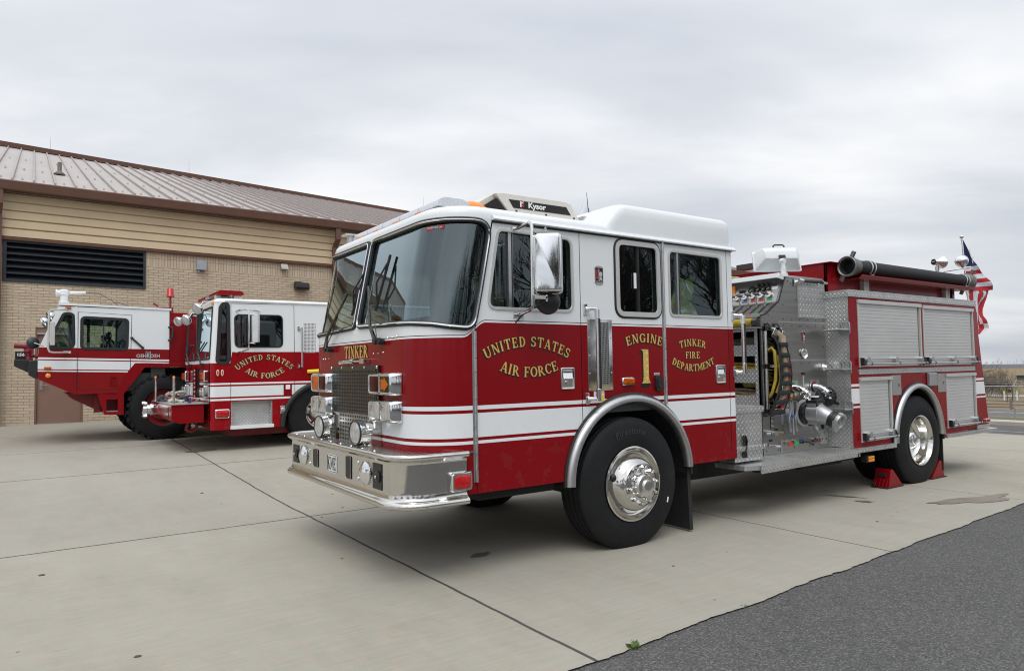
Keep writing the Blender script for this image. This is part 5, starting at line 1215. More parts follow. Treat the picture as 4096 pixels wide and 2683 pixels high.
# the big intake with its valve
iv = part_empty('intake_valve', pm); c = Vector((2.915, PY, .93))
mb = MB(); mb.lathe([(.146, .0005), (.148, .008), (.122, .012), (.120, .004)], c, (0, -1, 0), 36, closed=False); mb.build('flange', M['rail_metal'], iv, smooth=30)
mb = MB(); mb.lathe([(.112, .006), (.112, .03), (.116, .034), (.116, .066), (.106, .07)], c, (0, -1, 0), 32)
for a in (50, 170, 290): v = Vector((math.cos(math.radians(a)), 0, math.sin(math.radians(a)))); mb.box(-.025, .02, -.02, .02, -.02, .02, M=Matrix.Translation(c+v*.118+Vector((0, -.05, 0))) @ v.to_track_quat('X', 'Y').to_matrix().to_4x4())
mb.build('swivel_ring', M['black'], iv, smooth=30)
mb = MB(); mb.lathe([(.090, .066), (.098, .072), (.098, .19), (.104, .192), (.104, .21), (.094, .215)], c, (0, -1, 0), 30); mb.box(c.x-.07, c.x+.07, PY-.185, PY-.08, c.z+.05, c.z+.115); mb.box(c.x-.065, c.x+.065, PY-.185, PY-.08, c.z-.115, c.z-.05)
dd = Vector((.10, -.88, -.40)).normalized(); e = c+Vector((0, -.205, 0)); mb.tube([e+Vector((0, .03, 0)), e, e+dd*.06, e+dd*.11], .10, 22, rr=[.096, .096, .086, .080]); mb.build('body', M['cast'], iv, bevel=.006, smooth=45)
mb = MB(); e2 = e+dd*.10; mb.lathe([(.081, 0), (.084, .005), (.084, .03), (.079, .033), (.079, .042), (.086, .045), (.086, .075), (.080, .08)], e2, dd, 26); mb.build('coupling_sleeve', M['black'], iv, smooth=30)
mb = MB(); e3 = e2+dd*.072; mb.lathe([(.084, 0), (.096, .004), (.100, .018), (.098, .042), (.090, .046), (.076, .042), (.072, .018), (.001, .016)], e3, dd, 28); u_, w_ = MB().frame(dd)
for a in range(5): v = u_*math.cos(a*1.257)+w_*math.sin(a*1.257); mb.box(-.012, .012, -.02, .02, -.022, .022, M=Matrix.Translation(e3+v*.095+dd*.026) @ v.to_track_quat('X', 'Z').to_matrix().to_4x4())
mb.cyl(e3+dd*.01, e3+dd*.045, .02, n=8)
for a in range(4): v = u_*math.cos(a*1.571)+w_*math.sin(a*1.571); mb.cyl(e3+dd*.022, e3+dd*.022+v*.075, .009, n=6)
mb.build('storz_cap', M['cast'], iv, smooth=35)
mb = MB(); mb.box(c.x-.075, c.x+.085, PY-.20, PY-.07, c.z+.115, c.z+.150); mb.box(c.x-.05, c.x+.01, PY-.17, PY-.12, c.z+.150, c.z+.175); mb.build('gearbox', M['black'], iv, bevel=.006); mb = MB(); mb.box(c.x-.055, c.x+.015, PY-.175, PY-.115, c.z+.175, c.z+.19); mb.build('indicator', M['print_white'], iv)
mb = MB(); hc = c+Vector((.20, -.14, .175)); mb.lathe([(.10, -.012), (.112, 0), (.10, .012), (.09, 0)], hc, (-.70, -.70, .12), 28, closed=True); mb.lathe([(.098, .002), (.03, .018), (.028, .03), (.001, .03)], hc, (-.70, -.70, .12), 20); mb.cyl(hc, hc+Vector((-.12, .02, -.04)), .016); mb.cyl(hc+Vector((.07, -.07, -.07)), hc+Vector((.04, -.11, -.075)), .018)
uu, ww = MB().frame((-.70, -.70, .12))
for k in range(12): v = uu*math.cos(k*PI/6)+ww*math.sin(k*PI/6); mb.cyl(hc+v*.03+Vector((-.012, -.012, 0)), hc+v*.095+Vector((-.004, -.004, 0)), .005, n=4)
mb.build('hand_wheel', M['black'], iv, smooth=40)
mb = MB(); b = c+Vector((.0, -.13, -.11)); mb.tube([b, b+Vector((0, -.01, -.05)), b+Vector((-.012, -.05, -.085)), b+Vector((-.02, -.09, -.09))], .030, 14); mb.lathe([(.032, 0), (.042, .002), (.042, .03), (.03, .032), (.028, .005)], b+Vector((-.02, -.08, -.09)), (-.15, -1, -.05), 18); mb.build('drain_elbow', M['cast'], iv, smooth=45)
mb = MB(); mb.ball(c+Vector((.07, -.17, -.14)), .018, .018, .03); mb.cyl(c+Vector((-.05, -.185, .09)), c+Vector((-.05, -.20, .10)), .018); mb.cyl(c+Vector((.0, -.184, -.085)), c+Vector((.0, -.20, -.087)), .022); mb.build('plugs', M['ink'], iv)
# small controls along the foot of the panel
def pull(x, z, m, par):
    mb = MB(); mb.box(x-.03, x+.03, PY-.045, PY-.0005, z-.018, z+.03); mb.cyl((x-.02, PY-.02, z+.04), (x-.02, PY-.02, z+.02), .006); mb.cyl((x+.02, PY-.02, z+.045), (x+.02, PY-.02, z+.02), .006); o = mb.build('drain_valve', M['chrome_worn'], par, bevel=.003); mb = MB(); mb.box(x-.03, x+.04, PY-.058, PY-.046, z-.022, z+.016); mb.build('name_tag', m, o, bevel=.002)
pull(2.575, .625, M['print_red'], pm); pull(2.68, .628, M['print_green'], pm); pull(2.995, .628, mk('faded_red_print', (.20, .05, .05), .5), pm); pull(3.09, .630, mk('rusty_tag', (.16, .085, .06), .6), pm)
mb = MB(); mb.cyl((2.25, PY-.05, .76), (2.30, PY-.05, .765), .014); mb.cyl((2.20, PY-.03, .752), (2.25, PY-.04, .757), .017); mb.box(2.262, 2.33, PY-.085, PY-.06, .735, .77); mb.cyl((2.30, PY, .765), (2.30, PY-.07, .765), .018); mb.build('drain_cock', M['alu'], pm)
mb = MB(); mb.cyl((2.35, PY-.04, .755), (2.42, PY-.07, .75), .016, .018); mb.cyl((2.38, PY, .75), (2.38, PY-.05, .752), .014); mb.build('drain_cock', M['brass'], pm)
mb = MB(); mb.cyl((2.28, PY-.005, .63), (2.28, PY-.09, .63), .014); mb.box(2.315, 2.335, PY-.12, PY-.10, .56, .68); mb.cyl((2.28, PY-.08, .63), (2.325, PY-.11, .625), .010); mb.build('pull_handle', M['alu'], pm, bevel=.003)
mb = MB(); mb.cyl((2.84, PY, .627), (2.84, PY-.03, .627), .02); mb.cyl((2.84, PY-.02, .627), (2.86, PY-.09, .625), .008); mb.cyl((2.86, PY-.08, .625), (2.895, PY-.12, .615), .010, .03); mb.build('pull_handle', M['grille_metal'], pm)
for x, z, w_, h_, k in ((2.345, .865, .06, .13, 'ink'), (2.415, .783, .06, .02, 'ink'), (2.31, .675, .055, .022, 'ink'), (2.85, .663, .055, .022, 'print_blue'), (3.30, .712, .045, .02, 'ink')):
    mb = MB(); mb.box(x-w_/2, x+w_/2, PY-.004, PY-.0005, z-h_/2, z+h_/2); o = mb.build('data_plate', M[k], pm)
mb = MB()
for i in range(9): mb.box(2.322, 2.368, PY-.0048, PY-.004, .808+.013*i, .813+.013*i)
mb.build('plate_print', M['print_silver'], pm)
for x in (3.225, 3.298):
    mb = MB(); mb.box(x-.034, x+.034, PY-.005, PY-.0005, .575, .695); mb.lathe([(.032, .005), (.034, .012), (.02, .014), (.012, .012)], (x, PY-.0, .63), (0, -1, 0), 18); mb.box(x-.012, x+.012, PY-.03, PY-.005, .665, .695); o = mb.build('gauge_port', M['alu'], pm)
    mb = MB(); mb.cyl((x, PY-.013, .63), (x, PY-.015, .63), .010, n=10); mb.build('port_hole', M['ink'], o)
# spanners and mallet clipped to the panel are loose tools
tb = MB(); tb.box(2.535, 2.72, PY-.008, PY-.0005, .93, 1.06); tb.box(2.50, 2.545, PY-.008, PY-.0005, .83, 1.08); tb.build('tool_bracket', M['alu'], pm, bevel=.003)
sp0 = None
for x, lab in ((2.585, 'slotted hose spanner hanging left of the blue banded tool on the pump panel'), (2.695, 'slotted hose spanner hanging right of the blue banded tool on the pump panel')):
    mb = MB(); y = PY-.05
    mb.tube([(x+.01, y, 1.075), (x+.012, y, 1.05), (x+.018, y, .99), (x+.008, y, .94), (x-.012, y, .90), (x-.014, y, .86)], .009, 6, rr=[.010, .014, .012, .010, .009, .010]); mb.prism([(x-.022, .87), (x-.006, .87), (x+.024, .76), (x+.020, .745), (x-.012, .75)], 'xz', y-.006, y+.004, 0, [[(x-.008, .84), (x+.001, .84), (x+.010, .775), (x+.002, .775)]]); mb.cyl((x+.01, y-.01, 1.065), (x+.01, PY, 1.065), .010)
    tag(mb.build('hose_spanner', M['cast'], None, smooth=40), lab, 'spanner', 'spanners on the pump panel')
mb = MB(); mb.cyl((2.635, PY-.055, .72), (2.63, PY-.055, 1.10), .009, n=8, mi=0); mb.cyl((2.633, PY-.055, .90), (2.6325, PY-.055, .935), .0165, n=10, mi=1); mb.box(2.60, 2.665, PY-.10, PY-.02, 1.095, 1.125, 2); mb.ball((2.59, PY-.06, 1.115), .03, .035, .035, mi=2); mb.ball((2.675, PY-.06, 1.12), .026, .03, .035, mi=2)
mb.cyl((2.633, PY-.05, 1.0), (2.633, PY-.002, 1.0), .008, mi=0); tag(mb.build('rubber_mallet', [M['cast'], M['print_blue'], M['brass']], None), 'long mallet with a blue band hanging between the two spanners', 'mallet')
# the hose bin with its rollers and the webbing in front
mb = MB(); mb.box(2.52, 2.54, PY+.03, PY+.35, .985, 1.84); mb.box(2.225, 2.54, PY+.03, PY+.40, .965, .985); mb.box(2.225, 2.54, PY+.03, PY+.4, 1.40, 1.41); mb.build('hose_bin', M['steel'], pm)
mb = MB()
for x in (2.262, 2.50): mb.cyl((x, PY-.012, 1.0), (x, PY-.012, 1.42), .020, n=12); mb.cyl((x, PY-.012, 1.47), (x, PY-.012, 1.81), .020, n=12)
mb.cyl((2.25, PY-.015, 1.835), (2.52, PY-.015, 1.835), .020, n=12); mb.cyl((2.25, PY-.015, .99), (2.52, PY-.015, .99), .018, n=12); mb.cyl((2.25, PY-.0, 1.445), (2.52, PY-.0, 1.445), .014, n=12); mb.build('hose_roller', M['chrome_worn'], pm)
mb = MB()
for z in (.98, 1.445, 1.84): mb.box(2.235, 2.29, PY-.038, PY-.0005, z-.025, z+.025)
mb.build('roller_block', M['grille_metal'], pm, bevel=.004)
def flat_fold(name, xs, y0, y1, zc, n, m, lab, th=.016):
    "flat hose folded back and forth"
    pts = []
    for i in range(n):
        z = zc+i*(th*2.1); pts += [(xs[0] if i % 2 else xs[1], z), (xs[1] if i % 2 else xs[0], z)]
    P = []
    for i in range(len(pts)-1):
        a, b = pts[i], pts[i+1]
        for k in range(6): t = k/6; P.append((a[0]+(b[0]-a[0])*t, a[1]+(b[1]-a[1])*t+.012*math.sin(7*t+i)))
    mb = MB(); rows = []
    for i, (x, z) in enumerate(P):
        d = Vector((P[min(i+1, len(P)-1)][0]-P[max(i-1, 0)][0], 0, P[min(i+1, len(P)-1)][1]-P[max(i-1, 0)][1])).normalized(); q = Vector((-d.z, 0, d.x))*th*.5; c_ = Vector((x, 0, z)); yy = .012*math.sin(i*.9)
        rows.append([c_+q*s+Vector((0, y, 0)) for s, y in ((-1, y0+yy+.01), (0, y0+yy), (1, y0+yy+.01), (1, y1), (-1, y1))])
    mb.rings(rows); return tag(mb.build(name, m, None, smooth=50), lab, 'hose', 'folded hoses in the pump bay')
flat_fold('folded_hose', (2.27, 2.46), PY+.03, PY+.3, 1.60, 4, M['hose_grey'], 'grey brown folded fire hose at the top of the side hose bin', .022); flat_fold('folded_hose', (2.29, 2.46), PY+.04, PY+.3, 1.24, 4, mk('shade_toned_jacket', (.20, .15, .03), .85, 0, .3, 12), 'yellow folded fire hose toned olive by painted shade low in the side hose bin', .022); flat_fold('folded_hose', (2.29, 2.46), PY+.05, PY+.3, 1.02, 4, M['hose_grey'], 'tan folded fire hose at the foot of the side hose bin', .024)  # the bin's shade is put into the low hose's olive colour
# hose bights bulging out under the net
def band(name, path, wv, th, m, lab=None, cat='hose', par=None, group=None):
    "strap or flat hose following path, width vector(s) wv"
    P = [Vector(p) for p in path]; rows = []
    for i, p in enumerate(P):
        d = (P[min(i+1, len(P)-1)]-P[max(i-1, 0)]).normalized(); w_ = Vector(wv[i] if isinstance(wv, list) else wv); n = d.cross(w_).normalized()*th/2
        rows.append([p-w_-n*.3, p-w_*.85-n, p+w_*.85-n, p+w_-n*.3, p+w_+n*.3, p+w_*.85+n, p-w_*.85+n, p-w_+n*.3])
    mb = MB(); mb.rings(rows); o = mb.build(name, m, par, smooth=50)
    if lab: tag(o, lab, cat, group)
    return o
gH = 'hose bights behind the webbing'
band('hose_bight', [(2.40, PY-0.012, 1.75), (2.415, PY-0.062, 1.79), (2.43, PY-0.099, 1.75), (2.44, PY-0.105, 1.55), (2.455, PY-0.105, 1.36), (2.46, PY-0.099, 1.2), (2.40, PY-0.081, 1.08), (2.37, PY-0.031, 1.04)], (.036, .012, 0), .045, M['hose_tan'], 'pale tan hose bight bulging out behind the black webbing', 'hose', None, gH)
band('hose_bight', [(2.325, PY+.02, 1.60), (2.32, PY-.045, 1.635), (2.322, PY-.075, 1.60), (2.332, PY-.08, 1.45), (2.335, PY-.07, 1.30), (2.31, PY-.04, 1.16), (2.30, PY+.02, 1.10)], (.034, .016, 0), .026, mk('olive_yellow_jacket', (.34, .25, .035), .85, 0, .3, 12), 'wide yellow hose fold at the left edge of the webbing', 'hose', None, gH)  # olive yellow, darker than the other yellow hose
band('hose_bight', [(2.36, PY-0.074, 1.56), (2.375, PY-0.093, 1.45), (2.385, PY-0.093, 1.30), (2.35, PY-0.062, 1.17)], (.016, .008, 0), .02, M['hose_yellow'], 'narrow yellow hose strip behind the middle of the webbing', 'hose', None, gH)
band('hose_bight', [(2.475, PY-0.068, 1.56), (2.50, PY-0.105, 1.50), (2.515, PY-0.115, 1.33), (2.50, PY-0.105, 1.18), (2.44, PY-0.081, 1.05), (2.40, PY-0.062, .99), (2.37, PY-0.037, .96)], (.016, .006, 0), .02, M['print_red'], 'narrow red hose strip behind the right edge of the webbing', 'hose', None, gH)
net = part_empty('hose_net', pm)
band('strap', [(2.31, PY-0.012, 1.90), (2.315, PY-0.031, 1.86), (2.335, PY-0.050, 1.80)], (.022, .006, 0), .008, M['webbing'], par=net); band('strap', [(2.46, PY-0.012, 1.90), (2.465, PY-0.037, 1.86), (2.475, PY-0.056, 1.80)], (.022, .006, 0), .008, M['webbing'], par=net)
for x, z in ((2.345, 1.795), (2.485, 1.775)):
    mb = MB(); mb.box(-.024, .024, -.012, .012, -.036, .036, M=Matrix.Translation((x, PY-0.062, z)) @ Matrix.Rotation(.35, 4, 'Y') @ Matrix.Rotation(.25, 4, 'X')); mb.build('buckle', M['chrome_worn'], net, bevel=.008)
for x in (2.295, 2.445): mb = MB(); mb.box(x, x+.03, PY-0.022, PY-.0005, 1.89, 1.905); mb.build('strap_anchor', M['chrome_worn'], net)
band('strap', [(2.335, PY-0.062, 1.77), (2.37, PY-0.093, 1.66), (2.36, PY-0.118, 1.55), (2.365, PY-0.121, 1.42), (2.365, PY-0.118, 1.30), (2.32, PY-0.105, 1.15), (2.26, PY-0.087, 1.03), (2.23, PY-0.056, .95), (2.23, PY-0.006, .93)], (.036, .010, 0), .010, M['webbing'], par=net)
band('strap', [(2.48, PY-0.068, 1.75), (2.50, PY-0.099, 1.65), (2.52, PY-0.118, 1.5), (2.535, PY-0.124, 1.36), (2.53, PY-0.118, 1.24), (2.50, PY-0.099, 1.1), (2.47, PY-0.062, .98), (2.46, PY-0.006, .94)], (.010, .004, 0), .010, M['webbing'], par=net)
for x0, x1, z0, z1, d in ((2.385, 2.50, 1.665, 1.668, .20), (2.37, 2.525, 1.56, 1.555, .205), (2.37, 2.54, 1.46, 1.455, .21), (2.375, 2.545, 1.36, 1.36, .21), (2.36, 2.54, 1.265, 1.275, .205), (2.33, 2.525, 1.165, 1.18, .19), (2.29, 2.50, 1.07, 1.09, .17), (2.25, 2.48, .965, .975, .12)):
    band('strap', [(x0-.02, PY-d*.62+.01, z0), (x0+(x1-x0)*.33, PY-d*.62-.012, z0+(z1-z0)*.33), (x0+(x1-x0)*.66, PY-d*.62-.014, z0+(z1-z0)*.66), (x1, PY-d*.62+.012, z1)], (0, .003, .023), .008, M['webbing'], par=net)
# cross-laid hoses seen in the openings, and the yellow hose lying across above them
rn = random.Random(8)
for (zt, m, lab) in ((1.70, M['hose_grey'], 'grey cross-laid hose showing in the topmost slot of the front plate'), (1.45, M['hose_yellow'], 'yellow cross-laid hose showing in the middle slot of the front plate'), (1.17, M['hose_tan'], 'tan cross-laid hose showing in the bottom slot of the front plate')):
    mb = MB()
    for k in range(3): z = zt-.035+.026*k; mb.tube([(2.24+.04*k+rn.uniform(0, .02), y, z+.012*math.sin(y*9+k)+(.03 if y < .45 and zt > 1.6 else 0)) for y in frange(.32, 1.9, 12)], .016+.004*(k == 0), 8)
    tag(mb.build('crosslay_hose', m, None), lab, 'hose', 'hoses in the cross-lay slots')
mb = MB(); mb.tube([(2.10, y, 1.895+.006*math.sin(y*5)) for y in frange(.29, 1.9, 14)], .040, 14, mi=0); mb.lathe([(.040, 0), (.042, .02), (.038, .03), (.044, .032), (.044, .06), (.03, .062)], (2.10, .29, 1.895), (0, -1, 0), 16, mi=1); tag(mb.build('attack_line', [M['hose_yellow'], M['grille_metal']], None), 'thick yellow hose lying across the walkway behind the cab', 'hose')
mb = MB(); mb.box(2.06, 2.19, .25, WID-.3, 1.835, 1.85); mb.build('hose_tray', M['steel'], pm)
mb = MB(); mb.tube([(2.75, .95, 2.46), (2.8, 1.2, 2.50), (2.78, 1.5, 2.52), (2.7, 1.8, 2.49)], .025, 8); tag(mb.build('deck_hose', M['hose_tan'], None), 'pale hose end lying on top of the pump console', 'hose')
mb = MB(); mb.box(2.67, PX1+.02, .3, WID-.3, 2.40, 2.425); mb.build('top_deck', M['tread_xy'], pm)
# floodlight on its pole
fl = part_empty('floodlight', en); c = Vector((2.66, PY+.03, 2.665))
mb = MB(); mb.cyl((2.665, PY+.02, 2.40), (2.665, PY+.02, 2.44), .045, n=14); mb.cyl((2.665, PY+.02, 2.43), (2.665, PY+.02, 2.51), .030, n=14); mb.cyl((2.665, PY+.02, 2.50), (2.665, PY+.02, 2.56), .022, n=12); mb.cyl((2.665, PY+.0, 2.575), (2.665, PY+.05, 2.575), .030, n=14); mb.build('pole', M['white'], fl, bevel=.003)
Rf = Matrix.Translation(Vector((2.69, PY+.05, 2.60))) @ Matrix.Rotation(math.radians(-32), 4, 'Z') @ Matrix.Rotation(math.radians(-12), 4, 'X') @ Matrix.Diagonal((.86, .86, .86, 1))
def frect(y, x, z0, z1, r=.02): return [(a, y, b) for a, b in rpoly([(-x, z0), (x, z0), (x, z1), (-x, z1)], r, 3)]
mb = MB(); mb.rings([frect(.0, .20, .02, .105), frect(.002, .205, .012, .115), frect(.03, .225, -.01, .165), frect(.15, .295, -.09, .145), frect(.155, .31, -.105, .16), frect(.175, .31, -.105, .16)]); mb.build('housing', M['white'], fl, smooth=25, xf=Rf)
mb = MB()
for i in range(3): mb.box(-.215-.012*i, .215+.012*i, .03+.035*i, .038+.035*i, .155-.004*i, .170-.004*i)
mb.build('cooling_fins', M['white'], fl, xf=Rf)
mb = MB(); V, T = cdt([(-.30, -.095), (.30, -.095), (.30, .15), (-.30, .15)]); mb.mesh([(a, .177, b) for a, b in V], T); mb.build('lens', M['clear_lens'], fl, xf=Rf); 
mb = MB(); mb.tube([(-.07, .06, .16), (-.07, .05, .20), (-.05, .05, .212), (.05, .05, .212), (.07, .05, .20), (.07, .06, .16)], .010, 6); mb.box(-.04, .04, -.022, .004, .0, .05); mb.build('handle', M['black'], fl, xf=Rf)
# step box, walkway and running board
sb = part_empty('step_box', en)
mb = MB(); mb.box(1.42, 1.84, .035, .5, .55, 1.05); mb.build('box', M['tread_xz'], sb, bevel=.006)
mb = MB(); mb.box(1.41, 1.85, .025, .5, 1.052, 1.068); mb.build('lid', M['tread_xy'], sb, bevel=.003); mb = MB(); mb.box(1.41, 1.85, .018, .0245, 1.01, 1.067); mb.build('lid_edge', M['tread_xz'], sb)
mb = MB(); mb.box(1.40, 1.86, .012, .032, .655, .695); mb.build('lip', M['tread_xz'], sb, bevel=.004)
mb = MB(); mb.box(1.535, 1.56, .005, .034, .70, .80); mb.tube([(1.548, .006, .80), (1.56, .0, .75), (1.555, .004, .68), (1.545, .008, .64)], .007, 6); mb.box(1.525, 1.575, .012, .034, .59, .645); mb.build('latch', M['grille_metal'], sb, bevel=.003)
mb = MB(); mb.box(1.42, 2.19, .3, WID-.3, .98, 1.04); mb.box(1.42, 2.19, .5, WID-.5, .53, .98); mb.build('walkway', M['tread_xy'], en)
mb = MB(); mb.prism(rpoly([(1.43, PY), (1.43, -.06), (1.60, -.13), (3.40, -.055), (3.40, PY)], [0, .02, .05, 0, 0], 4), 'xy', .485, .528); rbd = mb.build('running_board', M['tread_xy'], en, bevel=.004)
mb = MB(); mb.mesh([(x, y-.0015, z) for x, y in ((1.575, -.1285), (3.40, -.0565)) for z in (.452, .526)], [(0, 2, 3, 1)]); mb.build('board_edge', M['tread_xz'], rbd, fix=False)
mb = MB(); mb.box(1.62, 3.38, -.06, .0, .452, .485); mb.box(3.02, 3.34, -.03, .02, .425, .452); mb.build('board_frame', M['dark'], rbd)
grab(1.452, 1.40, 1.925, -.075)
# ---------------------------------------------------------------- body behind the pump
bd = part_empty('rear_body', en); BX0, BX1 = 3.385, 6.48
AR = ell(4.815, .53, .57, .64, 180, 0, 30)
def az(x):
    t = (x-4.815)/.57; return .53+.64*math.sqrt(max(0, 1-t*t)) if abs(t) < 1 else 0
lo = [(x, max(.54, az(x))) for x in frange(BX0, 5.46, 70)]
outl = lo+[(6.37, .575), (6.39, .61), (6.75, .61), (6.48, 2.27), (BX0, 2.27)]
SHUT = [(3.56, 4.97, 1.415, 2.165), (5.035, 6.395, 1.415, 2.155), (3.545, 4.215, .585, 1.30), (5.565, 6.385, .615, 1.305)]
hs = [[(a, c_), (b, c_), (b, d), (a, d)] for a, b, c_, d in SHUT]
mb = MB(); mb.prism(outl, 'xz', 0, .03, 0, hs); mb.build('side_panel', P_BODY, bd, smooth=0)
mb = MB(); mb.prism(lo+[(6.37, .575), (6.39, .61), (6.75, .61), (6.48, 2.27), (BX0, 2.27)], 'xz', WID-.03, WID, 0); mb.build('side_panel', P_BODY, bd, smooth=0)
mb = MB(); mb.prism([(6.39, .61), (6.74, .61), (6.47, 2.26), (6.39, 2.26)], 'xz', .03, WID-.03); mb.build('tail', M['red'], bd, smooth=0)
mb = MB(); mb.box(BX0+.03, 6.4, .05, WID-.05, 1.24, 2.24); mb.box(BX0+.03, 4.22, .05, WID-.05, .56, 1.24); mb.box(5.47, 6.4, .05, WID-.05, .60, 1.24); mb.build('core', M['dark'], bd, smooth=0)
mb = MB(); rows = [[(4.815+.57*math.cos(a), y, .53+.64*math.sin(a)) for a in frange(-.02, PI+.02, 28)] for y in (.004, .75)]; mb.grid(rows); mb.build('wheel_well', M['dark'], bd)
arch_trim(4.81, .53, .575, .645, .07, bd, 3, 180, 0, .05)
mb = MB(); mb.box(BX0-.006, BX0+.001, .004, PY, .535, 2.20); mb.build('front_plate', M['tread_yz'], bd)
mb = MB(); mb.box(BX0-.02, 6.49, -.014, PY, 2.262, 2.272); mb.box(BX0-.02, 6.49, -.014, -.001, 2.195, 2.262); mb.build('top_trim', M['tread_xz'], bd); mb = MB(); mb.box(BX0-.02, BX0-.008, -.001, PY, 2.195, 2.262); mb.build('top_trim', M['tread_yz'], bd)
mb = MB(); mb.box(3.53, 6.39, -.010, -.001, 1.336, 1.392); mb.build('middle_trim', M['tread_xz'], bd)
mb = MB(); mb.box(BX0+.02, 4.20, -.05, .03, .487, .536); mb.prism([(5.44, -.05), (6.86, -.06), (6.86, WID+.05), (6.7, WID), (6.7, .03), (5.44, .03)], 'xy', .505, .55); mb.box(6.39, 6.76, -.004, .03, .56, .605); mb.build('sill_trim', M['tread_xz'], bd, bevel=.003)
def slat_prof(z0, z1, p):
    n = max(2, round((z1-z0)/p)); o = []
    for i in range(n):
        a = z0+(z1-z0)*i/n; b = z0+(z1-z0)*(i+1)/n; o += [(.0075, a), (.0036, a+.0016), (.003, a+(b-a)*.5), (.0036, b-.0022), (.0075, b-.0008)]
    return o+[(.02, z1), (.02, z0)]
slat_m = mk('shutter_aluminium', (.60, .60, .59), .42, .45, .05, 2, .1)
for x0, x1, z0, z1 in SHUT:
    t = part_empty('roller_shutter', bd)
    mb = MB(); mb.prism(slat_prof(z0+.05, z1-.035, .0385), 'yz', x0+.02, x1-.06); mb.box(x0+.02, x1-.06, .004, .02, z0+.004, z0+.05); mb.build('curtain', slat_m, t, smooth=25)
    mb = MB(); mb.box(x0-.012, x1+.008, -.022, .012, z1-.038, z1+.003); mb.box(x0-.008, x0+.022, -.010, .02, z0, z1-.038); mb.box(x1-.022, x1+.006, -.010, .02, z0, z1-.038); mb.box(x1-.062, x1-.022, .010, .022, z0, z1-.038, 1); mb.build('frame', [M['rail_metal'], M['steel']], t, bevel=.002)
    mb = MB(); zb = z0+.035; mb.cyl((x0+.05, -.05, zb), (x1+.035, -.05, zb), .0125, n=10); mb.cyl((x0+.11, -.025, zb+.055), (x1-.03, -.025, zb+.055), .0075, n=8); mb.build('lift_bar', M['alu'], t)
    mb = MB()
    nb_ = 3 if x1-x0 > 1.2 else 2; mb.bm.free()
    for i in range(nb_):
        mb = MB(); x = x0+.13+(x1-.05-x0-.13)*i/(nb_-1); mb.prism(rpoly([(x-.035, zb+.015), (x+.02, zb+.015), (x+.035, zb+.05), (x+.015, zb+.08), (x-.02, zb+.08), (x-.035, zb+.055)], .012, 2), 'xz', -.045, .004)
        mb.build('bar_bracket', M['cast'], t, bevel=.004)
    mb = MB()
    for x in (x0+.03, x1-.004): mb.prism([(x-.022, zb-.02), (x+.03, zb-.006), (x+.03, zb+.02), (x-.018, zb+.07), (x-.026, zb+.07)], 'xz', -.055, -.008)
    for i in range(nb_): x = x0+.16+(x1-.05-x0-.13)*i/(nb_-1); mb.tube([(x, -.05, zb-.016), (x+.008, -.062, zb), (x+.004, -.05, zb+.02)], .008, 5)
    mb.build('bar_end', M['black'], t, bevel=.004)
for x0, x1 in ((4.235, 4.44), (5.345, 5.545)): mb = MB(); mb.box(x0, x1, -.006, -.0005, 1.08, 1.312); o = mb.build('cover_plate', M['alu'], bd, bevel=.002); mb = MB(); mb.box(x1-.06, x1-.042, -.008, -.006, 1.18, 1.21); mb.build('key_slot', M['ink'], o)
mb = MB(); mb.box(5.06, 5.25, -.05, -.0005, 1.165, 1.325); mb.build('utility_box', M['cast'], bd, bevel=.012)
# folding steps on the forward end
for z in (1.835, 1.405, .968):
    t = part_empty('folding_step', bd); x = BX0-.006; mb = MB(); q = rpoly([(-.02+.01, z-.055), (.105, z-.055), (.105, z+.075), (-.01, z+.075)], .02, 3); mb.sweep([(x-.004, a, b) for a, b in q], [(-.008, 0), (-.008, .012), (.008, .012), (.008, 0)], (-1, 0, 0), closed=True); mb.box(x-.02, x-.002, .01, .03, z, z+.06); mb.box(x-.02, x-.002, .065, .085, z, z+.06); mb.build('frame', M['cast'], t, bevel=.003)
    mb = MB(); mb.box(x-.16, x-.01, -.015, .205, z-.016, z+.002); mb.build('tread', M['alu'], t, bevel=.006)
# hose bed wall with the suction hose slung beside it
hb = part_empty('hose_bed', bd)
mb = MB(); mb.box(3.42, 3.45, .27, WID-.27, 2.27, 2.60); mb.box(3.42, 6.46, .27, .30, 2.27, 2.60); mb.box(3.42, 6.46, WID-.3, WID-.27, 2.27, 2.60); mb.box(3.42, 6.46, .20, .33, 2.60, 2.612); mb.box(3.40, 3.47, .20, WID-.2, 2.60, 2.612); mb.build('wall', M['red'], hb, bevel=.004)
mb = MB(); mb.box(3.45, 6.44, .3, WID-.3, 2.27, 2.45); mb.build('cover', M['dark'], hb)
mb = MB(); mb.box(6.44, 6.50, .25, .31, 2.27, 2.5); mb.build('end_post', M['grille_metal'], hb)
for x in (4.17, 6.22): mb = MB(); mb.box(x-.05, x+.05, .215, .268, 2.275, 2.45); mb.box(x+.03, x+.05, .21, .23, 2.275, 2.45); mb.build('tray_support', M['rail_metal'], hb)
mb = MB(); mb.prism([(.02, 2.462), (.02, 2.450), (.05, 2.418), (.262, 2.425), (.262, 2.437), (.055, 2.432)], 'yz', 3.72, 6.5); mb.build('hose_tray', M['red'], hb, smooth=0)
mb = MB(); mb.box(2.98, 3.12, .9, 1.15, 2.60, 2.66); mb.build('deck_light', M['grille_metal'], hb)
sh_ = thing('suction_hose', 'long black suction hose with grey end couplings slung along the upper body', 'hose', (3.65, .13, 2.56))
def sp(x, dz=0): return (x-3.65, 0, .0-.012*(x-3.65)/2.9+dz)
mb = MB(); n = 150; rows = []
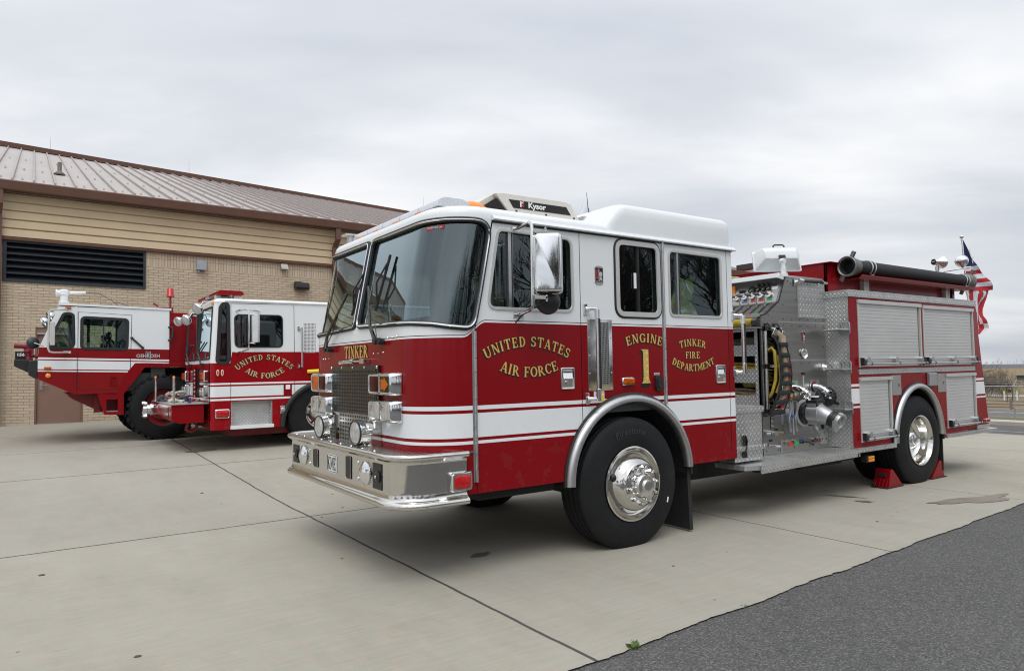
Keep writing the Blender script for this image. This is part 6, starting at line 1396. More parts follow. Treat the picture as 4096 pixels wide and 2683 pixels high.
for i in range(n*2+1):
    x = 3.74+2.78*i/(n*2); r = .086-(.0035 if i % 2 else 0); c_ = sp(x); rows.append([(c_[0], r*math.cos(a), c_[2]+r*math.sin(a)) for a in frange(0, 2*PI, 20)[:-1]])
mb.rings(rows); mb.build('hose', M['rubber'], sh_, smooth=60)
for x, s in ((3.60, 1), (6.63, -1)):
    t = part_empty('coupling', sh_); c_ = Vector(sp(x)); mb = MB(); mb.lathe([(.112, .0), (.118, .006), (.118, .05), (.108, .054), (.108, .075), (.098, .08), (.098, .17), (.08, .172), (.08, .16), (.084, .02), (.106, .0)], c_, (s, 0, 0), 32, closed=True); mb.build('ring', M['coupling'], t, smooth=35)
    if s > 0:
        mb = MB(); mb.lathe([(.083, .005), (.08, .16), (.07, .2), (.066, .3), (.001, .31)], c_, (s, 0, 0), 24); mb.build('bore', mk('hose_bore', (.03, .032, .034), .6), t); mb = MB()
        for k in range(9): mb.lathe([(.072, .17+.016*k), (.066, .175+.016*k), (.072, .18+.016*k)], c_, (s, 0, 0), 22, closed=True)
        mb.build('wire_coil', M['brass'], t)
    mb = MB()
    for a in (62, 242): v = Vector((0, -math.cos(math.radians(a)), math.sin(math.radians(a)))); mb.box(-.022, .02, -.018, .018, -.01, .075, M=Matrix.Translation(c_+v*.108+Vector((s*.025, 0, 0))) @ v.to_track_quat('Z', 'X').to_matrix().to_4x4())
    mb.build('lug', M['coupling'], t, bevel=.006)
for x in (4.02, 6.42):
    mb = MB()
    for d in (-.03, .03): mb.tube([(x+d*1.2+.03*math.sin(a), .13-.10*math.cos(a), 2.555-.012*(x-3.65)/2.9+.10*math.sin(a)) for a in frange(-.75, PI+.4, 14)], .007, 6)
    mb.cyl((x-.03, .06, 2.475), (x+.03, .06, 2.475), .009, n=6); mb.build('hose_clamp', M['alu'], hb)
# lamps and flag at the tail
tl = part_empty('tail_lamps', bd)
mb = MB(); mb.cyl((6.42, .42, 2.55), (6.42, .42, 2.80), .016); mb.box(6.38, 6.46, .38, .46, 2.52, 2.56); mb.cyl((6.42, .42, 2.73), (6.42, .42, 2.79), .026); mb.tube([(6.44, .42, 2.66), (6.48, .36, 2.715), (6.58, .06, 2.745)], .012, 6); mb.build('bracket', M['chrome_worn'], tl)
mb = MB(); mb.lathe([(.042, -.07), (.044, -.065), (.044, .0), (.055, .015), (.080, .075), (.085, .08), (.085, .095), (.07, .096), (.001, .10)], (6.43, .42, 2.85), (.95, -.28, 0), 26); mb.build('lamp_shell', M['chrome'], tl, smooth=40)
mb = MB(); mb.lathe([(.043, -.0705), (.001, -.071)], (6.43, .42, 2.85), (.95, -.28, 0), 20); mb.build('lamp_badge', M['ink'], tl, smooth=0)
mb = MB(); d_ = Vector((.95, -.28, 0)).normalized(); c_ = Vector((6.43, .42, 2.85))-d_*.072
mb.box(-.001, .001, -.028, .028, .003, .010, M=Matrix.Translation(c_) @ d_.to_track_quat('X', 'Z').to_matrix().to_4x4()); mb.build('badge_print', M['print_white'], tl)
mb = MB(); mb.lathe([(.084, .045), (.086, .035), (.08, .0), (.06, -.032), (.03, -.055), (.001, -.06)], (6.56, .16, 2.845), (.85, .52, -.05), 26); mb.cyl((6.56, .15, 2.745), (6.55, .16, 2.80), .022, .034, 12); mb.build('lamp_shell', M['chrome'], tl, smooth=50)
marker_lamp(6.68, .655, .11, .055, M['red_lens'], -.0, bd)
mb = MB(); mb.box(3.60, 3.74, -.02, .05, .365, .435); o = mb.build('marker_lamp', M['black'], bd, bevel=.003); mb = MB()
for i in range(3):
    for j in range(2): mb.box(3.625+.04*i, 3.66+.04*i, -.032, -.02, .370+.033*j, .398+.033*j)
mb.build('lens', M['orange'], o, bevel=.004)
# flag on a short pole
fg = thing('national_flag', 'American flag hanging furled from a short pole at the back of the engine', 'flag', (6.75, .23, 1.1))
fg.location = (6.98, .23, 1.25); fo = Vector((6.98, .23, 1.25))
tr_ = lambda x, z, d=0: Vector((x, .23+d, z))-fo
mb = MB(); mb.cyl(tr_(6.99, 1.2), tr_(6.752, 3.19), .011, n=8); mb.build('pole', M['print_white'], fg); mb = MB(); mb.ball(tr_(6.75, 3.205), .026, .026, .026); mb.build('finial', M['chrome_worn'], fg)
mb = MB(); mb.box(-.40, .03, -.02, .02, .0, .05); mb.cyl((0, 0, -.1), (-.02, 0, .2), .022, n=8); mb.build('holder', M['chrome_worn'], fg)
flag_blue = mk('flag_blue', (.012, .018, .085), .8, 0, .15, 12); flag_red = mk('flag_red', (.40, .012, .022), .8, 0, .15, 12); flag_white = mk('flag_white', (.62, .62, .66), .8, 0, .05, 12)
LU = [(6.740, 3.16), (6.748, 3.031), (6.760, 2.897), (6.766, 2.789), (6.775, 2.721), (6.782, 2.668), (6.797, 2.614), (6.806, 2.56), (6.811, 2.52), (6.820, 2.473)]
RU = [(6.772, 3.171), (6.957, 3.029), (7.099, 2.93), (7.228, 2.835), (7.29, 2.78), (7.367, 2.732), (7.446, 2.669), (7.52, 2.617), (7.594, 2.558), (7.664, 2.50)]
LL = [(6.83, 2.475), (6.85, 2.40), (6.90, 2.306), (6.98, 2.26), (7.03, 2.19), (7.062, 2.092), (7.092, 1.997), (7.128, 1.901), (7.12, 1.826)]
RL = [(7.664, 2.50), (7.686, 2.46), (7.577, 2.395), (7.455, 2.314), (7.38, 2.213), (7.354, 2.115), (7.378, 2.052), (7.438, 1.935), (7.233, 1.85)]
def lerp_t(L_, t):
    k = t*(len(L_)-1); i = min(len(L_)-2, int(k)); f = k-i; return L_[i][0]+(L_[i+1][0]-L_[i][0])*f, L_[i][1]+(L_[i+1][1]-L_[i][1])*f
rip = lambda s, t, a=.03: a*s*(math.sin(7*s+5*t)+.5*math.sin(13*t-6*s))
def cloth(L_, R__, nt, ns, mat_of, name, base=0.0, sag=0.0):
    mb = MB(); rows = []
    for i in range(nt+1):
        t = i/nt; a, b = lerp_t(L_, t), lerp_t(R__, t); rows.append([tr_(a[0]+(b[0]-a[0])*s, a[1]+(b[1]-a[1])*s+sag*math.sin(PI*s)*(.3+.7*t), base+rip(s, t)) for s in frange(0, 1, ns)])
    vs = [[mb.bm.verts.new(p) for p in r] for r in rows]
    for i in range(nt):
        for j in range(ns): mb.bm.faces.new((vs[i][j], vs[i][j+1], vs[i+1][j+1], vs[i+1][j])).material_index = mat_of((i+.5)/nt, (j+.5)/ns)
    o = mb.build(name, [flag_blue, flag_red, flag_white], fg, fix=False, smooth=180); return o
bands_u = [(.335, 0), (.445, 2), (.556, 1), (.667, 2), (.778, 1), (.889, 2), (1.01, 1)]
cloth(LU, RU, 54, 20, lambda t, s: next(k for e, k in bands_u if t < e), 'upper_cloth', 0, -.012)
cloth(LL, RL, 40, 28, lambda t, s: [2, 1, 2, 1, 2, 1, 1][min(6, int((s+.06*math.sin(4*t))*6.3))] if t < .80 else [1, 2, 1, 1, 2][min(4, int(s*5))], 'lower_cloth', .02)
mb = MB()
for s_, t_ in ((.70, .125), (.56, .185), (.80, .225), (.60, .275)):
    a, b = lerp_t(LU, t_), lerp_t(RU, t_); x, z = a[0]+(b[0]-a[0])*s_, a[1]+(b[1]-a[1])*s_
    mb.face([tr_(x+r*math.cos(an), z+r*math.sin(an), rip(s_, t_)-.012) for an, r in [(PI/2+k*PI/5+.1, .033 if k % 2 == 0 else .013) for k in range(10)]])
mb.build('stars', flag_white, fg, smooth=0, fix=False)
# chocks
def chock(x, s, lab):
    t = part_empty('x', None) if False else None
    mb = MB(); mb.prism([(0, 0), (.235, 0), (.235, .012), (.03, .205), (0, .215), (-.03, .20), (-.085, .012), (-.085, 0)] if s < 0 else [(0, 0), (.235, 0), (.235, .012), (.03, .205), (0, .215), (-.03, .20), (-.085, .012), (-.085, 0)], 'xz', .05, .23)
    for y in (.075, .115, .16, .205): mb.prism([(-.085, .01), (-.12, .008), (-.045, .12), (-.03, .12)], 'xz', y-.007, y+.007)
    mb.box(-.13, .24, .04, .24, -.0, .012, 1); mb.box(-.068, -.050, .09, .19, .125, .165, 1)
    o = mb.build('wheel_chock', [M['red'], M['dark']], None, bevel=.005)
    if s < 0: o.scale = (1, 1, 1)
    else: o.rotation_euler = (0, 0, PI)
    o.location = (x, -.02 if s < 0 else .26, .013); tag(o, lab, 'wheel chock', 'red chocks at the rear wheel'); return o
chock(4.22, -1, 'red wheel chock wedged in front of the rear wheel'); chock(5.40, 1, 'red wheel chock partly hidden behind the rear wheel')
# ================================================================= the crash truck in the middle
Y2, W2_ = 8.6, 2.46
P_T2 = paint_mat('crash_truck_enamel', [(-2.6, 1.64), (-1.148, 1.64), (-1.142, 1.833), (6, 1.833)], [(.99, 1.025), (1.055, 1.235), (1.265, 1.297)], pin=False, red=(.27, .004, .008))
ct = thing('crash_truck', 'red and white crash truck in the middle with a red roof light bar', 'crash truck', (-1.4, Y2, gz(0, Y2)))
ct_o = Vector(ct.location)
def B2(mb, name, m, parent=None, **k):
    o = mb.build(name, m, parent if parent is not None else ct, **k)
    if parent is None: o.location = -ct_o
    return o
def PE2(name): o = part_empty(name, ct); o.location = -ct_o; return o
def MBx(*a, **k): mb = MB(); mb.box(*a, **k); return mb
Z0 = gz(0, Y2)
cb = PE2('cab')
prof2 = [(-1.40, .49), (-.42, .49), (-.26, .49)]+[(x, z) for x, z in ell(.48, .50, .72, .74, 180, 0, 20)]+[(1.22, .49), (5.4, .6), (5.4, 2.70), (-1.34, 2.70), (-1.40, 1.7)]
doorw = rpoly([(-1.08, 2.48), (-.26, 2.49), (-.255, 1.925), (-1.07, 1.92)], .08, 5); cw = rpoly([(-1.27, 2.665), (-1.20, 2.665), (-1.185, 1.65), (-1.365, 1.65), (-1.345, 1.9), (-1.31, 2.6)], [.05, .05, .06, .06, .1, .06], 4)
pocket = [(-1.14, .545), (-.43, .545), (-.43, .972), (-1.14, .975)]
mb = MB(); mb.prism(prof2, 'xz', Y2, Y2+.03, 0, [doorw, cw, pocket]); B2(mb, 'side_panel', P_T2, cb, smooth=0)
mb = MB(); mb.prism(prof2, 'xz', Y2+W2_-.03, Y2+W2_, 0, [doorw, cw]); B2(mb, 'side_panel', P_T2, cb, smooth=0)
# front: corner posts, header, nose
FX = -1.47
def fr(z): return FX+.0+.055*max(0, z-1.65)
for s, y0 in ((1, Y2), (-1, Y2+W2_)):
    rows = []; mb = MB()
    for z in (.49, 1.65, 2.70): rows.append([(-1.40+.055*max(0, z-1.65)-.07*math.sin(a), y0+s*(.07-.07*math.cos(a)), z) for a in frange(0, PI/2, 5)]+[(fr(z), y0+s*.12, z), (fr(z)+.04, y0+s*.12, z), (-1.40+.055*max(0, z-1.65), y0+s*.03, z)])
    mb.rings(rows); B2(mb, 'corner_post', P_T2, cb, smooth=40)
mb = MB(); mb.prism([(Y2+.07, .52), (Y2+W2_-.07, .52), (Y2+W2_-.07, 1.70), (Y2+.07, 1.70)], 'yz', FX, FX+.03); B2(mb, 'nose_panel', P_T2, cb)
mb = MB(); mb.rings([[(x, y, z) for x, y in rpoly([(fr(2.7)+i, Y2+i), (5.4-i, Y2+i), (5.4-i, Y2+W2_-i), (fr(2.7)+i, Y2+W2_-i)], .07, 4)] for z, i in ((2.695, -.004), (2.71, -.004), (2.735, .012), (2.76, .04), (2.775, .10), (2.78, .2))]); B2(mb, 'roof', M['white'], cb, smooth=50)
mb = MBx(-1.24, 5.3, Y2-.02, Y2, 2.715, 2.735); B2(mb, 'drip_rail', M['white'], cb)
mb = MBx(-1.3, 2, Y2+.2, Y2+W2_-.2, 1.0, 1.2); mb.box(.3, .4, Y2+.05, Y2+W2_-.05, 1.2, 2.6); mb.box(-1.36, -1.0, Y2+.2, Y2+W2_-.2, 1.2, 1.75); B2(mb, 'interior_trim', M['trim_dark'], cb)
for x, y in ((-.85, Y2+.55), (-.85, Y2+1.8)): mb = MBx(x-.1, x+.1, y-.25, y+.25, 1.5, 2.3); mb.box(x-.4, x, y-.25, y+.25, 1.45, 1.6); B2(mb, 'seat', M['print_red'], cb, bevel=.05)
def glaze(p, y, par, m='glass_side', r=.022):
    mb = MB(); V, T = cdt(p); mb.mesh([(a, y+.015, b) for a, b in V], T); g_ = mb.build('window', M[m], par, fix=False, smooth=0); mb = MB(); mb.sweep([(a, y, b) for a, b in p], [(-.5*r, 0), (-.5*r, .012), (.7*r, .012), (r, -.01)], (0, -1, 0), closed=True); mb.build('rubber_seal', M['rubber'], g_); return g_
glaze(doorw, Y2, cb, r=.016); glaze(cw, Y2, cb, r=.045)
for y0, y1 in ((Y2+.10, Y2+W2_/2-.03), (Y2+W2_/2+.03, Y2+W2_-.10)):
    p = rpoly([(y0, 1.72), (y1, 1.72), (y1, 2.62), (y0, 2.62)], .05, 3); mb = MB(); V, T = cdt(p); mb.mesh([(fr(b)-.0, a, b) for a, b in V], T); w_ = mb.build('windscreen', M['glass'], cb, fix=False, smooth=0); mb = MB(); mb.tube([(fr(b)-.005, a, b) for a, b in p], .016, 6, True); mb.build('rubber_seal', M['rubber'], w_)
mb = MBx(fr(2.65)-.01, fr(2.65)+.03, Y2+.10, Y2+W2_-.10, 2.63, 2.71); B2(mb, 'header', M['white'], cb)
mb = MBx(fr(2.1)-.03, fr(2.1)+.03, Y2+W2_/2-.02, Y2+W2_/2+.02, 1.71, 2.63); B2(mb, 'centre_post', M['black'], cb)
# door edge, step pocket, hardware on the near side
mb = MB(); mb.sweep([(-1.145, Y2-.001, 1.0), (-1.145, Y2-.001, 2.68), (-.07, Y2-.001, 2.70), (-.045, Y2-.001, 2.66), (-.03, Y2-.001, 1.0)], [(-.004, 0), (-.004, .0012), (.004, .0012), (.004, 0)], (0, -1, 0)); B2(mb, 'door_gap', M['ink'], cb, smooth=0)
mb = MBx(-1.14, -.43, Y2+.16, Y2+.18, .54, .98); mb.box(-1.14, -1.12, Y2+.03, Y2+.16, .54, .98); mb.box(-.45, -.43, Y2+.03, Y2+.16, .54, .98); mb.box(-1.14, -.43, Y2+.03, Y2+.16, .54, .555)
wt = tread_mat('white_tread_plate', 'xz', .042, base=(.62, .63, .63), rough=.45); B2(mb, 'step_recess', wt, cb)
mb = MBx(-1.15, -.41, Y2-.02, Y2+.05, .49, .552); B2(mb, 'step_edge', M['white'], cb, bevel=.004)
mb = MBx(-1.05, 0, Y2+.4, Y2+1.9, .34, .5); B2(mb, 'belly_plate', M['red_dull'], cb)
def lamp_box(x0, x1, z0, z1, y, par):
    rw = lambda d, yy: [(a, yy, b) for a, b in rpoly([(x0+d, z0+d), (x1-d, z0+d), (x1-d, z1-d), (x0+d, z1-d)], .02, 3)]
    mb = MB(); mb.rings([rw(0, y), rw(0, y-.02), rw(.012, y-.03), rw(.02, y-.02)]); o = B2(mb, 'warning_light', M['chrome'], par, smooth=40); mb = MB(); mb.rings([rw(.02, y-.01), rw(.022, y-.03), rw(.03, y-.036)]); B2(mb, 'lens', M['red_lens'], o)
lamp_box(-1.40, -1.17, .69, .845, Y2, cb)
for x in (-1.36, -1.285): mb = MB(); mb.prism(ell(x, 1.475, .022, .055, 0, 345, 14), 'xz', Y2-.012, Y2); o = B2(mb, 'side_marker', M['print_white'], cb); mb = MB(); mb.prism(ell(x, 1.475, .013, .038, 0, 345, 12), 'xz', Y2-.022, Y2-.012); B2(mb, 'lens', M['amber'], o)
mb = MBx(-.30, -.21, Y2-.02, Y2, .72, .865); mb.lathe([(.045, 0), (.045, .03), (.03, .04), (.002, .04)], (-.255, Y2-.015, .79), (0, -1, 0), 14); B2(mb, 'power_inlet', M['cast'], cb, bevel=.006)
mb = MBx(-.235, -.085, Y2-.003, Y2-.0005, 1.055, 1.265); o = B2(mb, 'door_handle', P_T2 if False else M['red'], cb); mb = MBx(-.198, -.118, Y2-.012, Y2-.003, 1.155, 1.235); B2(mb, 'paddle', M['print_white'], o, bevel=.006)
put2 = lambda x, z, l: Vector((x, Y2-l*1.4, z))
pale = mk('aged_gold_leaf', (.60, .47, .25), .5, .1, .3, 40)
lettering('lettering', 'UNITED STATES', .095, arc_line(-.565, 1.695, .66), put2, cb, pale, M['ink'], narrow=.92, gap=.10); lettering('lettering', 'AIR FORCE', .095, arc_line(-.56, 1.362, .56, False), put2, cb, pale, M['ink'], narrow=1.0, gap=.10)
mb = MBx(.14, .355, Y2-.004, Y2-.0005, 1.82, 2.36); B2(mb, 'vent_screen', perf_mat('white_perforated', 'xz', .026, .55, (.72, .73, .74), 0.0), cb)
mb = MB(); mb.cyl((.08, Y2-.08, 1.55), (.075, Y2-.08, 2.28), .018, n=10)
for z in (1.57, 2.26): mb.cyl((.08, Y2-.08, z), (.05, Y2, z), .015, n=8); mb.box(.02, .06, Y2-.012, Y2, z-.04, z+.04)
B2(mb, 'grab_rail', M['chrome_worn'], cb)
mb = MB(); mb.tube([(.20, Y2-.03, 1.47), (.30, Y2-.10, 1.475), (.42, Y2-.10, 1.48)], .035, 10); o = mb.build('hose_nozzle', M['print_yellow']); tag(o, 'yellow hose nozzle showing at the side of the middle crash truck', 'nozzle')
mr = PE2('mirror'); mb = MB(); mb.tube([(-1.06, Y2, 2.555), (-1.0, Y2-.15, 2.56), (-.92, Y2-.24, 2.56), (-.905, Y2-.26, 2.52), (-.905, Y2-.26, 1.95), (-.91, Y2-.25, 1.87), (-1.0, Y2-.12, 1.83), (-1.06, Y2, 1.82)], .014, 8); mb.cyl((-.92, Y2-.24, 2.555), (-.66, Y2, 2.56), .010, n=6); mb.cyl((-.905, Y2-.26, 2.47), (-.80, Y2-.27, 2.48), .010); mb.cyl((-.905, Y2-.26, 1.985), (-.80, Y2-.27, 1.97), .010); B2(mb, 'bracket_tube', M['chrome_worn'], mr)
mb = MBx(-.065, .065, -.02, .035, 1.99, 2.475); B2(mb, 'shell', M['chrome_worn'], mr, bevel=.008, xf=Matrix.Translation((-.80, Y2-.27, 0)) @ Matrix.Rotation(-.75, 4, 'Z'))
# nose fittings
mid = Y2+W2_/2
mb = MBx(FX-.02, FX, mid-.26, mid+.26, 1.02, 1.56); gr2 = B2(mb, 'grille', M['ink'], ct); gr2.location = -ct_o
mb = MB()
for i in range(14): z = 1.04+.5*i/13; mb.box(FX-.03, FX-.02, mid-.25, mid+.25, z-.006, z+.006)
for z in (1.06, 1.14, 1.22, 1.30, 1.38, 1.46, 1.53): mb.box(FX-.045, FX-.03, mid-.045, mid+.045, z-.026, z+.012, 1)
mb.box(FX-.04, FX-.028, mid-.075, mid+.075, 1.02, 1.56, 2); B2(mb, 'grille_bars', [M['grille_metal'], M['print_silver'], M['red']], gr2)
for y in (Y2+.14, Y2+W2_-.54):
    for z0, z1, m in ((1.32, 1.52, 'amber'), (1.04, 1.26, 'clear_lens')):
        mb = MBx(FX-.09, FX, y, y+.40, z0, z1); o = B2(mb, 'lamp_housing', M['chrome'], ct, bevel=.025); o.location = -ct_o; mb = MBx(FX-.098, FX-.088, y+.04, y+.19, z0+.04, z1-.04); mb.box(FX-.098, FX-.088, y+.21, y+.36, z0+.04, z1-.04, 1); B2(mb, 'lens', [M[m], M['red_lens'] if m == 'amber' else M[m]], o, bevel=.006)
for i, y in enumerate((Y2+.30, mid+.12, Y2+W2_-.26)):
    t = part_empty('flood_lamp', ct); t.location = -ct_o; c = Vector((-1.62, y, 2.60 if i == 0 else 2.47 if i == 1 else 2.50)); mb = MB(); mb.lathe([(.092, .05), (.098, .04), (.095, .02), (.085, -.02), (.05, -.06), (.002, -.075)], c, (-.75, -.5, -.4), 20); mb.build('shell', M['chrome'], t, smooth=50); mb = MB(); mb.lathe([(.09, .05), (.05, .06), (.002, .062)], c, (-.75, -.5, -.4), 20); mb.build('lens', M['clear_lens'], t)
    mb = MB(); mb.tube([c+Vector((.04, 0, .05)), c+Vector((.08, 0, .12)), (fr(2.65), y+.05, c.z+.13)], .014, 6); mb.build('arm', M['chrome_worn'], t)
for y in (Y2+.09, mid-.26, mid, mid+.26, Y2+W2_-.1): mb = MBx(fr(2.7)-.03, fr(2.7)+.02, y-.035, y+.035, 2.655, 2.705); o = B2(mb, 'clearance_light', M['orange'], ct, bevel=.006); o.location = -ct_o
for y0, ye, yb in ((mid-.15, mid-.35, mid-.75), (mid+1.0, mid+.75, mid+.55)):
    t = part_empty('wiper', ct); t.location = -ct_o; mb = MB(); mb.tube([(FX-.04, y0-.45, 1.62), (FX-.05, ye, 1.84), (fr(1.9)-.04, ye+.02, 1.86)], .014, 5); mb.box(FX-.06, FX, y0-.50, y0-.40, 1.60, 1.645); mb.build('arm', M['black'], t); mb = MB(); mb.tube([(fr(1.8)-.02, ye+.35, 1.80), (fr(2.0)-.02, yb+.05, 2.02)], .012, 5); mb.build('blade', M['black'], t)
lb2 = part_empty('light_bar', ct); lb2.location = -ct_o; mb = MBx(-1.22, -1.02, Y2+.55, Y2+W2_-.4, 2.80, 2.86); mb.box(-1.0, -.86, Y2+.42, Y2+.55, 2.78, 2.87); mb.box(-1.3, -1.2, Y2+.5, Y2+.62, 2.78, 2.87); mb.build('base', M['rail_metal'], lb2, bevel=.01)
for i in range(5): y = Y2+.36+.35*i; mb = MB(); mb.prism(rpoly([(-1.30, 2.87), (-1.29, 2.925), (-1.24, 2.945), (-.90, 2.945), (-.85, 2.925), (-.84, 2.87)], .015, 3), 'xz', y, y+.34); mb.build('dome', mk('dark_red_dome', (.24, .006, .008), .18, 0, .25, 50, spec=.3) if i != 2 else M['clear_lens'], lb2, bevel=.008)
# box bumper with its fittings
bb = part_empty('box_bumper', ct); bb.location = -ct_o; by0, by1 = Y2+.14, Y2+W2_-.14
mb = MB(); mb.prism([(-1.55, .625), (-1.93, .625), (-2.06, .68), (-2.06, .945), (-1.55, .945)], 'xz', by0, by1); mb.build('box', M['red'], bb, bevel=.006)
mb = MBx(-2.07, -1.48, by0-.02, by1+.02, .946, .958); mb.build('deck', tread_mat('bumper_tread', 'xy', .04, (.62, .62, .6), .4), bb)
mb = MB(); c = Vector((-2.06, by1-.55, .82)); mb.lathe([(.10, 0), (.105, .06), (.11, .07), (.11, .12), (.09, .13), (.09, .17), (.11, .18), (.11, .24), (.08, .25), (.002, .25)], c, (-1, 0, 0), 20)
for a in (.8, 2.4, 4, 5.5): mb.box(-.03, .03, -.02, .02, -.05, .05, M=Matrix.Translation(c+Vector((-.21, .13*math.cos(a), .13*math.sin(a)))) @ Matrix.Rotation(a-PI/2, 4, 'X'))
mb.build('hose_connection', M['chrome'], bb, smooth=40)
mb = MB(); mb.prism(ell(by0+.32, .80, .05, .10, 0, 345, 14), 'yz', -2.064, -2.058); mb.build('tow_port', M['ink'], bb)
for y in (by0+.03, by1-.05): mb = MB(); mb.cyl((-2.02, y, .95), (-2.02, y, 1.39), .019, n=8, mi=0); mb.ball((-2.02, y, 1.405), .022, .022, .03, mi=1); mb.build('guide_rod', [M['chrome_worn'], M['orange']], bb)
mb = MB(); mb.tube([(-1.75, by0+.3, .60), (-1.78, by0+.3, .50), (-1.70, by0+.3, .46), (-1.62, by0+.32, .50), (-1.60, by0+.32, .58)], .03, 8); mb.build('tow_hook', M['red_dull'], bb)
mb = MBx(-1.6, -1.2, Y2+.5, Y2+1.9, .56, .66); B2(mb, 'frame_rail', M['dark'], bb)
# heap of straps and rags on the bumper deck
heap = thing('rag_heap', 'crumpled heap of pale, red and dark straps lying on the box bumper', 'rags', (-1.8, by0+.9, .958)); rn = random.Random(5)
for nm, k, m in (('pale_rag', 11, mk('pale_cloth', (.50, .48, .42), .9)), ('dark_strap', 6, mk('dark_cloth', (.06, .06, .065), .9)), ('red_strap', 3, mk('red_cloth', (.32, .04, .05), .9)), ('blue_rag', 1, mk('blue_cloth', (.04, .05, .12), .9))):
    mb = MB()
    for i in range(k):
        x, y = rn.uniform(-.2, .25), rn.uniform(-.65, .7); pts = [Vector((x, y, rn.uniform(.02, .10)))]
        for j in range(5): pts.append(pts[-1]+Vector((rn.uniform(-.10, .10), rn.uniform(-.13, .13), rn.uniform(-.05, .06)))); pts[-1].z = max(.02, min(.17, pts[-1].z))
        mb.tube(pts, .03, 7, rr=[.012, .028, .034, .022, .03, .012])
    mb.build(nm, m, heap, smooth=60)
# wheels
for x in (.48, 3.9):
    for y, s in ((Y2+.05, -1), (Y2+W2_-.05, 1)):
        t = wheel(ct, x, y, Z0+.60, .62, .40, 'drive', s); t.location = -ct_o
mb = MB(); n_ = 24; rows = []
for i in range(n_+1):
    a = PI*i/n_; rows.append([(.48+(.72+k)*math.cos(a), y, .49+(.74+k)*math.sin(a)) for k, y in ((-.02, Y2+.3), (-.02, Y2-.03), (.03, Y2-.06), (.06, Y2-.03), (.06, Y2))])
mb.grid(rows); B2(mb, 'wheel_arch', M['rubber'], cb)
mb = MBx(-1.0, 5, Y2+.5, Y2+.65, .55, .75); mb.box(-1, 5, Y2+1.7, Y2+1.85, .55, .75); mb.box(.2, .8, Y2+.3, Y2+2, .6, .8); mb.box(-.25, 1.3, Y2+.5, Y2+2, .75, 1.3); B2(mb, 'chassis', M['dark'], cb)
# ================================================================= the older crash truck at the left
Y3, W3_ = 11.2, 2.3
P_T3 = paint_mat('older_truck_enamel', [(-5, 2.0), (-3.9, 1.995), (-1.74, 1.955), (6, 1.8)], [(1.545, 1.57), (1.59, 1.752), (1.772, 1.805)], pin=False, red=(.22, .008, .010), slope=(.027, -3.63))
# the bands stop at the slanted fender
ot = thing('crash_truck', 'older red and white crash truck at the left with a white roof turret', 'crash truck', (-2.6, Y3, gz(0, Y3)))
ot_o = Vector(ot.location)
def PE3(name): o = part_empty(name, ot); o.location = -ot_o; return o
cb3 = PE3('cab')
fwin = rpoly([(-3.515, 2.615), (-3.37, 2.62), (-3.355, 2.03), (-3.45, 1.985), (-3.72, 1.99), (-3.67, 2.25)], [.05, .08, .08, .05, .03, .05], 4); swin = rpoly([(-3.225, 2.555), (-2.475, 2.53), (-2.485, 1.965), (-3.225, 1.98)], .06, 5)
side3 = [(-3.60, 2.76), (-3.895, 1.99), (-3.91, 1.75), (-3.91, 1.44), (-3.85, 1.385), (-3.34, 1.12), (-2.61, 1.12), (-2.19, 1.64), (-1.735, 1.635), (-1.735, 2.74)]
mb = MB(); mb.prism(side3, 'xz', Y3, Y3+.03, 0, [fwin, swin]); mb.build('side_panel', P_T3, cb3, smooth=0)
mb = MB(); mb.prism(side3, 'xz', Y3+W3_-.03, Y3+W3_, 0, [fwin, swin]); mb.build('side_panel', P_T3, cb3, smooth=0)
mb = MB(); mb.prism([(-3.61, 2.775), (-3.60, 2.82), (-1.70, 2.775), (-1.70, 2.735), (-3.2, 2.77)], 'xz', Y3-.02, Y3+W3_+.02); mb.build('roof', M['white'], cb3, bevel=.006)
mb = MB(); mb.box(-1.78, -1.74, Y3+.03, Y3+W3_-.03, 1.64, 2.73); mb.prism([(-3.895, 1.99), (-3.91, 1.75), (-3.91, 1.44), (-3.34, 1.12), (-3.3, 1.15), (-3.86, 1.46), (-3.86, 1.99)], 'xz', Y3+.03, Y3+W3_-.03); mb.prism([(-3.60, 2.76), (-3.66, 2.62), (-3.60, 2.62), (-3.55, 2.76)], 'xz', Y3+.03, Y3+W3_-.03); mb.build('front_panel', P_T3, cb3, smooth=0)
wsm = MB(); wsm.mesh([(-3.66, Y3+.08, 2.62), (-3.66, Y3+W3_-.08, 2.62), (-3.885, Y3+W3_-.08, 2.0), (-3.885, Y3+.08, 2.0)], [(0, 1, 2, 3)]); wsm.build('windscreen', M['glass_green'], cb3, fix=False, smooth=0)
for p, nm in ((fwin, 'glass_green'), (swin, 'glass_green')):
    g_ = glaze(p, Y3, cb3, nm, .038)
    mb = MB(); V, T = cdt(p); mb.mesh([(a, Y3+W3_-.015, b) for a, b in V], T); g3 = mb.build('window', M['glass_green'], cb3, fix=False, smooth=0)
mb = MB(); mb.box(-2.885, -2.865, Y3-.005, Y3+.02, 1.975, 2.545); mb.box(-3.12, -3.07, Y3+.5, Y3+.55, 1.2, 2.7); mb.build('sash_bar', M['black'], g_)
mb = MB(); mb.box(-3.3, -1.8, Y3+.1, Y3+W3_-.1, 1.15, 1.5); mb.box(-2.05, -1.8, Y3+.05, Y3+W3_-.05, 1.4, 2.6); mb.box(-3.6, -2.0, Y3+.05, Y3+W3_-.05, 2.64, 2.70); mb.build('interior_trim', M['trim_dark'], cb3)
mb = MB(); mb.prism([(-3.8, 1.6), (-3.8, 2.0), (-3.55, 2.12), (-3.4, 2.0), (-3.4, 1.6)], 'xz', Y3+.2, Y3+W3_-.2); mb.build('dashboard', mk('green_trim', (.06, .16, .10), .7), cb3)
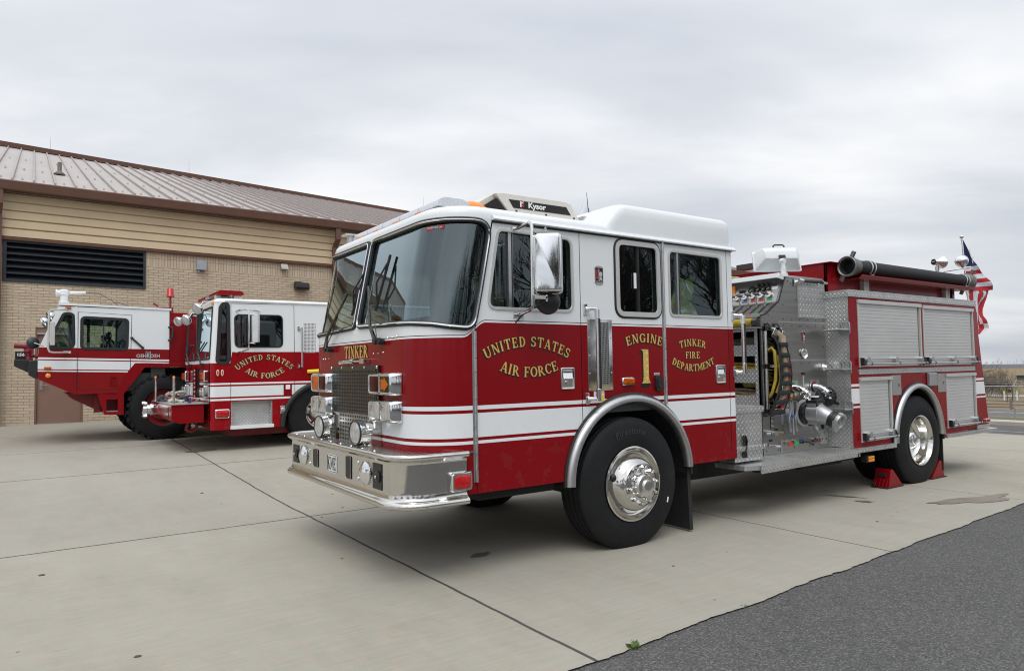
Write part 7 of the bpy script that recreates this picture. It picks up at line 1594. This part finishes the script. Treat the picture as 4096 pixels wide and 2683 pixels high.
for y in (Y3+.5, Y3+1.7): mb = MB(); mb.box(-2.80, -2.66, y-.22, y+.22, 1.5, 2.16); mb.box(-2.80, -2.70, y-.11, y+.11, 2.16, 2.32); mb.build('seat', M['black'], cb3, bevel=.05)
put3 = lambda x, z, l: Vector((x, Y3-l*1.4, z))
mb = MB(); dl = [(-3.29, 1.20), (-3.29, 2.66), (-2.40, 2.625), (-2.42, 1.50), (-2.68, 1.18)]
mb.sweep([(x, Y3-.001, z) for x, z in dl], [(-.005, 0), (-.005, .0012), (.005, .0012), (.005, 0)], (0, -1, 0), closed=True); mb.build('door_gap', M['ink'], cb3, smooth=0)
mb = MB(); mb.box(-3.345, -3.31, Y3-.012, Y3, 1.12, 2.76); mb.build('door_hinge', P_T3, cb3)
# fender with a slanted leading edge, step bracket and belly
mb = MB(); mb.prism([(-2.66, 1.10), (-2.61, 1.14), (-2.215, 1.69), (-1.70, 1.675), (-1.70, 1.60), (-2.17, 1.605), (-2.53, 1.10), (-2.53, .70), (-2.85, .715), (-2.97, 1.12)], 'xz', Y3-.035, Y3+.25, 0, [[(-2.82, .77), (-2.63, .765), (-2.63, 1.0), (-2.82, 1.0)]]); mb.build('fender', M['red'], cb3, smooth=0)
mb = MB(); mb.prism([(-2.60, 1.14), (-2.2, 1.69), (-2.34, 1.69), (-2.45, 1.545), (-2.65, 1.2)], 'xz', Y3-.003, Y3-.0015); mb.build('fender_side', M['red'], cb3)
mb = MB(); mb.box(-2.82, -2.63, Y3-.02, Y3+.2, .765, .785); mb.build('step', M['alu'], cb3)
mb = MB(); mb.prism([(-3.45, 1.13), (-3.35, 1.02), (-2.86, .74), (-2.6, .74), (-2.6, 1.13)], 'xz', Y3+.45, Y3+W3_-.45); mb.box(-3.0, -2.9, Y3+.3, Y3+.4, .75, 1.1); mb.build('belly_plate', M['red_dull'], cb3)
mb = MB(); mb.box(-1.73, 4.6, Y3-.0+.02, Y3+W3_, 1.66, 2.70); mb.box(-1.2, 4.6, Y3+.02, Y3+W3_, .9, 1.66); mb.prism([(-1.76, 1.68), (-1.76, 1.60), (4.6, 1.60), (4.6, 1.68)], 'xz', Y3-.03, Y3+.02); mb.build('tank_body', M['red'], cb3, bevel=.01)
mb = MB(); mb.tube([(-1.745, Y3-.0, 2.40), (-1.69, Y3-.06, 2.40), (-1.675, Y3-.07, 2.34), (-1.69, Y3-.07, 2.2), (-1.71, Y3-.06, 2.14), (-1.745, Y3-.0, 2.14)], .022, 8); mb.build('grab_rail', M['black'], cb3)
mb = MB(); mb.tube([(-2.40, Y3-.02, 2.18), (-2.21, Y3-.02, 1.99)], .018, 8); mb.ball((-2.40, Y3-.02, 2.18), .028, .02, .024); mb.ball((-2.21, Y3-.02, 1.99), .028, .02, .024); mb.build('door_strut', M['black'], cb3)
mb = MB(); mb.sweep([(x, Y3-.002, z) for x, z in ((-2.755, 1.27), (-2.665, 1.27), (-2.665, 1.42), (-2.755, 1.42))], [(-.008, 0), (-.008, .014), (.008, .014), (.008, 0)], (0, -1, 0), closed=True); mb.box(-2.75, -2.67, Y3-.016, Y3, 1.335, 1.355); mb.build('door_handle', M['red'], cb3)
mb = MB(); mb.prism([(-2.155, 1.775), (-2.065, 1.773), (-2.065, 1.918), (-2.155, 1.92)], 'xz', Y3-.004, Y3-.001); nb3 = mb.build('name_badge', mk('navy_badge', (.02, .03, .05), .5), cb3)
mb = MB(); mb.sweep([(x, Y3-.004, z) for x, z in ((-2.15, 1.78), (-2.07, 1.778), (-2.07, 1.913), (-2.15, 1.915))], [(-.004, 0), (-.004, .002), (.004, .002), (.004, 0)], (0, -1, 0), closed=True); mb.sweep([(x, Y3-.004, z) for x, z in ((-2.125, 1.865), (-2.095, 1.864), (-2.095, 1.893), (-2.125, 1.894))], [(-.004, 0), (-.004, .002), (.004, .002), (.004, 0)], (0, -1, 0), closed=True); mb.build('badge_outline', M['print_silver'], nb3)
block_text('name_lettering', 'OSHKOSH', .092, lambda x, z, l: Vector((-2.11+x, Y3-.0065-l*.3, 1.828+z-.008*x)), nb3, M['print_silver'], .98, .0022)
for x, z, w_, h_, m in ((-3.76, 1.61, .11, .045, 'amber'), (-3.45, 2.73, .09, .04, 'amber')): mb = MB(); mb.box(x-w_/2, x+w_/2, Y3-.03, Y3, z-h_/2, z+h_/2); mb.build('marker_lamp', M[m], cb3, bevel=.008)
mb = MB(); mb.lathe([(.042, 0), (.042, .014), (.03, .022), (.002, .024)], (-3.75, Y3, 1.475), (0, -1, 0), 18); mb.build('round_lamp', M['orange'], cb3)
mr3 = PE3('mirror'); mb = MB(); mb.tube([(-3.46, Y3, 2.70), (-3.55, Y3-.25, 2.675), (-3.74, Y3-.3, 2.66), (-3.755, Y3-.3, 2.62), (-3.76, Y3-.3, 1.96), (-3.74, Y3-.3, 1.905), (-3.68, Y3-.28, 1.89), (-3.44, Y3, 1.90)], .017, 8); mb.box(-3.52, -3.40, Y3-.02, Y3, 1.88, 1.925); mb.build('bracket_tube', M['rail_metal'], mr3); mb = MB(); mb.box(-3.735, -3.66, Y3-.36, Y3-.20, 2.02, 2.45); mb.build('shell', M['rail_metal'], mr3, bevel=.01)
for c in ((-3.70, Y3+.28, 2.585), (-3.79, Y3+.62, 2.50)): t = part_empty('flood_lamp', ot); t.location = -ot_o; c = Vector(c); mb = MB(); mb.lathe([(.10, .05), (.105, .04), (.095, .0), (.06, -.06), (.002, -.08)], c, (-.8, -.3, -.45), 20); mb.build('shell', M['chrome'], t, smooth=50); mb = MB(); mb.tube([c+Vector((.02, 0, .04)), (-3.62, c.y+.05, 2.72)], .016, 6); mb.build('arm', M['rail_metal'], t)
t = part_empty('spot_mirror', ot); t.location = -ot_o; mb = MB(); mb.lathe([(.10, .0), (.105, .012), (.095, .035), (.05, .06), (.002, .065)], (-3.99, Y3+.1, 2.075), (.25, -.95, .1), 24); mb.build('bowl', mk('navy_plastic', (.014, .019, .028), .4), t, smooth=50); mb = MB(); mb.tube([(-3.97, Y3-.0, 2.075), (-3.83, Y3, 2.02)], .011, 6); mb.build('arm', M['rail_metal'], t)
bp3 = PE3('bumper'); mb = MB(); mb.prism([(-4.27, 1.78), (-3.98, 1.78), (-3.98, 1.555), (-4.06, 1.545), (-4.27, 1.66)], 'xz', Y3+.25, Y3+W3_-.25); mb.build('step_block', M['black'], bp3, bevel=.012); mb = MB(); mb.prism([(-4.05, 1.755), (-3.91, 1.765), (-3.91, 1.42), (-3.94, 1.42), (-4.05, 1.49)], 'xz', Y3+.02, Y3+.24); mb.prism([(-4.05, 1.755), (-3.91, 1.765), (-3.91, 1.42), (-3.94, 1.42), (-4.05, 1.49)], 'xz', Y3+W3_-.24, Y3+W3_-.02); mb.build('corner_guard', M['black'], bp3, bevel=.012)
tu = PE3('bumper_turret'); yy = Y3+.75; mb = MB(); mb.lathe([(.08, 0), (.08, .03), (.06, .05), (.055, .13), (.075, .15), (.07, .2), (.04, .22), (.002, .22)], (-4.06, yy, 1.78), (0, 0, 1), 16); mb.tube([(-4.02, yy, 1.98), (-4.08, yy-.02, 2.03), (-4.16, yy-.03, 2.04), (-4.28, yy-.04, 2.045)], .045, 10, rr=[.05, .05, .042, .046]); mb.tube([(-4.03, yy, 1.86), (-3.96, yy, 1.86), (-3.88, yy, 1.83)], .035, 8); mb.box(-4.05, -3.97, yy-.05, yy+.05, 1.90, 2.02); mb.build('nozzle', mk('turret_red', (.24, .02, .035), .4, 0, .2, 20), tu, smooth=40, bevel=.004)
mb = MB(); mb.box(-4.26, -4.10, yy-.10, yy-.09, 1.785, 1.935); np_ = mb.build('number_plate', M['ink'], tu); block_text('plate_lettering', '156', .072, lambda x, z, l: Vector((-4.175+x, yy-.1005-l*.3, 1.875+z)), np_, M['print_white'], 1.15, .003)
tr3 = PE3('roof_turret'); mb = MB(); yt = Y3+1.0; mb.lathe([(.085, 0), (.085, .10), (.098, .11), (.098, .14), (.07, .15), (.07, .26), (.085, .27), (.085, .35), (.06, .375), (.002, .375)], (-3.49, yt, 2.80), (0, 0, 1), 16); mb.lathe([(.08, 0), (.06, .03), (.06, .12), (.075, .13), (.075, .16), (.05, .16)], (-3.47, yt, 3.10), (-1, 0, 0), 12); mb.cyl((-3.40, yt, 3.115), (-3.12, yt, 3.13), .03, .02); mb.build('nozzle', M['white'], tr3, smooth=40); mb = MB(); mb.tube([(-3.12, yt, 3.13), (-2.9, yt, 3.13), (-2.65, yt, 2.98), (-2.45, yt, 2.80)], .007, 5); mb.tube([(-2.85, yt, 2.81), (-2.72, yt, 2.93), (-2.55, yt, 2.955), (-2.38, yt, 2.9), (-2.28, yt, 2.8)], .007, 5); mb.build('control_cable', M['grille_metal'], tr3)
bc = PE3('beacon'); mb = MB(); mb.cyl((-1.63, Y3+.6, 2.74), (-1.63, Y3+.6, 3.08), .022, n=8); mb.box(-1.87, -1.58, Y3+.55, Y3+.7, 2.74, 2.85); mb.cyl((-1.95, Y3+.6, 2.93), (-1.86, Y3+.6, 2.86), .02); mb.build('mast', M['red_dull'], bc, bevel=.006); mb = MB(); mb.lathe([(.078, 0), (.078, .02), (.068, .03), (.058, .17), (.04, .19), (.002, .195)], (-1.63, Y3+.6, 3.07), (0, 0, 1), 16); mb.build('dome', M['red_lens'], bc, smooth=50)
# big lugged tyres
Z3 = gz(0, Y3)
def lug_tyre(x, y, z, r, w, s):
    t = part_empty('wheel', ot); t.location = -ot_o; mb = MB(); mb.lathe(tyre_prof(r-.03, w, 1, .36), (x, y, z), (0, s, 0), 56, closed=True); rn_ = 30
    for i in range(rn_):
        for k in (0, 1):
            a = 2*PI*(i+.5*k)/rn_; Mt = Matrix.Translation((x, y-s*w/2, z)) @ Matrix.Rotation(-a, 4, 'Y'); b = (.0, w/2+.004) if (k == 0) == (s < 0) else (-w/2-.004, 0); mb.box(r-.05, r, b[0], b[1], -.035, .035, M=Mt)
    ty = mb.build('tyre', M['tyre'], t, smooth=30); flat_bottom(ty, z, r)
    mb = MB(); mb.lathe([(.405, -.02), (.41, .0), (.395, .008), (.385, -.03), (.375, -.10), (.33, -.13), (.26, -.14), (.25, -.10), (.16, -.08), (.15, .0), (.002, .01)], (x, y, z), (0, s, 0), 36); mb.build('rim', M['red_dull'], t, smooth=45)
for x in (-1.82, 2.5):
    for y, s in ((Y3+.02, -1), (Y3+W3_-.02, 1)): lug_tyre(x, y, Z3+.66-.016, .66, .40, s)
mb = MB(); mb.box(-2.6, 4.5, Y3+.5, Y3+.7, .75, 1.0); mb.box(-2.6, 4.5, Y3+1.6, Y3+1.8, .75, 1.0); mb.cyl((-1.82, Y3+.3, .8), (-1.82, Y3+2, .8), .12); mb.box(-2.5, -1.2, Y3+.35, Y3+W3_-.35, 1.1, 1.6); mb.build('chassis', M['dark'], cb3)
# ================================================================= beyond the lot
galv = mk('galvanised_steel', (.42, .43, .44), .5, .6, .1)
fx = 35.2
fn = thing('chain_link_fence', 'galvanised chain link fence with an angled barbed wire arm beside the street', 'fence', (fx, 11, gz(fx, 11)))
z0 = gz(fx, 10)
ys_p = [10.0+3.15*(i-9) for i in range(22)]
def mesh_mat():
    g = G('chain_link'); v = g.obj(); x, y, z = g.xyz(v)
    p = g.math('ABSOLUTE', g.math('SUBTRACT', g.math('FRACT', g.math('MULTIPLY', g.math('ADD', y, z), 14)), .5)); q = g.math('ABSOLUTE', g.math('SUBTRACT', g.math('FRACT', g.math('MULTIPLY', g.math('SUBTRACT', y, z), 14)), .5))
    f = g.math('GREATER_THAN', g.math('MAXIMUM', p, q), .465)
    g.set(col=(.33, .335, .34), rough=.5, metal=.5); g.w(f, g.b.inputs['Alpha']); return g.m
def loc(o): o.location = (-fx, -11, -gz(fx, 11)); return o
for y in ys_p:
    mb = MB(); mb.cyl((fx, y, z0-.1), (fx, y, z0+1.70), .032, n=8); mb.tube([(fx, y, z0+1.66), (fx-.0, y, z0+1.72), (fx+.1, y-.10, z0+1.98)], .022, 6); loc(mb.build('post', galv, fn))
mb = MB(); mb.cyl((fx-.04, ys_p[0], z0+1.64), (fx-.04, ys_p[-1], z0+1.64), .024, n=6); loc(mb.build('top_rail', galv, fn))
mb = MB(); mb.cyl((fx-.04, ys_p[0], z0+.60), (fx-.04, 10.0, z0+.60), .02, n=6); loc(mb.build('brace_rail', galv, fn))
mb = MB(); mb.grid([[(fx-.03, y, z0), (fx-.03, y, z0+1.64)] for y in (ys_p[0], ys_p[-1])]); loc(mb.build('mesh', mesh_mat(), fn, smooth=0))
mb = MB()
for k in (.35, .7, 1): mb.cyl((fx+.1*k, ys_p[0]-.1*k, z0+1.70+.28*k), (fx+.1*k, ys_p[-1]-.1*k, z0+1.70+.28*k), .004, n=4)
loc(mb.build('barbed_wire', galv, fn))
wood = mk('grey_timber', (.20, .165, .135), .9, 0, .3, 8)
px = 77.9
sf = thing('rail_fence', 'weathered split rail timber fence along the dry grass beyond the road', 'fence', (0, 0, 0))
for i in range(26):
    y = 25.8+4.6*(i-13); z = gz(px, y); mb = MB(); mb.prism([(y-.1, z-.2), (y+.1, z-.2), (y+.08, z+1.05), (y-.07, z+1.08)], 'yz', px-.1, px+.1); mb.build('post', wood, sf)
mb = MB()
for h in (.22, .52, .85):
    for i in range(25):
        a, b = 25.8+4.6*(i-13), 25.8+4.6*(i-12); mb.cyl((px, a, gz(px, a)+h+rnd.uniform(-.04, .04)), (px, b, gz(px, b)+h+rnd.uniform(-.04, .04)), .065, n=6)
mb.build('rails', wood, sf)
for r, az, lab in ((108, 20.47, 'thin fluorescent yellow and white marker post directly behind the chain link fence post'), (108, 19.77, 'thin fluorescent yellow and white marker post standing clear of the chain link post')):
    x, y = -4.015+r*math.cos(math.radians(az)), -4.217+r*math.sin(math.radians(az)); z = gz(x, y); mb = MB()
    b = -2.86
    mb.box(x-.02, x+.02, y-.08, y+.08, z-.2, b+.0, 0); mb.box(x-.03, x+.03, y-.09, y+.09, b, b+.40, 1); mb.box(x-.035, x-.03, y-.05, y+.05, b+.08, b+.26, 0)
    mb.build('marker_post', [M['print_white'], mk('fluorescent_yellow', (.62, .78, .03), .5)]); o = bpy.context.scene.collection.objects[-1]
    o = [q for q in COL.objects if q.name.startswith('marker_post')][-1]; tag(o, lab, 'marker')
# timber message board with a peaked roof among the brush
r, az = 104, 20.17; x, y = -4.015+r*math.cos(math.radians(az)), -4.217+r*math.sin(math.radians(az)); z = gz(x, y)
kb = thing('trail_sign', 'small brown trail sign board under a peaked roof among bare brush', 'sign', (x, y, z))
kw = mk('dark_brown_timber', (.05, .022, .015), .8)
mb = MB(); mb.prism([(-.38, 1.72), (.38, 1.72), (0, 2.15)], 'yz', -.3, .3); mb.build('roof', kw, kb)
for d in (-.28, .28): mb = MB(); mb.box(-.05, .05, d-.03, d+.03, -.2, 1.75); mb.build('post', kw, kb)
mb = MB(); mb.box(-.03, .03, -.2, .2, 1.2, 1.55); mb.build('board', kw, kb)
# winter brush: each clump a plant of its own, bare twigs only
twig = mk('bare_twigs', (.075, .062, .052), .95, 0, .3, 2); twig2 = mk('pale_twigs', (.125, .10, .075), .95, 0, .3, 2); bark = mk('grey_bark', (.10, .085, .07), .9, 0, .3, 6)
def branch(mb, p, d, ln, r, depth, rn, up=.05, fork=3, spread=.55):
    q = p; n = 3; pts = [p]; rr = [r]
    for i in range(n):
        d = (d+Vector((rn.uniform(-1, 1), rn.uniform(-1, 1), rn.uniform(-1, 1)))*.16+Vector((0, 0, up))).normalized(); q = q+d*ln/n; pts.append(q); rr.append(r*(1-.5*(i+1)/n))
    mb.tube(pts, r, 4 if depth < 3 else 6, rr=rr)
    if depth <= 0: return
    for i in range(fork+(1 if rn.random() < .5 else 0)):
        t = rn.uniform(.35, 1); k = min(n-1, int(t*n)); s = pts[k].lerp(pts[k+1], t*n-k if t*n-k <= 1 else 1)
        e = (d+Vector((rn.uniform(-1, 1), rn.uniform(-1, 1), rn.uniform(-.5, .9)))*spread*1.5).normalized()
        branch(mb, s, e, ln*rn.uniform(.5, .75), r*.52, depth-1, rn, up, fork, spread)
def shrub(x, y, h, w, lab, m, seed, stems=9):
    rn = random.Random(seed); z = gz(x, y); mb = MB()
    for i in range(stems):
        a = rn.uniform(0, 2*PI); o = Vector((x+rn.uniform(-.35, .35)*w, y+rn.uniform(-.35, .35)*w, z-.1))
        branch(mb, o, Vector((math.cos(a)*.5*w/h, math.sin(a)*.5*w/h, 1)).normalized(), h*rn.uniform(.26, .42), .022*h/4, 4, rn, .02, 3, .62)
    o = mb.build('bare_shrub', m, smooth=0, fix=False); return tag(o, lab, 'shrub', 'winter brush beyond the road')
def polar(r, az): return (-4.015+r*math.cos(math.radians(az)), -4.217+r*math.sin(math.radians(az)))
SL = [(116, 21.35, 4.6, 4.5, 'dense dark bare shrub nearest to the rear of the engine', twig), (120, 20.95, 4.6, 4, 'tall twiggy bare shrub between the engine and the fence post', twig), (122, 20.55, 4.0, 4, 'bare shrub rising right behind the chain link fence post', twig2),
      (113, 20.2, 2.8, 3.5, 'low bare shrub around the brown trail sign', twig2), (140, 19.75, 3.6, 5, 'pale bare shrub at the right edge near the dark shed', twig2), (118, 21.9, 5.0, 5, 'bare shrub mostly hidden by the red rear of the engine', twig), (135, 20.75, 5.4, 5, 'taller brown shrub at the back of the brush', twig), (131, 21.3, 5.2, 5, 'thin grey shrub behind the dense dark one', twig), (150, 19.3, 4, 5, 'pale bare shrub beyond the right edge of the picture', twig2)]
for i, (r, az, h, w, lab, m) in enumerate(SL): shrub(*polar(r, az), h, w, lab, m, 40+i, 13)
# a bare tree whose lowest twigs show past the engine
tx, ty = polar(60, 23.3); rn = random.Random(12); tr = thing('bare_tree', 'bare tree behind the engine with thin twigs reaching out past its tail', 'tree', (tx, ty, gz(tx, ty)))
mb = MB(); mb.cyl((0, 0, -.3), (0, 0, 2.4), .2, .14, 8); mb.build('trunk', bark, tr)
mb = MB()
b0 = Vector((0, 0, 2.2))
for k in range(2):
    t_ = Vector(polar(60, 21.95-.3*k)); tip = Vector((t_.x-tx, t_.y-ty, 2.35+.25*k)); branch(mb, b0, ((tip-b0).normalized()), (tip-b0).length, .03, 4, rn, .01, 2, .40)
for k in range(4):
    branch(mb, b0, Vector((rn.uniform(-.5, .5), rn.uniform(.3, 1), 1)).normalized(), 2.2, .07, 3, rn)
mb.build('crown', bark, tr, smooth=0, fix=False)
# far shed, far ridge and its masts
x, y = polar(205, 19.05); z = gz(x, y); mb = MB(); mb.box(-3, 3, -3.2, 1.6, -.3, .75); sh = thing('storage_shed', 'low dark grey shed in the dry field at the right edge', 'shed', (x, y, z+.2))
mb.build('wall', mk('dark_sheet', (.03, .038, .045), .6), sh, smooth=0); mb = MB(); mb.prism([(-3.4, .75), (1.8, .75), (1.7, .9), (-3.3, .9)], 'yz', -3.2, 3.2); mb.build('roof', mk('shed_roof', (.05, .06, .07), .6), sh, smooth=0)
mb = MB(); rows = []
for i in range(81):
    az = -50+2.2*i; r = 1750; x, y = polar(r, az); t = 1.47-r*math.tan(math.radians(.31-.05*noise.noise(Vector((i*.35, 0, 0)))))
    x1, y1 = polar(1500, az); x2, y2 = polar(2400, az)
    rows.append([(x1, y1, -30), (x1, y1, -17), (x, y, t), (x2, y2, t-4), (x2, y2, -60)])
mb.grid(rows); tag(mb.build('hills', mk('far_woodland', (.095, .092, .105), 1.0, 0, .25, .02), fix=True, smooth=70), kind='structure')
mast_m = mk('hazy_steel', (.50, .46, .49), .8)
mast = None
for az, hgt in ((21.42, 14), (21.36, 16), (21.30, 15), (21.02, 17), (20.98, 17), (20.72, 24), (20.56, 19), (20.52, 19), (20.22, 18), (20.08, 18), (19.86, 17), (19.70, 26), (19.42, 28), (19.34, 20)):
    x, y = polar(1680, az)
    if mast is None:
        mb = MB(); w = 1.1
        for a, b in ((-w, -w), (w, -w), (w, w), (-w, w)): mb.cyl((a, b, -4), (a*.45, b*.45, 1*20), .22, n=4)
        for k in range(5): mb.box(-w, w, -w, w, k*4, k*4+.4)
        mast = mb.build('lattice_mast', mast_m, smooth=0); o = mast
    else: o = mast.copy(); COL.objects.link(o)
    o.location = (x, y, -8.2); o.scale = (.4, .4, hgt/20*.4)
    tag(o, 'slender pale lattice mast on the far horizon', 'mast', 'masts along the far horizon')
# weeds at the edge of the asphalt
wm = mk('green_blades', (.10, .15, .035), .7)
def weed(x, y, n, h, lab, seed):
    rn = random.Random(seed); mb = MB()
    for i in range(n):
        a = rn.uniform(0, 2*PI); L_ = h*rn.uniform(.5, 1); bx, by = x+rn.uniform(-.02, .02), y+rn.uniform(-.012, .012); dx, dy = math.cos(a)*L_*.8, math.sin(a)*L_*.8; wx, wy = -math.sin(a)*.004, math.cos(a)*.004
        z = gz(x, y)
        mb.face([(bx-wx, by-wy, z), (bx+wx, by+wy, z), (bx+dx*.5+wx, by+dy*.5+wy, z+L_*.7)]); mb.face([(bx-wx, by-wy, z), (bx+dx*.5+wx, by+dy*.5+wy, z+L_*.7), (bx+dx, by+dy, z+L_*.75)])
    tag(mb.build('weed_tuft', wm, smooth=0, fix=False), lab, 'weed')
weed(-1.42, -1.50, 26, .055, 'largest green weed tuft at the concrete edge in the foreground', 1); weed(-.44, -1.45, 10, .025, 'tiny green weed at the concrete edge further along the asphalt', 2)

# the bare trees across the lot, seen only as reflections in paint and glass
def big_tree(x, y, h, seed):
    rn = random.Random(seed); t = thing('bare_tree', 'tall bare winter tree across the lot, seen reflected in the cab windows', 'tree', (x, y, -.05), 'bare trees across the lot')
    mb = MB(); mb.tube([(0, 0, -.3), (.1, 0, h*.12), (0, .1, h*.25)], .3, 8, rr=[.34, .28, .24]); mb.build('trunk', bark, t); mb = MB()
    for k in range(7): branch(mb, Vector((0, .05, h*rn.uniform(.13, .25))), Vector((rn.uniform(-1, 1), rn.uniform(-1, 1), rn.uniform(.6, 1.6))).normalized(), h*.42, .15, 4, rn, .06, 4, .55)
    mb.build('crown', bark, t, smooth=0, fix=False); return t
pr = [big_tree(-2, -27, 11, 3), big_tree(6, -25, 12, 9)]
for i, (x, y, k) in enumerate(((13, -28, 0), (20, -24, 1), (28, -30, 0), (-10, -30, 1), (36, -26, 1), (-18, -26, 0), (45, -30, 0), (1.5, -38, 1), (16, -40, 0), (-28, -22, 1), (25, -42, 1), (54, -28, 0), (-36, -10, 0), (-34, 4, 1))):
    c = pr[k].copy(); COL.objects.link(c); c.location = (x, y, -.05); c.rotation_euler = (0, 0, i*1.7); c.scale = (1, 1, .85+.05*(i % 5))
    for ch in pr[k].children: d = ch.copy(); COL.objects.link(d); d.parent = c
mb = MB(); rn = random.Random(2)
for i in range(260):
    x = -40+i*.42; h = rn.uniform(1.2, 3.0)
    for k in range(5): a = Vector((x+rn.uniform(-.5, .5), -46+rn.uniform(-2, 2), -.1)); mb.tube([a, a+Vector((rn.uniform(-.5, .5), rn.uniform(-.4, .4), h*.6)), a+Vector((rn.uniform(-1, 1), rn.uniform(-.8, .8), h))], .09, 3)
tag(mb.build('thicket', bark, smooth=0, fix=False), 'low winter thicket along the far side of the lot', 'thicket', None, 'stuff')
